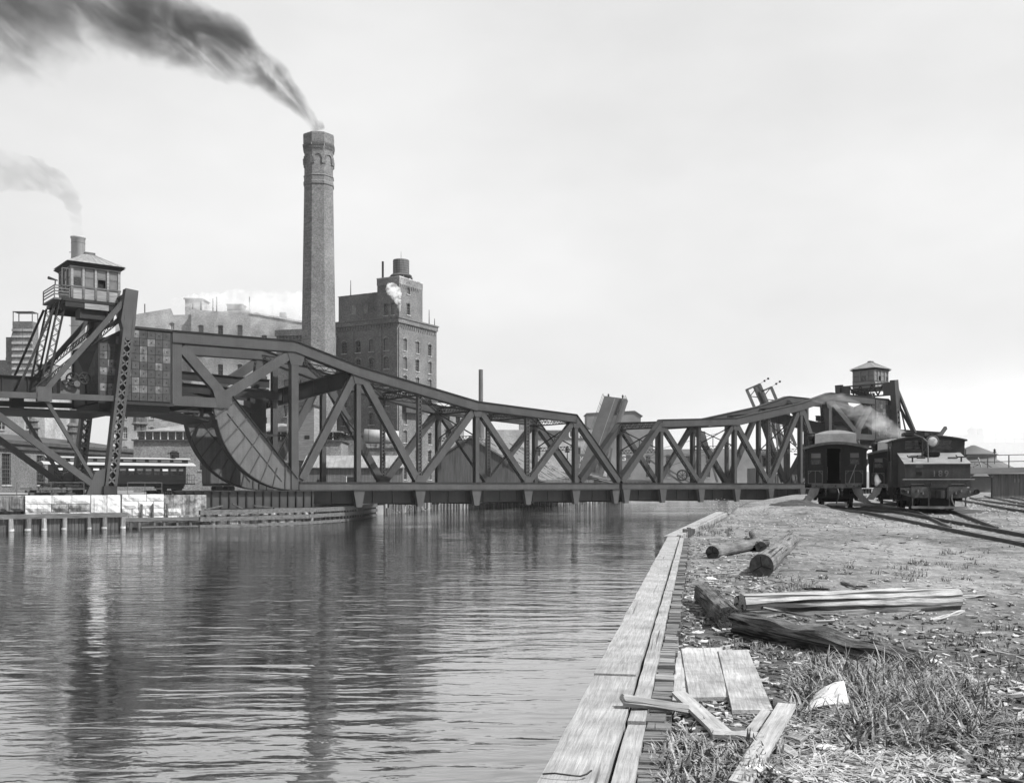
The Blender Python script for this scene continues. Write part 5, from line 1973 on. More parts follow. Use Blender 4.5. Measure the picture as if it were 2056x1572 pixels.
# --- big pale warehouse
def warehouse():
    root = thing('pale_warehouse', 'big pale whitewashed brick warehouse with arched windows wreathed in steam', 'building', (-90.0, 226.0, 2.2), 0)
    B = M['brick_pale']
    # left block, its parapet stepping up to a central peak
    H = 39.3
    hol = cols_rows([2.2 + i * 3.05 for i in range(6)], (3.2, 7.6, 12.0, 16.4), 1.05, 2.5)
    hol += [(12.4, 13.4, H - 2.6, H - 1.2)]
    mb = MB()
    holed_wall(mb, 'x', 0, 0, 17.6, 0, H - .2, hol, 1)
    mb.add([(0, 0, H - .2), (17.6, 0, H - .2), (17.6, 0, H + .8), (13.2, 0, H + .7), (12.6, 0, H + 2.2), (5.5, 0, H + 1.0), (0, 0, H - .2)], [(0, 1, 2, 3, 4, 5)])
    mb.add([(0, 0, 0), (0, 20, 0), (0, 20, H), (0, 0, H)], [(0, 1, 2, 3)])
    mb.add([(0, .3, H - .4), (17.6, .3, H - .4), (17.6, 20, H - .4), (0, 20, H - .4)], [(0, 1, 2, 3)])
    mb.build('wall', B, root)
    windows(root, 'x', 0, hol, 1, frame='trim_white', seed=31, pale=.4, hood='brick_pale')
    MB().torus((11.8, -.02, H - 3.2), (0, 1, 0), .8, .1, 20, 6).build('round_plaque', M['stone'], root)
    # middle block, slightly nearer with a stepped parapet
    H2 = 40.6
    h2 = cols_rows((19.8, 24.2, 28.6), (H2 - 5.6, H2 - 10.0, H2 - 14.4), 1.15, 2.4)
    mb = MB()
    holed_wall(mb, 'x', -1.2, 17.6, 31.0, 0, H2 - .2, h2, 1)
    mb.add([(17.6, -1.2, H2 - .2), (31, -1.2, H2 - .2), (31, -1.2, H2 + .4), (25.2, -1.2, H2 + .1), (24.8, -1.2, H2 - .05), (19.4, -1.2, H2 + .3), (17.6, -1.2, H2 + .6)], [(0, 1, 2, 3, 4, 5, 6)])
    mb.add([(17.6, -1.2, 0), (17.6, 0, 0), (17.6, 0, H2), (17.6, -1.2, H2)], [(0, 1, 2, 3)])
    mb.add([(17.6, -1, H2 - .4), (31, -1, H2 - .4), (31, 18, H2 - .4), (17.6, 18, H2 - .4)], [(0, 1, 2, 3)])
    mb.build('wall', B, root)
    windows(root, 'x', -1.2, h2, 1, seed=32, pale=.2, hood='brick_pale')
    # right wing whose eave falls away
    H3 = 39.2
    h3 = [(a - .6, a + .6, z, z + 2.4) for a in (3.0, 7.2, 11.4, 15.6) for z in (H3 - 6.4, H3 - 11, H3 - 15.6, H3 - 20.2, H3 - 24.8, H3 - 29.4)]
    wing = MB()
    holed_wall(wing, 'x', 0, 0, 21.5, 0, H3 - 3.0, h3, 1)
    wing.add([(0, 0, H3 - 3.0), (21.5, 0, H3 - 3.0), (21.5, 0, H3 - 2.2), (0, 0, H3 + 1.2)], [(0, 1, 2, 3)])
    wing.add([(0, .2, H3 + 1.0), (21.5, .2, H3 - 2.4), (21.5, 16, H3 - 2.4), (0, 16, H3 + 1.0)], [(0, 1, 2, 3)])
    wo_ = wing.build('wing_wall', B, root)
    wo_.location = (31.0, -1.2, 0)
    wo_.rotation_euler = (0, 0, R(8))
    windows(wo_, 'x', 0, h3, 1, seed=33, pale=.25, hood='brick_pale')
    mb = MB().b2((-.1, -.25, 0), (21.5, -.002, .3))
    o = MB().prism([(-.1, -.25, H3 + .9), (21.6, -.25, H3 - 2.5), (21.6, -.25, H3 - 2.1), (-.1, -.25, H3 + 1.3)], (0, .5, 0)).build('coping', M['stone'], root)
    o.location, o.rotation_euler = wo_.location, wo_.rotation_euler
    # roof furniture
    MB().b2((14.5, 4, H + .2), (18.5, 9, H + 5.0)).build('roof_house', B, root)
    MB().prism([(14.2, 3.7, H + 5.0), (18.8, 3.7, H + 5.0), (18.8, 3.7, H + 5.15), (14.2, 3.7, H + 5.3)], (0, 5.6, 0)).build('roof_house_roof', M['roof_tin'], root)
    MB().b2((24.5, 3, H2 - .4), (28.0, 6, H2 + 2.2)).build('roof_house', M['far_dark'], root)
    MB().b2((24.3, 2.8, H2 + 2.2), (28.2, 6.2, H2 + 2.4)).build('roof_house_roof', M['roof_tar'], root)
    for (x, y, z, h) in ((6.5, .5, H + .3, 3.0), (17.7, -.4, H + .6, 2.6), (19.4, 0, H2, 2.4), (30.6, -.6, H2, 3.4), (23.0, 0, H2, 3.5), (22.0, .5, H2, 3.2)):
        MB().tube((x, y, z - .6), (x, y, z + h), .12, .12, 8).build('vent_pipe', M['black'], root)
    for (x, w, h, gap) in ((44.0, 1.6, 4.2, 1.4), (47.3, 1.5, 2.8, 2.0)):
        MB().b2((x - w / 2, 1, H3 - 4), (x + w / 2, 2.4, H3 - 2 + h)).build('flue', M['brick_shed'], root)
        mb = MB()
        for dx in (-.6, .6):
            mb.b2((x + dx - .05, 1.1, H3 - 2 + h), (x + dx + .05, 1.25, H3 - 2 + h + gap))
        mb.b2((x - 1.1, .8, H3 - 2 + h + gap), (x + 1.1, 2.6, H3 - 2 + h + gap + .15))
        mb.build('flue_cap', M['black'], root)
    MB().b2((37, 1, H3 - 2.5), (38.4, 2, H3 + 1.6)).build('flue', M['brick_shed'], root)
    return root


warehouse()

# --- grain building at the far left
gb = thing('brick_elevator_building', 'hazy brick building with a louvred hoist tower left of the iron chimney', 'building', (-104.5, 200, 2.2), 0)
mb = MB()
hol = cols_rows((2.2, 5.0), (11.0, 3.0), 1.2, 3.2)
holed_wall(mb, 'x', 0, -4, 6.0, 0, 26.5, hol, 1)
holed_wall(mb, 'x', 1.0, 6.0, 12.0, 0, 25.8, [], 1)
mb.b2((-4, .31, 25.6), (12, 14, 25.8))
mb.add([(12, 1, 0), (12, 14, 0), (12, 14, 25.8), (12, 1, 25.8)], [(0, 1, 2, 3)])
mb.build('wall', M['brick_shed'], gb)
windows(gb, 'x', 0, hol, 1, arch=False, seed=41)
mb = MB().b2((5.0, -1.6, 0), (9.0, .9, 34.0))
mb.b2((3.2, -.6, 26), (4.98, .9, 31.0))
mb.build('hoist_tower', M['brick_red'], gb)
for i in range(19):
    MB().b2((4.9, -1.75, 9 + i * 1.28), (7.0, -1.61, 9.45 + i * 1.28)).build('louvre', M['brick_pale'], gb)
    MB().b2((7.15, -1.75, 9 + i * 1.28), (9.05, -1.61, 9.45 + i * 1.28)).build('louvre', M['brick_pale'], gb)
mb = MB()
for (x, y) in ((5.1, -1.5), (8.9, -1.5), (8.9, .8), (5.1, .8)):
    mb.b2((x - .07, y - .07, 34), (x + .07, y + .07, 36))
mb.b2((5, -1.6, 35.9), (9, .9, 36.02))
mb.build('roof_railing', M['iron_grey'], gb)
MB().bar((3.2, -.4, 26.5), (5.0, -.4, 33.6), .3, .3).build('ladder', M['iron_grey'], gb)
sm_b = thing('small_brick_house', 'pale house wall with a dark shuttered window under the tower strut', 'building', (-80.5, 162, 2.2), 0)
mb = MB()
hol = [(1.2, 2.4, 10.4, 13.2), (-3.2, -2.0, 10.4, 13.2)]
holed_wall(mb, 'x', 0, -7, 4.5, 0, 16.6, hol, 1)
mb.add([(4.5, 0, 0), (4.5, 9, 0), (4.5, 9, 16.6), (4.5, 0, 16.6)], [(0, 1, 2, 3)])
mb.b2((-7, .31, 16.4), (4.5, 9, 16.55))
mb.build('wall', M['brick_pale'], sm_b)
windows(sm_b, 'x', 0, hol, 1, arch=False, seed=43, frame='trim_white')
MB().b2((-7.2, -.2, 16.6), (4.7, .3, 16.9)).build('coping', M['stone_dark'], sm_b)

# --- long brick car shed on the far bank
def shed():
    d = Vector((.06, 1, 0)).normalized()
    rz = math.atan2(d.y, d.x)            # local x runs along the wall, away from the river
    root = thing('brick_car_shed', 'long low brick car shed with dark cornice behind the passenger coach', 'building', (-67.3, 108, 2.7), rz)
    L, H = 64.0, 6.6
    hol = [(a, a + 2.1, .9, 5.0) for a in (12.6, 21, 29.4, 37.8, 46.2, 54.6)]
    mb = MB()
    holed_wall(mb, 'x', 0, -30, L, 0, H, hol, 1)
    mb.add([(L, 0, 0), (L, 22, 0), (L, 22, H), (L, 0, H)], [(0, 1, 2, 3)])
    mb.build('wall', M['brick_red'], root)
    windows(root, 'x', 0, hol, 1, arch=False, bars=(3, 4), seed=51, pale=.1)
    mb = MB().b2((-30, -.35, H - 1.0), (L + .2, -.001, H - .3))
    mb.b2((-30, -.6, H - .3), (L + .4, .2, H + .15))
    mb.build('cornice', M['roof_tar'], root)
    mb = MB()
    mb.add([(-30, -.6, H + .16), (L + .3, -.6, H + .16), (L + .3, 11, H + 1.9), (-30, 11, H + 1.9), (-30, 22, H + .1), (L + .3, 22, H + .1)], [(0, 1, 2, 3), (3, 2, 5, 4)])
    mb.build('roof', M['roof_tar'], root)
    for (x, y) in ((16, 3), (34, 3), (44, 2.6), (47.5, 4)):
        z = H + .3 + y * .15
        MB().lathe((x, y, z), [(.62, 0), (.62, 1.5), (.9, 1.6), (.9, 1.75), (.6, 1.9), (.55, 2.5), (.78, 2.6), (.5, 2.9), (.15, 3.1)], 8).build('roof_ventilator', M['iron_grey'], root)
    return root


shed()
# --- engine house with clerestory
eh = thing('brick_engine_house', 'pale brick engine house with a strip of clerestory windows and arched openings', 'building', (-53.2, 140, 2.6), R(3))
hol = [(5.0, 6.3, 3.1, 5.6), (9.1, 10.4, 3.1, 6.0), (13.2, 14.5, 3.1, 6.0), (17.4, 18.7, 3.1, 6.0), (21.5, 22.8, 3.1, 6.0)]
mb = MB()
holed_wall(mb, 'x', 0, 0, 29, 0, 7.2, hol, 1)
mb.add([(0, 0, 0), (0, 14, 0), (0, 14, 7.2), (0, 0, 7.2)], [(0, 1, 2, 3)])
mb.add([(29, 0, 0), (29, 14, 0), (29, 14, 7.2), (29, 0, 7.2)], [(0, 1, 2, 3)])
mb.build('wall', M['brick_shed'], eh)
windows(eh, 'x', 0, hol, 1, seed=61, pale=.15, hood='brick_shed')
MB().b2((-.2, -.3, 7.2), (29.2, 14, 7.4)).build('eave', M['roof_tar'], eh)
MB().b2((.3, .5, 7.4), (28.6, 13.5, 8.5)).build('clerestory_wall', M['hole'], eh)
for i in range(27):
    MB().b2((.4 + i * 1.05, .38, 7.4), (.52 + i * 1.05, .49, 8.5)).build('mullion', M['trim_white'], eh)
    MB().b2((.53 + i * 1.05, .44, 7.5), (1.44 + i * 1.05, .46, 8.4)).build('pane', M['glass'], eh)
MB().prism([(.0, .1, 8.5), (29, .1, 8.5), (29, .1, 8.65), (0, .1, 8.65)], (0, 14, 0)).build('roof', M['roof_tin'], eh)
MB().prism([(1, .6, 8.66), (28, .6, 8.66), (20, 5, 10.0), (7, 5, 10.0)], (0, 8, 0)).build('upper_roof', M['roof_tin'], eh)
for x in (-1.2, .9):
    MB().lathe((x if x > 0 else .3, 1.2 if x > 0 else .8, 8.6), [(.5, 0), (.5, .8), (.85, 1.0), (.6, 1.3), (.6, 1.9), (.2, 2.2)], 8).build('roof_ventilator', M['iron_grey'], eh)

# --- yard buildings seen through the trusses
wt = thing('clapboard_tower', 'pale clapboard coaling tower seen between the bridge posts', 'shed', (-29.5, 139, 2.4), R(-6))
MB().b2((-1.9, 0, 4.6), (1.9, 4, 12.2)).build('body', M['clap'], wt)
for i in range(22):
    MB().b2((-1.95, -.06, 4.65 + i * .34), (1.95, -.001, 4.95 + i * .34)).build('clapboard', M['clap'], wt)
for (x) in (-1.6, 1.6):
    MB().b2((x - .18, .2, 0), (x + .18, .6, 4.6)).build('leg', M['boards_mid'], wt)
MB().prism([(-2.1, -.3, 12.2), (2.1, -.3, 12.2), (2.1, -.3, 12.4), (-2.1, -.3, 13.0)], (0, 4.6, 0)).build('roof', M['roof_tar'], wt)
MB().b2((.6, -.09, 7.6), (1.3, -.061, 8.1)).build('hatch', M['hole'], wt)
MB().bar((1.2, -.4, 5.2), (3.0, -.6, 3.0), .5, .3).build('chute', M['boards_mid'], wt)

ls = thing('low_shed', 'low board shed with a pale tin roof beyond the bridge bottom chord', 'shed', (-26.5, 127, 2.4), R(4))
mb = MB().b2((0, 0, 0), (12.5, 4, 3.4))
mb.build('wall', M['boards_mid'], ls)
for i in range(38):
    MB().b2((.02 + i * .328, -.035 - (i % 3) * .01, .02), (.02 + i * .328 + .3, -.001, 3.38)).build('board', M['boards_mid'], ls)
mb = MB().prism([(-.3, -.4, 3.35), (-.3, 4.4, 5.0), (-.3, 4.4, 5.1), (-.3, -.4, 3.45)], (13.1, 0, 0))
mb.build('roof', M['roof_tin'], ls)
for i in range(18):
    MB().bar((.2 + i * .7, -.42, 3.48), (.2 + i * .7, 4.4, 5.12), .05, .05).build('roof_batten', M['roof_tin'], ls)
MB().b2((5.4, -.08, 1.4), (6.3, -.065, 2.2)).build('window', M['hole'], ls)
MB().b2((5.3, -.1, 1.3), (5.4, -.05, 2.3)).build('window_frame', M['trim_white'], ls)
MB().b2((1.7, -.3, 0), (2.1, -.1, 1.9)).build('switch_stand', M['hole'], ls)
bb = thing('brick_boiler_house', 'dark brick boiler house behind the low tin-roofed shed', 'building', (-28.4, 150, 2.4), R(2))
mb = MB()
hol = [(6.2, 7.4, 2.0, 4.2), (2.0, 3.2, 2.0, 4.2)]
holed_wall(mb, 'x', 0, 0, 9.2, 0, 8.9, hol, 1)
mb.add([(9.2, 0, 0), (9.2, 8, 0), (9.2, 8, 8.9), (9.2, 0, 8.9)], [(0, 1, 2, 3)])
mb.build('wall', M['brick_shed'], bb)
windows(bb, 'x', 0, hol, 1, seed=71, hood='brick_shed')
MB().b2((-.2, -.25, 8.6), (9.4, 8, 9.0)).build('roof', M['roof_tar'], bb)
tb = thing('boiler_tank', 'horizontal riveted iron tank on a dark brick base beyond the bridge', 'tank', (-20.0, 146, 2.4), R(3))
MB().b2((-1.4, -.8, 0), (3.2, 2.4, 6.6)).build('base', M['brick_red'], tb)
MB().b2((-1.6, -1.0, 6.6), (3.4, 2.6, 7.2)).build('ledge', M['stone_dark'], tb)
MB().tube((-1.7, .6, 8.4), (3.3, .6, 8.1), 1.05, 1.05, 24).build('drum', M['tin_stack'], tb, True)
for x in (-1.0, .8, 2.6):
    MB().torus((x, .6, 8.35 - x * .06), (1, 0, -.06), 1.06, .04, 24, 5).build('band', M['iron_grey'], tb)

bn = thing('board_barn', 'big dark board barn with a long pale patched roof behind the bridge', 'barn', (-10.8, 150, 2.4), R(6))
g = [(0, 0), (14.5, 0), (14.5, 2.2), (4.6, 8.3), (0, 5.6)]
MB().prism([(x, 0, z) for x, z in g], (0, .2, 0)).build('gable_wall', M['boards'], bn)
for i in range(44):
    x = .02 + i * .33
    zt_ = min(5.6 + x * .587, 8.3 - (x - 4.6) * .616) if x < 4.6 else 8.3 - (x + .3 - 4.6) * .616
    MB().b2((x, -.04 - (i % 4) * .008, .02), (x + .3, -.001, max(.4, zt_ - .05))).build('board', M['boards'], bn)
mb = MB().prism([(4.5, -.4, 8.35), (15.2, -.4, 1.75), (15.3, -.4, 1.95), (4.6, -.4, 8.6)], (11, 32, 0))
mb.build('roof', M['boards_mid'], bn)
MB().prism([(4.6, -.4, 8.35), (-.4, -.4, 5.3), (-.4, -.4, 5.5), (4.6, -.4, 8.6)], (11, 32, 0)).build('roof', M['roof_tar'], bn)
rr = random.Random(77)
for i in range(70):
    u, w = rr.random(), rr.random()
    p = Vector((4.6 + 10.6 * u, -.4, 8.62 - 6.65 * u)) + Vector((11, 32, 0)) * w
    q = p + Vector((rr.uniform(.6, 2.2), 0, 0)).lerp(Vector((11, 32, 0)).normalized() * 2, rr.uniform(0, .3))
    q.z = p.z - (q.x - p.x - 11 / 32 * (q.y - p.y)) * .627
    MB().bar(p + Vector((0, 0, .05)), q + Vector((0, 0, .05)), rr.uniform(.08, .3), .06).build('loose_batten', M['boards_mid'] if i % 2 else M['roof_tar'], bn)
MB().b2((14.5, 3, 0), (24, 30, 2.0)).build('lean_to', M['boards_mid'], bn)
MB().b2((-3.5, -1.5, 0), (-2.3, -.6, 2.4)).build('yard_crate', M['clap'], bn)

lum = thing('lumber_pile', 'slumped pile of old lumber and scrap beyond the bridge centre', 'lumber pile', (14.5, 158, 2.2))
for i in range(170):
    u = rr.random()
    x, y = rr.gauss(0, 3.4), rr.uniform(0, 9)
    h = max(.15, 3.6 - abs(x + 2) * .45) * rr.uniform(.5, 1)
    a = rr.gauss(.5, .45)
    l_ = rr.uniform(1.2, 3.5)
    MB().bar((x - math.cos(a) * l_, y, h + .35 * l_ * .5), (x + math.cos(a) * l_, y + math.sin(a) * l_, h - .35 * l_ * .5), rr.uniform(.12, .35), .1).build('plank', M[rr.choice(('boards_mid', 'wharf', 'clap', 'boards'))], lum)
# white heap
hp = MB()
for i in range(60):
    hp.lathe((rr.gauss(0, 1.3), rr.gauss(0, .5), rr.uniform(0, .9)), [(.3, 0), (.4, .2), (.2, .4)], 6, rr.random())
o = hp.build('stone_heap', M['stone_white'])
o.location = (-12.6, 134, 2.3)
stuff(o, 'heap of white broken stone beyond the bridge bottom chord', 'rubble')
# timber piling along the far bank
pil = thing('bank_piling', 'row of weathered bank piles along the water under the bridge', 'piling', (0, 0, 0))
pts = [Vector(p) for p in LB[8:12]]
for a, b in zip(pts[:-1], pts[1:]):
    k = int((b - a).length / .95)
    for i in range(k):
        q = a.lerp(b, (i + rr.uniform(-.3, .3)) / k)
        r_ = rr.uniform(.12, .24)
        MB().tube((q.x + .15, q.y - .2, -1), (q.x + .15 + rr.uniform(-.1, .1), q.y - .2, rr.uniform(.7, 2.4)), r_, r_ * .9, 8).build('pile', M['pile'] if i % 7 else M['wharf'], pil)
for i in range(16):
    q = pts[0].lerp(pts[1], rr.random())
    o = MB().bar((0, 0, 0), (rr.uniform(-1.5, 1.5), rr.uniform(-1, 1), rr.uniform(.2, 1.4)), .12, .08).build('drift_stick', M['clap'] if i % 2 else M['wharf'])
    o.location = (q.x + rr.uniform(0, 1.2), q.y - rr.uniform(.2, 1.5), .05)
    tag(o, 'broken drift stick caught among the bank piles under the bridge', 'stick', 'drift caught by the bank piles')

# --- street front with painted signs, thin stack
sf = thing('street_block', 'hazy brick street block with painted wall signs seen over the barn roof', 'building', (-6.5, 262, 2.0), R(2))
hol = cols_rows((4.6, 7.6, 13.4, 24.0), (9.3, 3.6), 1.2, 2.2)
mb = MB()
holed_wall(mb, 'x', 0, 0, 32, 0, 16.2, hol, 1)
mb.b2((0, .31, 15.8), (32, 12, 16.0))
mb.add([(0, 0, 0), (0, 12, 0), (0, 12, 16.2), (0, 0, 16.2)], [(0, 1, 2, 3)])
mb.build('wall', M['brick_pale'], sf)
windows(sf, 'x', 0, hol, 1, seed=81, hood='brick_shed')
MB().b2((8.6, 3, 16), (12.2, 7, 19.5)).build('roof_house', M['brick_shed'], sf)
MB().prism([(22, 1, 16), (28, 1, 16), (25, 1, 18.4)], (0, 8, 0)).build('roof_gable', M['roof_tar'], sf)
MB().b2((12.4, -.12, 13.6), (26.0, -.02, 16.0)).build('sign_board', M['sign_dark'], sf)
for ch, x in (('C', 14.5), ('O', 19.6), ('U', 22.2), ('R', 24.6)):
    text(ch, 2.3, M['trim_white'], sf, (x, -.16, 14.8))
MB().b2((23.6, -2.1, 7.2), (28.6, -2.0, 9.8)).build('sign_board', M['sign_dark'], sf)
text('K CL', 1.9, M['trim_white'], sf, (26.2, -2.14, 8.4))
MB().b2((23.8, -2.0, 0), (24.0, -1.9, 9.6)).build('sign_post', M['boards'], sf)
MB().b2((28.2, -2.0, 0), (28.4, -1.9, 9.6)).build('sign_post', M['boards'], sf)
lp = P(1139, 975, 240)
o = thing('street_lamp', 'slender street lamp standing before the hazy street block', 'lamp', (lp.x, lp.y, 2))
MB().tube((0, 0, 0), (0, 0, 9.5), .16, .12, 8).build('post', M['black'], o)
MB().lathe((0, 0, 9.5), [(.5, 0), (.7, .3), (.25, .5), (.5, .9), (.1, 1.6)], 8).build('lantern', M['black'], o)
th = thing('slim_chimney', 'slim hazy chimney with a narrow upper pipe over the barn', 'chimney', (-8.2, 262, 2), 0)
MB().lathe((0, 0, 0), [(1.05, 0), (1.0, 21.0), (.6, 22.2), (.56, 32.0)], 12).build('shaft', M['far_dark'], th)
nc_ = thing('narrow_house', 'narrow pale tenement between the mill and the barn', 'building', (-22, 240, 2), R(-4))
mb = MB()
hol = cols_rows((1.5, 4.0, 6.5, 9.0), (2.5, 6, 9.5, 13, 16.5), 1.1, 1.9)
holed_wall(mb, 'x', 0, 0, 10.5, 0, 20.5, hol, 1)
mb.b2((0, .31, 20.2), (10.5, 9, 20.4))
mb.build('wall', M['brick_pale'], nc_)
windows(nc_, 'x', 0, hol, 1, seed=83, hood='brick_shed')
MB().b2((6.9, 1, 20.4), (7.9, 2, 23.5)).build('chimney', M['brick_shed'], nc_)
bg_ = thing('brick_row', 'distant long brick wall behind the raised bridge leaf', 'building', (23, 300, 2), R(0))
mb = MB()
holed_wall(mb, 'x', 0, 0, 60, 0, 12.5, cols_rows((6, 12, 18, 24, 30, 36), (4, 8.2), 1.4, 2.2), 1)
mb.b2((0, .31, 12.2), (60, 12, 12.4))
mb.build('wall', M['far_pale'], bg_)
windows(bg_, 'x', 0, cols_rows((6, 12, 18, 24, 30, 36), (4, 8.2), 1.4, 2.2), 1, seed=84, hood='far_dark')
text('G', 2.4, M['trim_white'], bg_, (10.5, -.1, 9.8))

# --- raised bascule leaves further up the river
def raised_leaf():
    root = thing('raised_bascule_leaf', 'raised steel bascule road leaf with railings tilted against the sky', 'bridge', (22.0, 205, 3.0), 0)
    a = P(1178, 968, 205) - Vector((22, 205, 3))
    b = P(1236, 799, 212) - Vector((22, 205, 3))
    u = Vector((1.0, -.45, -.12)).normalized()
    ax = (b - a).normalized()
    nr = ax.cross(u).normalized()
    nr = -nr if nr.y > 0 else nr
    hw = 2.5
    mb = MB()
    mb.bar(a, b, 2 * hw, .5, nr)
    mb.build('deck', M['steel_far'], root)
    for s in (-1, -.35, .35, 1):
        MB().bar(a + u * (s * hw) - nr * .5, b + u * (s * hw) - nr * .5, .12, .9, nr).build('girder', M['steel_far'], root)
    for s in (-1.0, 1.0):
        for k in (.7, 1.4):
            MB().bar(a + u * (s * hw) + nr * k, b + u * (s * hw) + nr * k, .07, .07, nr).build('railing', M['steel_far'], root)
    for i in range(10):
        p = a.lerp(b, i / 9)
        for s in (-1, 1):
            MB().bar(p + u * (s * hw), p + u * (s * hw) + nr * 1.4, .06, .06, ax).build('railing_post', M['steel_far'], root)
    MB().bar(a.lerp(b, .1) + nr * .27, b + nr * .27, .12, .03, nr).build('slot_rail', M['line'], root)
    MB().bar(a.lerp(b, .8) + u * 1.4 + nr * .3, b + u * 1.4 - ax * .4 + nr * .3, .5, .2, nr).build('lock', M['black'], root)
    for x in (-1.6, 1.6):
        p = b + u * x
        MB().lathe((p.x, p.y, p.z), [(.12, 0), (.2, .3), (.2, .6), (.05, .8)], 8).build('end_lamp', M['black'], root)
    for dx, l_ in ((1.4, 7.5), (2.6, 6.5), (4.0, 8.0)):
        MB().bar(a + Vector((dx, 0, -1)), a + Vector((dx + 1.2, .4, l_ - 1)), .35, .5, (0, 1, 0)).build('counter_arm', M['steel_far'], root)
    MB().b2((a.x - 1.5, a.y - .5, -3), (a.x + 6.5, a.y + 4, 1.0)).build('pier', M['far_dark'], root)
    for i in range(6):
        MB().b2((a.x - 1 + i * 1.3, a.y - .9, -3), (a.x - .7 + i * 1.3, a.y - .6, .6)).build('pier_pile', M['boards'], root)
    return root


raised_leaf()
rb = thing('raised_truss_bridge', 'raised twin truss lift span with tip lamps rising over the far bridge leaf', 'bridge', (58, 230, 2.5), 0)
for off, ln in ((0, 0), (4.2, 1)):
    a = P(1566 + off * 4.5, 900, 230) - Vector((58, 230, 2.5))
    b = P(1512 + off * 5.6, 777 + ln * 6, 230) - Vector((58, 230, 2.5))
    ax = (b - a).normalized()
    sd = Vector((.92, 0, .39))
    for s in (-1, .35, 1) if not ln else (-1, 1):
        MB().bar(a + sd * (s * 1.6), b + sd * (s * 1.6), .6, .5, (0, 1, 0)).build('chord', M['steel_far'], rb)
    if not ln:
        MB().bar(a + sd * .9, b + sd * .9, 1.9, .25, (0, 1, 0)).build('deck', M['far_dark'], rb)
    mb = MB().zig(a, b, sd * 1.5, 9, .2, .2)
    mb.build('web', M['steel_far'], rb)
    MB().bar(b + sd * -1.8, b + sd * 1.8, .4, .5, (0, 1, 0)).build('end_strut', M['steel_far'], rb)
    MB().bar(b + sd * 1.4, b + sd * 1.4 + Vector((2.2, 0, 1.4)), .06, .06).build('lamp_arm', M['black'], rb)
    for q in (.0, .62, 1.0):
        c_ = b + sd * 1.4 + Vector((2.2, 0, 1.4)) * q
        MB().lathe((c_.x, c_.y, c_.z - .25), [(.1, 0), (.26, .12), (.26, .36), (.1, .5)], 8).build('tip_lamp', M['black'], rb)
for i in range(5):
    a = P(1540 + i * 11, 905, 226) - Vector((58, 230, 2.5))
    MB().bar(a, a + Vector((.5 - i * .5, 2, 9.5)), .3, .3).build('tower_leg', M['steel_far'], rb)
MB().b2((-3, -5, 0), (8, 3, 5)).build('pier', M['far_dark'], rb)
gr = thing('grain_elevator', 'distant boxy grain elevator with a gabled headhouse behind the raised leaf', 'building', (33.0, 330, 2), 0)
MB().b2((-8, 0, 0), (13.8, 16, 20.2)).build('bin_block', M['far_pale'], gr)
MB().b2((4.4, .2, 20.2), (13.8, 14, 21.4)).build('shoulder', M['far_pale'], gr)
MB().prism([(-8, 1, 20.2), (9.8, 1, 20.2), (9.8, 1, 24.6), (7.8, 1, 26.0), (-8, 1, 25.2)], (0, 12, 0)).build('headhouse', M['far_pale'], gr)
MB().prism([(-8.3, .7, 25.2), (7.8, .7, 26.0), (10.4, .7, 24.4), (10.4, .7, 24.7), (7.8, .7, 26.4), (-8.3, .7, 25.6)], (0, 12.6, 0)).build('roof', M['far_dark'], gr)

dr = thing('derrick', 'derrick with sloping lattice boom and big rope drum beyond the bridge', 'derrick', (64, 192, 2.0) if False else tuple(P(1350, 996, 190)), 0)
o0 = P(1350, 996, 190)
for (q0, q1, w) in (((1300, 920), (1372, 972), .5), ((1330, 935), (1390, 972), .4), ((1388, 972), (1413, 868), .55), ((1413, 868), (1440, 968), .5), ((1300, 920), (1330, 900), .2)):
    a, b = P(*q0, 190) - o0, P(*q1, 190) - o0
    mb = MB()
    for k in (-1, 1):
        mb.bar(a + Vector((0, k * .4, 0)), b + Vector((0, k * .4, 0)), .16, w * .5)
    mb.zig(a, b, (0, .4, 0), 8, .08, .06)
    mb.build('boom', M['steel_far'], dr)
c_ = P(1370, 954, 189) - o0
mb = MB().torus(c_, (0, 1, 0), .95, .16, 20, 6)
for i in range(8):
    mb.bar(c_, c_ + Vector((.95 * math.cos(i * .785), 0, .95 * math.sin(i * .785))), .09, .09, (0, 1, 0))
mb.build('rope_drum', M['black'], dr)
for (a, b) in (((1300, 920), (1430, 905)), ((1330, 900), (1440, 870)), ((1330, 940), (1440, 905))):
    MB().tube(P(*a, 190) - o0, P(*b, 190) - o0, .04, .04, 5).build('guy_rope', M['black'], dr)
MB().b2((P(1398, 880, 190) - o0).to_tuple(), (P(1416, 866, 188) - o0).to_tuple()).build('masthead', M['steel_far'], dr)
bd = thing('barge_deckhouse', 'small pale work boat deckhouse lying beyond the bridge centre', 'boat', tuple(P(1285, 990, 205)), 0)
MB().prism([(-5, -1.5, -.8), (4.5, -1.5, -.8), (5.5, -1.5, .6), (-5.6, -1.5, .6)], (0, 3.4, 0)).build('hull', M['far_dark'], bd)
MB().b2((-3.6, -1, .6), (3.2, 1.2, 2.6)).build('cabin', M['far_pale'], bd)
for i in range(7):
    MB().b2((-3.2 + i * .9, -1.05, 1.3), (-2.7 + i * .9, -1.001, 2.2)).build('window', M['glass'], bd)
MB().b2((-3.9, -1.3, 2.6), (3.5, 1.5, 2.75)).build('roof', M['far_dark'], bd)

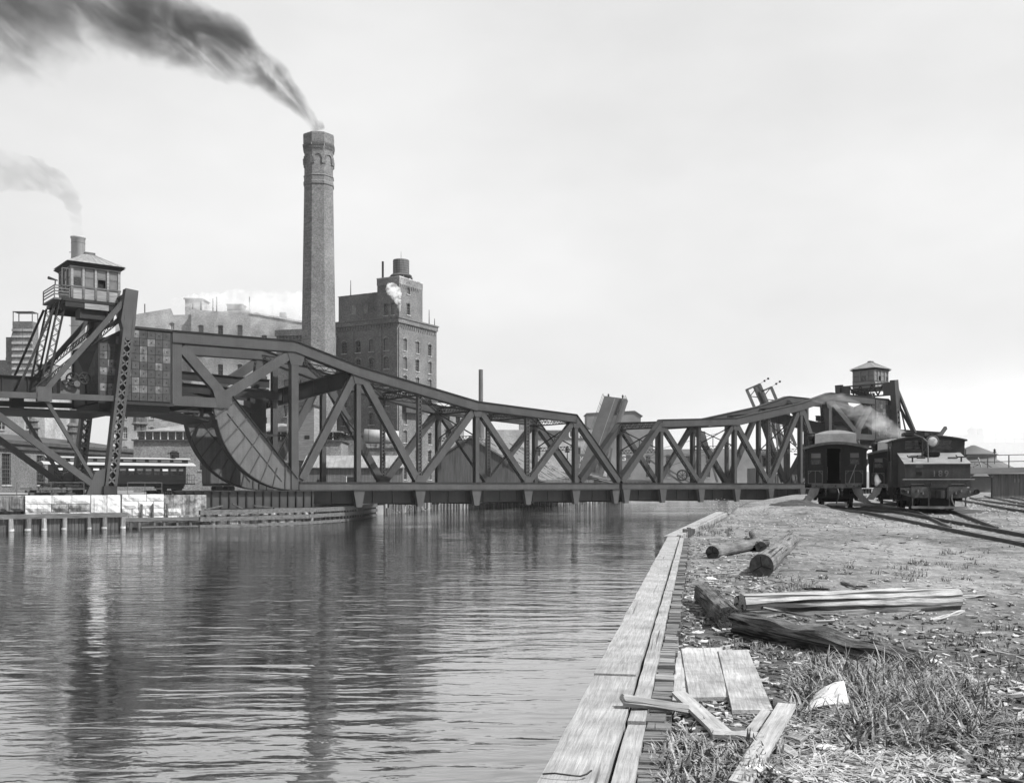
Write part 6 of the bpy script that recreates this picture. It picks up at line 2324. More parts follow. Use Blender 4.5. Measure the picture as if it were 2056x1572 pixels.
sc_ = thing('signal_cabin', 'small pale signal cabin on posts inside the far truss', 'cabin', tuple(P(1546, 988, 172)), R(-6))
for (x, y) in ((-1.3, 0), (1.3, 0), (-1.3, 2.4), (1.3, 2.4)):
    MB().b2((x - .12, y - .12, -.4), (x + .12, y + .12, 3.2)).build('post', M['boards'], sc_)
MB().b2((-1.6, -.2, 3.2), (1.6, 2.6, 4.0)).build('lower_wall', M['trim_white'], sc_)
MB().b2((-1.4, 0, 4.0), (1.4, 2.4, 6.3)).build('cabin_wall', M['far_pale'], sc_)
for x in (-.8, .5):
    MB().b2((x - .35, -.05, 4.5), (x + .35, -.001, 5.9)).build('window', M['glass'], sc_)
MB().prism([(-1.9, -.5, 6.3), (1.9, -.5, 6.3), (1.5, -.5, 6.7), (-1.5, -.5, 6.7)], (0, 3.4, 0)).build('roof', M['far_dark'], sc_)

# --- right hand side: viaduct, roundhouse, hazy works
vd = thing('viaduct', 'grey viaduct wall with one open bay beyond the engine', 'viaduct', (41.0, 92, 2.3), R(-4))
MB().b2((.4, 0, 0), (1.2, 3, 2.3)).build('pier', M['stone'], vd)
MB().prism([(-1.5, -.3, 2.25), (24, -.3, 2.75), (24, -.3, 3.2), (-1.5, -.3, 2.75)], (0, 5, 0)).build('deck', M['far_pale'], vd)
MB().b2((3.4, .4, 0), (24, .7, 2.3)).build('wall', M['boards_mid'], vd)
for i in range(60):
    MB().b2((3.42 + i * .34, .36 - (i % 3) * .008, .02), (3.42 + i * .34 + .325, .399, 2.28 + i * .0)).build('board', M['boards_mid'], vd)
MB().prism([(2.9, 0, 2.28), (3.4, 0, 2.28), (3.4, 0, 1.8)], (0, .3, 0)).build('bracket', M['stone_dark'], vd)
MB().prism([(1.2, 0, 2.28), (1.7, 0, 2.28), (1.2, 0, 1.8)], (0, .3, 0)).build('bracket', M['stone_dark'], vd)
for x in (5.4, 5.75):
    MB().b2((x - .06, .3, 1.5), (x + .06, .345, 1.85)).build('painted_mark', M['line'], vd)
MB().b2((7.3, .3, 1.4), (7.45, .345, 1.75)).build('painted_mark', M['line'], vd)
for x in (6.85, 7.15):
    MB().b2((x - .1, .28, .35), (x + .1, .345, .45)).build('ground_mark', M['trim_white'], vd)
for i in range(12):
    MB().b2((1 + i * 1.9, .2, 2.75 + i * .04), (1.08 + i * 1.9, .3, 3.9 + i * .04)).build('parapet_post', M['iron_grey'], vd)
for z in (.5, 1.1):
    MB().bar((0, .25, 2.85 + z), (23, .25, 3.25 + z), .06, .07).build('parapet_rail', M['iron_grey'], vd)
for i in range(20):
    x = rr.uniform(0, 12)
    MB().bar((x, 1.0, 2.85 + x * .02), (x + rr.uniform(-1, 1), 1.3, 3.0 + x * .02 + rr.uniform(.1, .9)), .12, .08).build('scrap_timber', M['clap'] if i % 2 else M['boards_mid'], vd)
o = thing('street_lamp', 'small lamp on a post standing over the viaduct parapet', 'lamp', tuple(P(1997, 925, 96)), 0)
MB().tube((0, 0, -.3), (0, 0, .75), .035, .03, 6).build('post', M['black'], o)
MB().lathe((0, 0, .75), [(.08, 0), (.2, .08), (.08, .14), (.12, .3), (.02, .42)], 8).build('lantern', M['black'], o)
rh = thing('roundhouse', 'hazy low roundhouse with a conical roof behind the viaduct', 'building', (88, 190, 2), 0)
MB().lathe((0, 0, 0), [(9.5, 0), (9.5, 3.2)], 28).build('wall', M['far_dark'], rh)
MB().lathe((0, 0, 3.2), [(10.2, 0), (4.0, 3.3), (4.0, 4.2), (4.4, 4.2), (.3, 6.0)], 28).build('roof', M['far_dark'], rh)


def far_block(name, label, px0, px1, py, d, cat='building', depth=25, mat='far_dark', rows=0, cols=0):
    a, b = P(px0, py, d), P(px1, py, d)
    root = thing(name, label, cat, (a.x, d, 1.4))
    w, h = b.x - a.x, a.z - 1.4
    MB().b2((0, 0, 0), (w, depth, h)).build('wall', M[mat], root)
    MB().b2((-.5, -.5, h), (w + .5, depth + .5, h + .8)).build('parapet', M[mat], root)
    for r_ in range(rows):
        for c__ in range(cols):
            x0 = w * (c__ + .3) / cols
            z0 = h * (r_ + .35) / (rows + .4)
            MB().b2((x0, -.12, z0), (x0 + w * .4 / cols, -.01, z0 + h * .4 / rows)).build('window', M['glass'], root)
    return root, w, h


r1, w1, h1_ = far_block('hazy_works', 'faint hazy works with a roof tank and square stack', 1942, 1976, 874, 760, rows=4, cols=4)
MB().lathe((w1 * .42, 4, h1_), [(3.4, 0), (3.4, 5.0), (.3, 7.2)], 16).build('roof_tank', M['far_dark'], r1)
MB().b2((w1 * .8, 2, h1_ * .0), (w1 * 1.02, 9, h1_ + 5.5)).build('stack', M['far_dark'], r1)
far_block('hazy_warehouse', 'faint long hazy warehouse behind the engine cab', 1890, 1942, 884, 800, rows=4, cols=7)
far_block('hazy_factory', 'faint open-framed factory at the hazy edge beyond the viaduct', 1986, 2120, 890, 700, rows=3, cols=9)
sfm = thing('hazy_steel_frame', 'faint unfinished steel frame rising out of the haze', 'steel frame', tuple(P(2000, 925, 640)), 0)
for i in range(10):
    MB().b2((i * 6 - .35, 0, -6), (i * 6 + .35, .7, 18 if i in (0, 3) else 14)).build('column', M['far_dark'], sfm)
for z in (4, 9, 14):
    MB().b2((-4, 0, z - .4), (58, .7, z + .4)).build('beam', M['far_dark'], sfm)
for z in (17.8,):
    MB().b2((-.3, 0, z - .3), (18.3, .7, z + .3)).build('beam', M['far_dark'], sfm)
for i, (a, b, y, d, lab) in enumerate(((1395, 1480, 958, 520, 'faint low waterfront sheds far up the river'), (1480, 1620, 962, 620, 'faint low yard roofs far behind the far truss'), (1620, 1900, 950, 560, 'faint long roofs far behind the coaches'), (1290, 1400, 948, 480, 'faint low warehouse roofs behind the derrick'))):
    far_block('hazy_building', lab, a, b, y, d, rows=1, cols=8)
# ------------------------------------------------------------------ timber quay in the foreground
qy = thing('timber_quay', 'weathered timber quay edge with wide cap beam and row of end blocks', 'quay', (0, 0, 0))
rr = random.Random(9)
XD = Vector((.1837, 1, 0)).normalized()
XN = Vector((XD.y, -XD.x, 0))


def on_dock(y, off, z):
    return Vector((dock_left(y), y, z)) + XN * off


def dock_beam(name, y0, y1, off, w, z, h, mat, n=24, jag=.012, seed=0):
    """beam along the quay with worn, uneven arrises"""
    L = (y1 - y0) * 1.0168
    v, f = [], []
    for i in range(n + 1):
        t = i / n
        for k, (a, b) in enumerate(((0, 0), (1, 0), (1, 1), (0, 1))):
            jx = noise.noise(Vector((t * L * 1.7, k * 7.3 + seed, 2.2))) * jag * 2.2
            jz = noise.noise(Vector((t * L * 1.3, k * 3.1 + seed, 8.2))) * jag
            v.append((a * w + jx, t * L, -h + b * h + jz))
    for i in range(n):
        for k in range(4):
            a, b = i * 4 + k, i * 4 + (k + 1) % 4
            f.append((a, a + 4, b + 4, b))
    f += [(0, 1, 2, 3), tuple(n * 4 + k for k in (3, 2, 1, 0))]
    mb = MB()
    mb.add(v, f)
    o = mb.build(name, mat, qy)
    p = on_dock(y0, off, z)
    o.location = p
    o.rotation_euler = (0, 0, -math.atan(.1837))
    return o


for i, (a, b) in enumerate(((-3, 7.9), (7.93, 17.2), (17.23, 29.5))):
    dock_beam('cap_beam', a, b, rr.uniform(-.01, .015), .335, 2.0 + rr.uniform(-.01, .01), .3, M['cap'], 60, .006, i * 3.3)
for i, (a, b) in enumerate(((-3, 6.45), (6.5, 9.2), (9.23, 14.5), (14.53, 21), (21.03, 29.3))):
    dock_beam('back_plank', a, b, .352 + rr.uniform(0, .008), .115, 1.985 + rr.uniform(-.015, .008), .12, M['cap'], 24, .004, 20 + i)
y = -1.0
while y < 29:
    l_ = rr.uniform(.14, .26)
    o = MB().b2((0, 0, -.2), (.135 + rr.uniform(-.02, .02), l_ - .012, 0)).build('end_block', M[rr.choice(('block', 'block', 'block_pale'))], qy)
    o.location = on_dock(y, .475 + rr.uniform(-.008, .012), 1.965 + rr.uniform(-.03, .012))
    o.rotation_euler = (rr.uniform(-.02, .02), rr.uniform(-.03, .03), -math.atan(.1837) + rr.uniform(-.03, .03))
    y += l_
y = 2.0
while y < 30:
    o = MB().b2((0, 0, -2.6), (.1, .29, 0)).build('sheet_pile', M['pile'], qy)
    o.location = on_dock(y, .05, 1.7)
    o.rotation_euler = (0, 0, -math.atan(.1837))
    y += .3
e0, e1 = Vector((4.68, 29.6, 2.0)), Vector((9.75, 46.7, 2.28))
MB().bar(e0 - Vector((0, 0, .15)), e1 - Vector((0, 0, .15)), .34, .3).build('cap_beam', M['cap'], qy)
MB().bar(e0 + Vector((.3, .1, -.12)), e1 + Vector((.3, 0, -.2)), .12, .3).build('back_plank', M['cap'], qy)
for i in range(5):
    MB().b2((5.35 + i * .12, 31.0 + i * .3, 1.5), (5.44 + i * .12, 31.25 + i * .3, 2.12 + rr.uniform(-.05, .05))).build('stake', M['boards_mid'], qy)
o = MB().path([Vector((0, 0, 0)), Vector((.06, -.03, .012)), Vector((.14, -.045, .006)), Vector((.19, -.04, .0)), Vector((.225, -.028, .008)), Vector((.25, -.005, .02))], .005, 6).build('wire_scrap', M['black'], None)
p = gp(1085, 1545)
o.location = (dock_left(5.1) + .02, 5.12, 2.02)
tag(o, 'short bent black wire lying across the near cap beam', 'wire')


# ------------------------------------------------------------------ logs, beams, boards
def aim(o, p, q, roll=0.0):
    d = (q - p).normalized()
    o.location = p
    o.rotation_euler = (Matrix.Rotation(0, 3, 'X') @ d.to_track_quat('X', 'Z').to_matrix() @ Matrix.Rotation(roll, 3, 'X')).to_euler()


def round_log(label, p, q, r0, r1, group=None, seed=0, lump=.08):
    L = (q - p).length
    n, m = 22, 20
    v, f = [], []
    for i in range(n + 1):
        t = i / n
        r = r0 + (r1 - r0) * t
        for j in range(m):
            a = 2 * math.pi * j / m
            k = 1 + lump * noise.noise(Vector((t * L * 1.3 + seed, math.cos(a) * 1.4, math.sin(a) * 1.4)))
            k += .03 * noise.noise(Vector((t * L * .6 + seed, math.cos(a) * 9, math.sin(a) * 9)))
            v.append((t * L, r * k * math.cos(a), r * k * math.sin(a)))
    for i in range(n):
        for j in range(m):
            f.append((i * m + j, i * m + (j + 1) % m, (i + 1) * m + (j + 1) % m, (i + 1) * m + j))
    mb = MB()
    mb.add(v, f)
    o = mb.build('log', M['log_bark'])
    aim(o, p, q)
    tag(o, label, 'log', group)
    for (x, i0, s) in ((-.004, 0, 1), (L + .004, n * m, -1)):
        eb = MB()
        eb.add([(x, 0, 0)] + [(x, v[i0 + j][1], v[i0 + j][2]) for j in range(m)], [(0, 1 + (j + 1) % m, 1 + j) for j in range(m)])
        c = eb.build('sawn_end', M['log_end'], o)
        ck = MB()
        rr_ = random.Random(seed + i0)
        a = rr_.uniform(0, 6)
        for k in range(3):
            b = a + k * 2.1 + rr_.uniform(-.4, .4)
            rad = r0 if s > 0 else r1
            ck.bar((x - s * .004, 0, 0), (x - s * .004, rad * .8 * math.cos(b), rad * .8 * math.sin(b)), .01, .008, (1, 0, 0), w2=.02)
        ck.build('radial_crack', M['hole'], o)
    return o


def raised(px, py, r):
    p = gp(px, py)
    p.z += r
    return p


LG = 'logs lying on the bank'
round_log('thick sawn log with a dark cracked end beside two smaller logs', raised(1529, 1158, .19), raised(1592, 1094, .17), .21, .185, LG, 3)
round_log('thin log lying slantwise by the quay, its dark end towards the water', raised(1430, 1121, .13), raised(1536, 1098, .13), .15, .135, LG, 8)
round_log('short log end lying against the far end of the thin log', raised(1528, 1108, .12), raised(1512, 1080, .12), .135, .13, LG, 14)


def rough_beam(name, label, cat, p, q, w, h, mat, seed=0, taper=1.0, jag=.03, n=40, group=None, ends=.0):
    """hewn or rotten timber with split, uneven faces"""
    L = (q - p).length
    per = [(-.36, -.48), (0, -.5), (.36, -.48), (.5, -.2), (.52, .12), (.42, .38), (.2, .5), (.06, .47), (-.1, .51), (-.36, .44), (-.5, .22), (-.47, .1), (-.52, -.06), (-.47, -.22)]
    m = len(per)
    v, f = [], []
    for i in range(n + 1):
        t = i / n
        sc = 1 + (taper - 1) * t
        for j, (a, b) in enumerate(per):
            nx = noise.noise(Vector((t * L * 1.6 + seed, j * 5.1, .3))) * jag
            nz = noise.noise(Vector((t * L * 2.2 + seed, j * 5.1, 4.3))) * jag
            x = t * L + (noise.noise(Vector((seed, j * 2.7, i))) * ends if i in (0, n) else 0)
            v.append((x, a * w * sc + nx, b * h * sc + nz))
    for i in range(n):
        for j in range(m):
            f.append((i * m + j, i * m + (j + 1) % m, (i + 1) * m + (j + 1) % m, (i + 1) * m + j))
    f += [tuple(range(m))[::-1], tuple(n * m + j for j in range(m))]
    mb = MB()
    mb.add(v, f)
    o = mb.build(name, mat)
    aim(o, p, q)
    tag(o, label, cat, group)
    return o


rough_beam('squared_beam', 'long silvery squared beam with deep lengthwise cracks', 'beam', raised(1486, 1238, .13), raised(1916, 1222, .14), .28, .29, M['beam'], 2, 1.05, .028, 60)
rough_beam('broken_beam', 'dark splintered rotten beam lying towards the tall grass', 'beam', raised(1486, 1272, .12), raised(1838, 1338, .05), .31, .27, M['beam_dark'], 7, .55, .06, 50, ends=.2)
rough_beam('short_beam', 'short cracked beam stump meeting the ends of two long beams', 'beam', raised(1412, 1208, .12), raised(1466, 1264, .12), .25, .25, M['beam_dark'], 13, 1.1, .04, 24, ends=.06)
rough_beam('splinter', 'thin grey splinter lying along the broken dark beam', 'stick', raised(1530, 1252, .19), raised(1628, 1248, .06), .05, .03, M['beam'], 19, .4, .01, 12)


def slab(name, label, quad, lift, th, mat, group=None, axis_pts=None, cat='board', jag=0.0):
    """flat board from the four corners where it lies"""
    c = [gp(x, y) for x, y in quad]
    zm = sum(p.z for p in c) / 4
    c = [Vector((p.x, p.y, p.z * .4 + zm * .6 + (lift if not isinstance(lift, (list, tuple)) else lift[i]))) for i, p in enumerate(c)]
    o0 = c[0].copy()
    ax = (c[1] - c[0]).normalized()
    ang = math.atan2(ax.y, ax.x)
    ca, sa = math.cos(-ang), math.sin(-ang)
    loc = []
    n = 10
    def L2(p):
        d = p - o0
        return Vector((d.x * ca - d.y * sa, d.x * sa + d.y * ca, d.z))
    q = [L2(p) for p in c]
    v, f = [], []
    for i in range(n + 1):
        t = i / n
        a, b = q[0].lerp(q[1], t), q[3].lerp(q[2], t)
        j = jag * rr.uniform(-1, 1) if i in (0, n) else 0
        for k in range(3):
            p = a.lerp(b, k / 2) + Vector((j * (1 if i else -1) + (rr.uniform(-1, 1) * jag * .6 if i in (0, n) else 0), 0, 0))
            p.z += .012 * noise.noise(Vector((t * 3, k, lift if not isinstance(lift, (list, tuple)) else 1)))
            v.append(p)
    m = 3
    k0 = len(v)
    v += [p - Vector((0, 0, th)) for p in v[:k0]]
    for i in range(n):
        for k in range(2):
            a = i * m + k
            f.append((a, a + m, a + m + 1, a + 1))
            f.append((k0 + a, k0 + a + 1, k0 + a + m + 1, k0 + a + m))
        f.append((i * m, k0 + i * m, k0 + (i + 1) * m, (i + 1) * m))
        f.append((i * m + 2, (i + 1) * m + 2, k0 + (i + 1) * m + 2, k0 + i * m + 2))
    f += [(0, 1, 2, k0 + 2, k0 + 1, k0), (n * m, k0 + n * m, k0 + n * m + 1, k0 + n * m + 2, n * m + 2, n * m + 1)]
    mb = MB()
    mb.add(v, f)
    o = mb.build(name, mat)
    o.location = o0
    o.rotation_euler = (0, 0, ang)
    tag(o, label, cat, group)
    return o


BG = 'boards dumped beside the quay'
slab('board', 'narrow pale board flat on the ground along the quay blocks', [(1346, 1420), (1360, 1312), (1372, 1312), (1386, 1425)], .03, .03, M['board'], BG)
slab('board', 'wide bleached panel, undermost, beside the narrow board', [(1384, 1412), (1368, 1311), (1450, 1313), (1497, 1408)], .05, .03, M['board_side'], BG)
slab('board', 'wide bleached panel overlapping another, its near edge raised', [(1470, 1440), (1442, 1322), (1502, 1322), (1552, 1440)], .07, .03, M['board_side'], BG)
rough_beam('broken_stick', 'thick broken stick lying across the quay blocks', 'stick', Vector((.75, 6.75, 2.05)), raised(1380, 1452, .1), .1, .075, M['board'], 31, .8, .02, 16, group=BG, ends=.04)
slab('board', 'split board slanting down from the narrow board into rubbish', [(1440, 1492), (1350, 1418), (1376, 1416), (1470, 1484)], [.05, .1, .1, .06], .025, M['board'], BG, jag=.03)
slab('board', 'thin board lying level under the crossing board', [(1420, 1482), (1530, 1486), (1530, 1498), (1424, 1494)], .06, .03, M['board'], BG, jag=.03)
slab('board', 'long pale board pointing from the grass towards the quay foot', [(1562, 1446), (1462, 1590), (1506, 1596), (1598, 1450)], [.12, .06, .06, .13], .03, M['board'], BG, jag=.01)
slab('board', 'short board with a dark end tucked behind the long pale board', [(1482, 1490), (1530, 1450), (1548, 1452), (1510, 1494)], [.03, .09, .09, .04], .03, M['board_side'], BG, jag=.02)
slab('board', 'dark board scrap lying in the shadow of the split board', [(1425, 1460), (1480, 1462), (1500, 1480), (1440, 1482)], .02, .03, M['beam_dark'], BG, jag=.03)
slab('board', 'pale leaf-shaped board scrap beside the long pale board', [(1555, 1510), (1574, 1500), (1602, 1524), (1592, 1532)], .04, .02, M['board'], BG, jag=.02)
slab('board', 'pale flat scrap near the crumpled paper', [(1572, 1492), (1590, 1482), (1628, 1484), (1606, 1500)], .04, .02, M['board_side'], BG, jag=.02)
slab('board', 'thin dark lath lying on bare soil beside the white folded paper', [(1562, 1385), (1568, 1378), (1622, 1402), (1616, 1410)], .03, .02, M['beam_dark'], BG, jag=.01)
slab('board', 'small dark block behind the white folded paper', [(1552, 1418), (1592, 1418), (1592, 1432), (1552, 1432)], .06, .06, M['beam_dark'], BG)
slab('board', 'short grey board end half buried beside the quay blocks', [(1300, 1482), (1410, 1486), (1415, 1502), (1305, 1498)], .03, .03, M['block'], BG, jag=.03)
slab('board', 'stub of board standing out of weeds at the quay foot', [(1322, 1506), (1330, 1466), (1344, 1466), (1338, 1506)], .05, .03, M['board'], BG, jag=.02)
rough_beam('pale_stick', 'pale peeled stick lying in dry grass by itself', 'stick', raised(1885, 1478, .03), raised(1944, 1530, .03), .035, .035, M['board'], 41, 1.2, .006, 10)
rough_beam('pale_lath', 'thin pale lath lying in front of the squared beam', 'stick', raised(1638, 1250, .02), raised(1676, 1249, .02), .05, .02, M['board'], 43, 1.0, .006, 8)
for i, (a, b, lab) in enumerate((((1612, 1183), (1665, 1188), 'dark forked twig behind the long squared beam'), ((1690, 1172), (1730, 1188), 'dark bent twig behind the squared beam'), ((1800, 1244), (1855, 1226), 'dark root piece before the squared beam'), ((1870, 1250), (1935, 1232), 'pale root piece beside the end of the squared beam'), ((1920, 1200), (1985, 1198), 'thin pale stick beyond the end of the squared beam'), ((1405, 1158), (1478, 1155), 'flat stick lying near the thick sawn log'))):
    rough_beam('twig', lab, 'stick', raised(*a, .02), raised(*b, .04), .05, .04, M['chip_dark'] if i < 3 else M['beam'], 50 + i, .5, .02, 10)


# ------------------------------------------------------------------ paper litter
def paper_patch(corners, bulge, seed):
    A, B, C, D = corners
    v, f = [], []
    n = 12
    for j in range(n + 1):
        for i in range(n + 1):
            u, w_ = i / n, j / n
            q = A.lerp(B, w_).lerp(D.lerp(C, w_), u)
            q = q + Vector((0, 0, bulge * 4 * u * (1 - u) +   .003 * noise.noise(Vector((u * 5 + seed, w_ * 5, 1)))))
            v.append(q)
    for j in range(n):
        for i in range(n):
            a = j * (n + 1) + i
            f.append((a, a + 1, a + n + 2, a + n + 1))
    return v, f


A, B, C, D = gp(1616, 1432), gp(1634, 1410), gp(1694, 1418), gp(1706, 1440)
A.z += .02
B.z += .06
C.z += .19
D.z += .09
o0 = A.copy()
v1, f1 = paper_patch((A, B, C, D), .02, 1)
E1, E2 = gp(1668, 1445), gp(1662, 1436)
E1.z += .015
E2.z += .03
v2, f2 = paper_patch((E1, E2, C, D), .03, 7)
for k, (vv, ff, nm) in enumerate(((v1, f1, 'upper_fold'), (v2, f2, 'lower_fold'))):
    mb = MB()
    mb.add([p - o0 for p in vv], ff)
    o = mb.build('newspaper' if k == 0 else 'folded_leaf', M['paper'], None if k == 0 else np_)
    sd = o.modifiers.new('thick', 'SOLIDIFY')
    sd.thickness = .002
    if k == 0:
        np_ = o
        o.location = o0
        tag(o, 'white folded newspaper standing up at the edge of the grass', 'newspaper')


def crumple(label, px, py, s, seed, flat=.5):
    mb = MB()
    v, f = [], []
    n, m = 8, 12
    for i in range(n + 1):
        a = math.pi * i / n
        for j in range(m):
            b = 2 * math.pi * j / m
            d = Vector((math.sin(a) * math.cos(b), math.sin(a) * math.sin(b), math.cos(a)))
            r = s * (1 + .75 * noise.noise(d * 2.3 + Vector((seed, 0, 0))))
            v.append((d.x * r * 1.3, d.y * r, d.z * r * flat))
    for i in range(n):
        for j in range(m):
            f.append((i * m + j, i * m + (j + 1) % m, (i + 1) * m + (j + 1) % m, (i + 1) * m + j))
    mb.add(v, f)
    o = mb.build('crumpled_paper', M['paper'])
    o.location = gp(px, py) + Vector((0, 0, s * flat * .5))
    tag(o, label, 'paper', 'paper litter')
    return o


crumple('crumpled paper ball in dry grass below the folded newspaper', 1692, 1448, .07, 3)
crumple('torn flat paper scrap on bare soil above the bleached panels', 1398, 1270, .06, 6, .2)
crumple('white paper scrap by the soil behind the short beam stump', 1426, 1163, .07, 9, .35)
crumple('white rag of paper beyond the tip of the dark broken beam', 1876, 1333, .05, 12, .5)
crumple('white crumpled wad below the long pale board', 1528, 1562, .08, 15, .6)
crumple('pale paper wad in straw right of the leaf-shaped scrap', 1660, 1505, .06, 18, .35)
crumple('grey torn paper between the two soil scraps', 1412, 1288, .045, 21, .25)

# ------------------------------------------------------------------ grass, straw, chips, pebbles
def blades(mb, base, n, h, spread, lean, rr, w=.007, flat=0.0):
    for _ in range(n):
        a = rr.uniform(0, 2 * math.pi)
        r = spread * math.sqrt(rr.random())
        x, y = base.x + r * math.cos(a), base.y + r * math.sin(a)
        z = base.z - .01
        d = rr.uniform(0, 2 * math.pi)
        L = h * rr.uniform(.5, 1.25)
        ln = lean * rr.uniform(.2, 1.3)
        dx, dy = math.cos(d), math.sin(d)
        sx, sy = -dy * w * rr.uniform(.6, 1.5), dx * w * rr.uniform(.6, 1.5)
        pts = []
        for k in range(4):
            t = k / 3
            o = L * ln * t * t
            up = L * t * (1 - .45 * ln * t) * (1 - flat)
            q = 1 - .9 * t
            pts += [(x + dx * o - sx * q, y + dy * o - sy * q, z + up), (x + dx * o + sx * q, y + dy * o + sy * q, z + up)]
        mb.add(pts, [(0, 1, 3, 2), (2, 3, 5, 4), (4, 5, 7, 6)])


rr = random.Random(123)


PAPER = gp(1664, 1432)


def scatter(region, n):
    out = []
    while len(out) < n:
        x0, x1, y0, y1 = region
        q = gp(rr.uniform(x0, x1), rr.uniform(y0, y1))
        if (q - PAPER).length > .24:
            out.append(q)
    return out


mb = MB()
for p in scatter((1600, 1880, 1345, 1450), 150) + scatter((1700, 1990, 1390, 1510), 130):
    blades(mb, p, 10, .26, .1, 1.3, rr, .0105)
for p in scatter((1580, 1700, 1330, 1400), 30):
    blades(mb, p, 9, .15, .06, .9, rr, .007)
stuff(mb.build('tall_grass', M['grass_dark']), 'clump of tall rank grass beside the broken dark beam', 'grass')
mb = MB()
for p in scatter((1540, 1900, 1440, 1570), 170) + scatter((1640, 1960, 1350, 1460), 60):
    blades(mb, p, 10, .2, .1, 1.7, rr, .007, .55)
stuff(mb.build('dry_straw', grey('straw', .22, .5, 3, .8, 0, fine=.4)), 'flattened pale dry straw in front of the tall grass', 'straw')
mb = MB()
for p in scatter((1315, 1560, 1500, 1600), 120) + scatter((1300, 1420, 1440, 1520), 20):
    blades(mb, p, 10, .13, .06, 1.0, rr, .012)
stuff(mb.build('weeds', M['grass_dark']), 'leafy weeds growing along the quay foot among the boards', 'weeds')
mb = MB()
for reg, n, h in (((1690, 1960, 1130, 1168), 30, .16), ((1890, 1990, 1105, 1125), 12, .15), ((1500, 1680, 1160, 1185), 14, .13), ((1840, 2056, 1260, 1420), 34, .12), ((1580, 1740, 1044, 1060), 14, .12), ((1400, 1470, 1040, 1080), 46, .22),
                  ((1370, 1480, 1150, 1260), 40, .1), ((1370, 1700, 1270, 1330), 60, .08), ((1950, 2056, 1440, 1560), 40, .1), ((1500, 2056, 1080, 1180), 16, .09), ((1480, 2000, 1240, 1330), 30, .08)):
    for p in scatter(reg, n):
        blades(mb, p, 11, h, .1, 1.0, rr, .008)
stuff(mb.build('grass_tufts', M['grass']), 'scattered low grass tufts over the sandy bank', 'grass')
for nm, mt, regs, lab in (('wood_chips', 'chip', (((1355, 2056, 1270, 1572), 1100, 1), ((1370, 1560, 1060, 1270), 500, 1.0), ((1560, 2056, 1060, 1270), 260, .9)), 'pale splinters and wood chips strewn over the bank'),
                          ('bark_litter', 'chip_dark', (((1345, 2056, 1250, 1572), 1300, 1), ((1365, 1600, 1060, 1260), 600, 1.0), ((1600, 2056, 1040, 1250), 160, 1.5)), 'dark bark litter and twigs strewn over the bank')):
    mb = MB()
    for reg, n, k in regs:
        for p in scatter(reg, n):
            s = rr.uniform(.012, .05) * k
            a = rr.uniform(0, math.pi)
            L = s * rr.uniform(1, 4.2)
            d = Vector((math.cos(a), math.sin(a), rr.uniform(-.25, .25)))
            mb.bar(p - d * L / 2 + Vector((0, 0, .012)), p + d * L / 2 + Vector((0, 0, .012)), s, .012, (rr.uniform(-.4, .4), rr.uniform(-.4, .4), 1), w2=s * rr.uniform(.2, 1))
    stuff(mb.build(nm, M[mt]), lab, 'litter')
mb = MB()
for reg, n, k in (((1420, 2056, 1000, 1060), 1100, 1.6), ((1370, 2056, 1060, 1250), 600, .8), ((1380, 2056, 1250, 1560), 450, .7), ((1930, 2056, 985, 1030), 500, 2.2)):
    for p in scatter(reg, n):
        s = rr.uniform(.015, .05) * k
        ph = rr.uniform(0, 1)
        mb.lathe((p.x, p.y, p.z - s * .3), [(s * .7, 0), (s, s * .4), (s * .5, s * rr.uniform(.7, 1.0))], 5, ph)
stuff(mb.build('pebbles', M['pebble']), 'pale pebbles and stone ballast over bank and trackside', 'stones')
# cinder heaps under and beside the coach
mb = MB()
for (cx, cy, rx, ry, h) in ((13.7, 47.4, 1.5, 1.4, .22), (17.9, 49.5, 1.3, 2.4, .22), (15.9, 49.6, 1.9, 2.2, .14), (20.0, 46.5, 2.6, 3.4, .12)):
    n, m = 26, 9
    v = [(cx, cy, hz(cx, cy) + h)]
    for i in range(1, m + 1):
        for j in range(n):
            a = 2 * math.pi * j / n
            r = i / m * (1 + .16 * math.sin(3 * a + cx) + .1 * noise.noise(Vector((math.cos(a) * 2, math.sin(a) * 2, cx))))
            x, y = cx + rx * r * math.cos(a), cy + ry * r * math.sin(a)
            z = hz(x, y) + h * (1 - (i / m) ** 1.5) - (.05 if i == m else 0) + .09 * noise.noise(Vector((x * 3, y * 3, 5)))
            v.append((x, y, z))
    f = [(0, 1 + j, 1 + (j + 1) % n) for j in range(n)]
    for i in range(m - 1):
        for j in range(n):
            f.append((1 + i * n + j, 1 + (i + 1) * n + j, 1 + (i + 1) * n + (j + 1) % n, 1 + i * n + (j + 1) % n))
    mb.add(v, f)
stuff(mb.build('cinder_heap', M['dirt_dark'], None, True), 'dark heaps of cinders round the coach wheels', 'cinders')

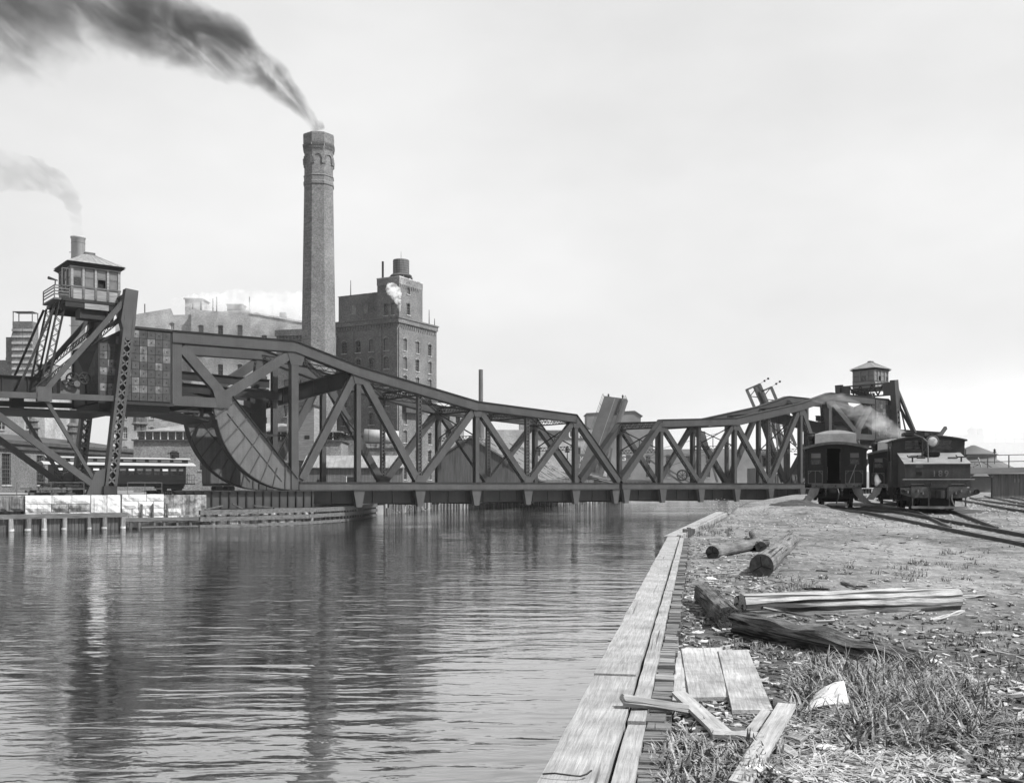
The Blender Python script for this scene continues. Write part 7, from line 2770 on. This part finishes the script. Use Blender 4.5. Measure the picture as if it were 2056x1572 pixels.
# ------------------------------------------------------------------ smoke, steam, haze
def volume_mat(name, col, d0, d1, x0, x1, scale, lo, hi, step=.12, aniso=0.0, stretch=(1, 1, 1), drift=None):
    m = bpy.data.materials.new(name)
    m.use_nodes = True
    t = m.node_tree
    t.nodes.clear()
    out = N(t, 'ShaderNodeOutputMaterial')
    pv = N(t, 'ShaderNodeVolumePrincipled')
    pv.inputs['Color'].default_value = (col, col, col, 1)
    pv.inputs['Anisotropy'].default_value = aniso
    tc = N(t, 'ShaderNodeTexCoord')
    mp = N(t, 'ShaderNodeMapping')
    if drift is not None:          # wisps drawn out along the wind
        mp.vector_type = 'TEXTURE'
        mp.inputs['Rotation'].default_value = (0, R(drift), 0)
        mp.inputs['Scale'].default_value = (2.6, 1, 1)
    else:
        mp.inputs['Scale'].default_value = stretch
    t.links.new(tc.outputs['Object'], mp.inputs[0])
    n1 = N(t, 'ShaderNodeTexNoise', Scale=scale, Detail=5, Roughness=.62, Distortion=.6)
    t.links.new(mp.outputs[0], n1.inputs['Vector'])
    sx = N(t, 'ShaderNodeSeparateXYZ')
    t.links.new(tc.outputs['Object'], sx.inputs[0])
    dn = math_(t, 'MULTIPLY', ramp(t, n1.outputs['Fac'], lo, hi, 0.0, 1.0), ramp(t, sx.outputs[0], x0, x1, d0, d1))
    t.links.new(dn, pv.inputs['Density'])
    t.links.new(pv.outputs[0], out.inputs['Volume'])
    m.cycles.volume_step_rate = step
    return m


def plume(name, label, cat, pts, depth, mat, lump=.35, seed=0, squash=1.0):
    """pts: (px, py, half width px) along the drift; depth a number or list"""
    C = []
    for i, (x, y, r) in enumerate(pts):
        d = depth[i] if isinstance(depth, (list, tuple)) else depth
        C.append((P(x, y, d), r * d / FPX))
    fine = []
    for (a, ra), (b, rb) in zip(C[:-1], C[1:]):
        k = max(3, int((b - a).length / max(.3, .4 * ra)))
        k = min(k, 16)
        for i in range(k):
            fine.append((a.lerp(b, i / k), ra + (rb - ra) * i / k))
    fine.append(C[-1])
    o0 = C[0][0]
    m = 22
    v, f = [], []
    for i, (c, r) in enumerate(fine):
        nx = fine[min(i + 1, len(fine) - 1)][0] - fine[max(i - 1, 0)][0]
        nx.normalize()
        e1 = nx.cross(Vector((0, 1, 0))).normalized()
        e2 = nx.cross(e1).normalized()
        for j in range(m):
            a = 2 * math.pi * j / m
            d = e1 * math.cos(a) + e2 * (math.sin(a) * squash)
            q = c + d * r
            k = 1 + lump * noise.noise(q / max(.6, r * .9) + Vector((seed, 0, 0))) + lump * .5 * noise.noise(q / max(.3, r * .35))
            v.append(c + d * (r * k) - o0)
    n = len(fine)
    for i in range(n - 1):
        for j in range(m):
            f.append((i * m + j, i * m + (j + 1) % m, (i + 1) * m + (j + 1) % m, (i + 1) * m + j))
    f += [tuple(range(m))[::-1], tuple((n - 1) * m + j for j in range(m))]
    mb = MB()
    mb.add(v, f)
    o = mb.build(name, mat, None, True)
    o.location = o0
    stuff(o, label, cat)
    return o


def drift_plume(name, label, cat, pts, depth, col, d0, d1, scale, drift, lo, hi, step, amp):
    """smoke whose density fades from its curved axis outwards; pts run steadily to one side: (px, py, half width px)"""
    C = [(P(x, y, depth[i]), r * depth[i] / FPX) for i, (x, y, r) in enumerate(pts)]
    o0 = C[0][0].copy()
    X = [c.x - o0.x for c, r in C]
    x0, x1 = X[-1], X[0]
    Z = [c.z - o0.z for c, r in C]
    Y = [c.y - o0.y for c, r in C]
    V = []
    for i, (c, r) in enumerate(C):
        a, b = C[max(0, i - 1)][0], C[min(len(C) - 1, i + 1)][0]
        dx, dz = abs(b.x - a.x), abs(b.z - a.z)
        V.append(r * math.hypot(dx, dz) / max(dx, .01))
    m = volume_mat(name + '_vapour', col, d0, d1, -1.0, x0 * .62, scale, lo, hi, step, 0, None, drift)
    t = m.node_tree
    sx = N(t, 'ShaderNodeSeparateXYZ')
    tc = t.nodes['Texture Coordinate']
    nz = N(t, 'ShaderNodeTexNoise', Scale=.11, Detail=4, Roughness=.6)      # the whole plume meanders
    t.links.new(tc.outputs['Object'], nz.inputs['Vector'])
    t.links.new(tc.outputs['Object'], sx.inputs[0])
    u = ramp(t, sx.outputs[0], x0, x1, 0.0, 1.0)

    def curve(vals):
        lo_, hi_ = min(vals), max(vals) + 1e-4
        fc = N(t, 'ShaderNodeFloatCurve')
        cv = fc.mapping.curves[0]
        pp = sorted(((x - x0) / (x1 - x0), (v - lo_) / (hi_ - lo_)) for x, v in zip(X, vals))
        cv.points[0].location, cv.points[1].location = pp[0], pp[-1]
        for q in pp[1:-1]:
            cv.points.new(*q)
        fc.mapping.update()
        t.links.new(u, fc.inputs['Value'])
        return ramp(t, fc.outputs[0], 0.0, 1.0, lo_, hi_)
    rz_ = curve(V)
    ry_ = curve([r for c, r in C])
    wob = math_(t, 'MULTIPLY', math_(t, 'SUBTRACT', nz.outputs['Fac'], .5), math_(t, 'MULTIPLY', rz_, amp))
    dz = math_(t, 'DIVIDE', math_(t, 'ADD', math_(t, 'SUBTRACT', sx.outputs[2], curve(Z)), wob), rz_)
    dy = math_(t, 'DIVIDE', math_(t, 'SUBTRACT', sx.outputs[1], curve(Y)), ry_)
    rad = math_(t, 'SQRT', math_(t, 'ADD', math_(t, 'MULTIPLY', dz, dz), math_(t, 'MULTIPLY', dy, dy)), 0)
    fall = ramp(t, rad, .1, 1.0, 1.0, 0.0)
    pv = t.nodes['Principled Volume']
    src = pv.inputs['Density'].links[0].from_socket
    t.links.new(math_(t, 'MULTIPLY', src, fall), pv.inputs['Density'])
    big = [(x, y, r * 1.35) for x, y, r in pts]
    return plume(name, label, cat, big, depth, m, .0, 3)


drift_plume('chimney_smoke', 'dark smoke trailing away from the tall brick chimney', 'smoke',
            [(640, 264, 11), (628, 244, 14), (606, 214, 23), (570, 176, 36), (515, 130, 50), (440, 86, 66), (350, 48, 80), (240, 24, 96), (120, 12, 112), (0, 10, 130), (-140, 10, 140)],
            [165, 165, 165, 164, 163, 162, 160, 157, 154, 150, 145], .08, 2.2, .46, .22, 37, .4, .68, .03, 1.7)
plume('stack_smoke', 'thin grey smoke rising from the pale iron chimney', 'smoke',
      [(156, 480, 10), (154, 455, 10), (149, 418, 14), (136, 388, 20), (104, 362, 27), (55, 348, 34), (0, 342, 40), (-60, 340, 44)], 180,
      volume_mat('thin_smoke', .3, .28, .1, 0, -16, .4, .4, .72, .05, 0, None, 40), .4, 9)
plume('warehouse_steam', 'white steam drifting over the pale warehouse roof', 'steam',
      [(345, 607, 6), (380, 604, 13), (420, 606, 18), (470, 606, 22), (520, 604, 26), (570, 612, 28), (620, 622, 26)], 222, volume_mat('white_steam', .98, .22, .22, 0, 1, .3, .4, .62, .1, .3), .5, 15)
jp = [(803, 626, 2.0), (801, 612, 4), (797, 598, 9), (791, 585, 13), (783, 577, 12), (777, 574, 7)]
plume('steam_jet', 'white steam jet blowing from the mill tower window', 'steam', jp, 177, volume_mat('jet_steam', .995, 2.2, 2.2, 0, 1, 1.1, .42, .66, .08, .3), .6, 21)
plume('engine_steam', 'thin white steam blowing back from the engine across the far bridge', 'steam',
      [(1826, 882, 3), (1812, 876, 9), (1785, 862, 17), (1750, 842, 21), (1715, 822, 20), (1680, 806, 17), (1650, 799, 12), (1625, 797, 6)], [52, 53, 55, 57, 58, 59, 60, 60],
      volume_mat('thin_steam', .99, .42, .42, 0, 1, .8, .4, .72, .1, .3, (1, 1, 1.8)), .55, 27)
plume('coupling_steam', 'small white steam wisp at the coupling between engine and coach', 'steam', [(1758, 975, 3), (1762, 966, 7), (1760, 956, 4), (1758, 948, 1.5)], 55.5, volume_mat('wisp_steam', .98, 3, 3, 0, 1, 2.2, .35, .6, .2, .3), .4, 33)

mb = MB()
v, f = [], []
n, m = 10, 26
for i in range(n + 1):
    a = math.pi * i / n
    for j in range(m):
        b = 2 * math.pi * j / m
        k = 1 + .25 * noise.noise(Vector((math.sin(a) * math.cos(b) * 2, math.sin(a) * math.sin(b) * 2, math.cos(a) * 2)))
        v.append((math.sin(a) * math.cos(b) * 260 * k, math.sin(a) * math.sin(b) * 190 * k, math.cos(a) * 62 * k))
for i in range(n):
    for j in range(m):
        f.append((i * m + j, (i + 1) * m + j, (i + 1) * m + (j + 1) % m, i * m + (j + 1) % m))
mb.add(v, f)
ym = volume_mat('drifting_yard_smoke', .995, .012, .012, 0, 1, .012, .25, .7, .25, .1)
t = ym.node_tree
vl = N(t, 'ShaderNodeVectorMath', operation='LENGTH')
vm = N(t, 'ShaderNodeMapping')
vm.inputs['Scale'].default_value = (1 / 250, 1 / 180, 1 / 46)
t.links.new(t.nodes['Texture Coordinate'].outputs['Object'], vm.inputs[0])
t.links.new(vm.outputs[0], vl.inputs[0])
pvn = t.nodes['Principled Volume']
src = pvn.inputs['Density'].links[0].from_socket
fall = ramp(t, vl.outputs['Value'], .15, 1.0, 1.0, 0.0)
t.links.new(math_(t, 'MULTIPLY', src, math_(t, 'MULTIPLY', fall, fall)), pvn.inputs['Density'])
o = mb.build('yard_smoke', ym, None, True)
o.location = (235, 430, 22)
stuff(o, 'bank of pale yard smoke hiding the works beyond the viaduct', 'smoke')
hz_m = bpy.data.materials.new('river_haze')
hz_m.use_nodes = True
t = hz_m.node_tree
t.nodes.clear()
out = N(t, 'ShaderNodeOutputMaterial')
pv = N(t, 'ShaderNodeVolumePrincipled')
pv.inputs['Color'].default_value = (.97, .97, .97, 1)
pv.inputs['Density'].default_value = 0.00012
pv.inputs['Anisotropy'].default_value = 0.1
t.links.new(pv.outputs[0], out.inputs['Volume'])
mb = MB()
mb.b2((-1500, -120, -2.6), (1500, 1560, 112))
stuff(mb.build('haze', hz_m), 'pale even smoke haze over the whole river and yards', 'haze')
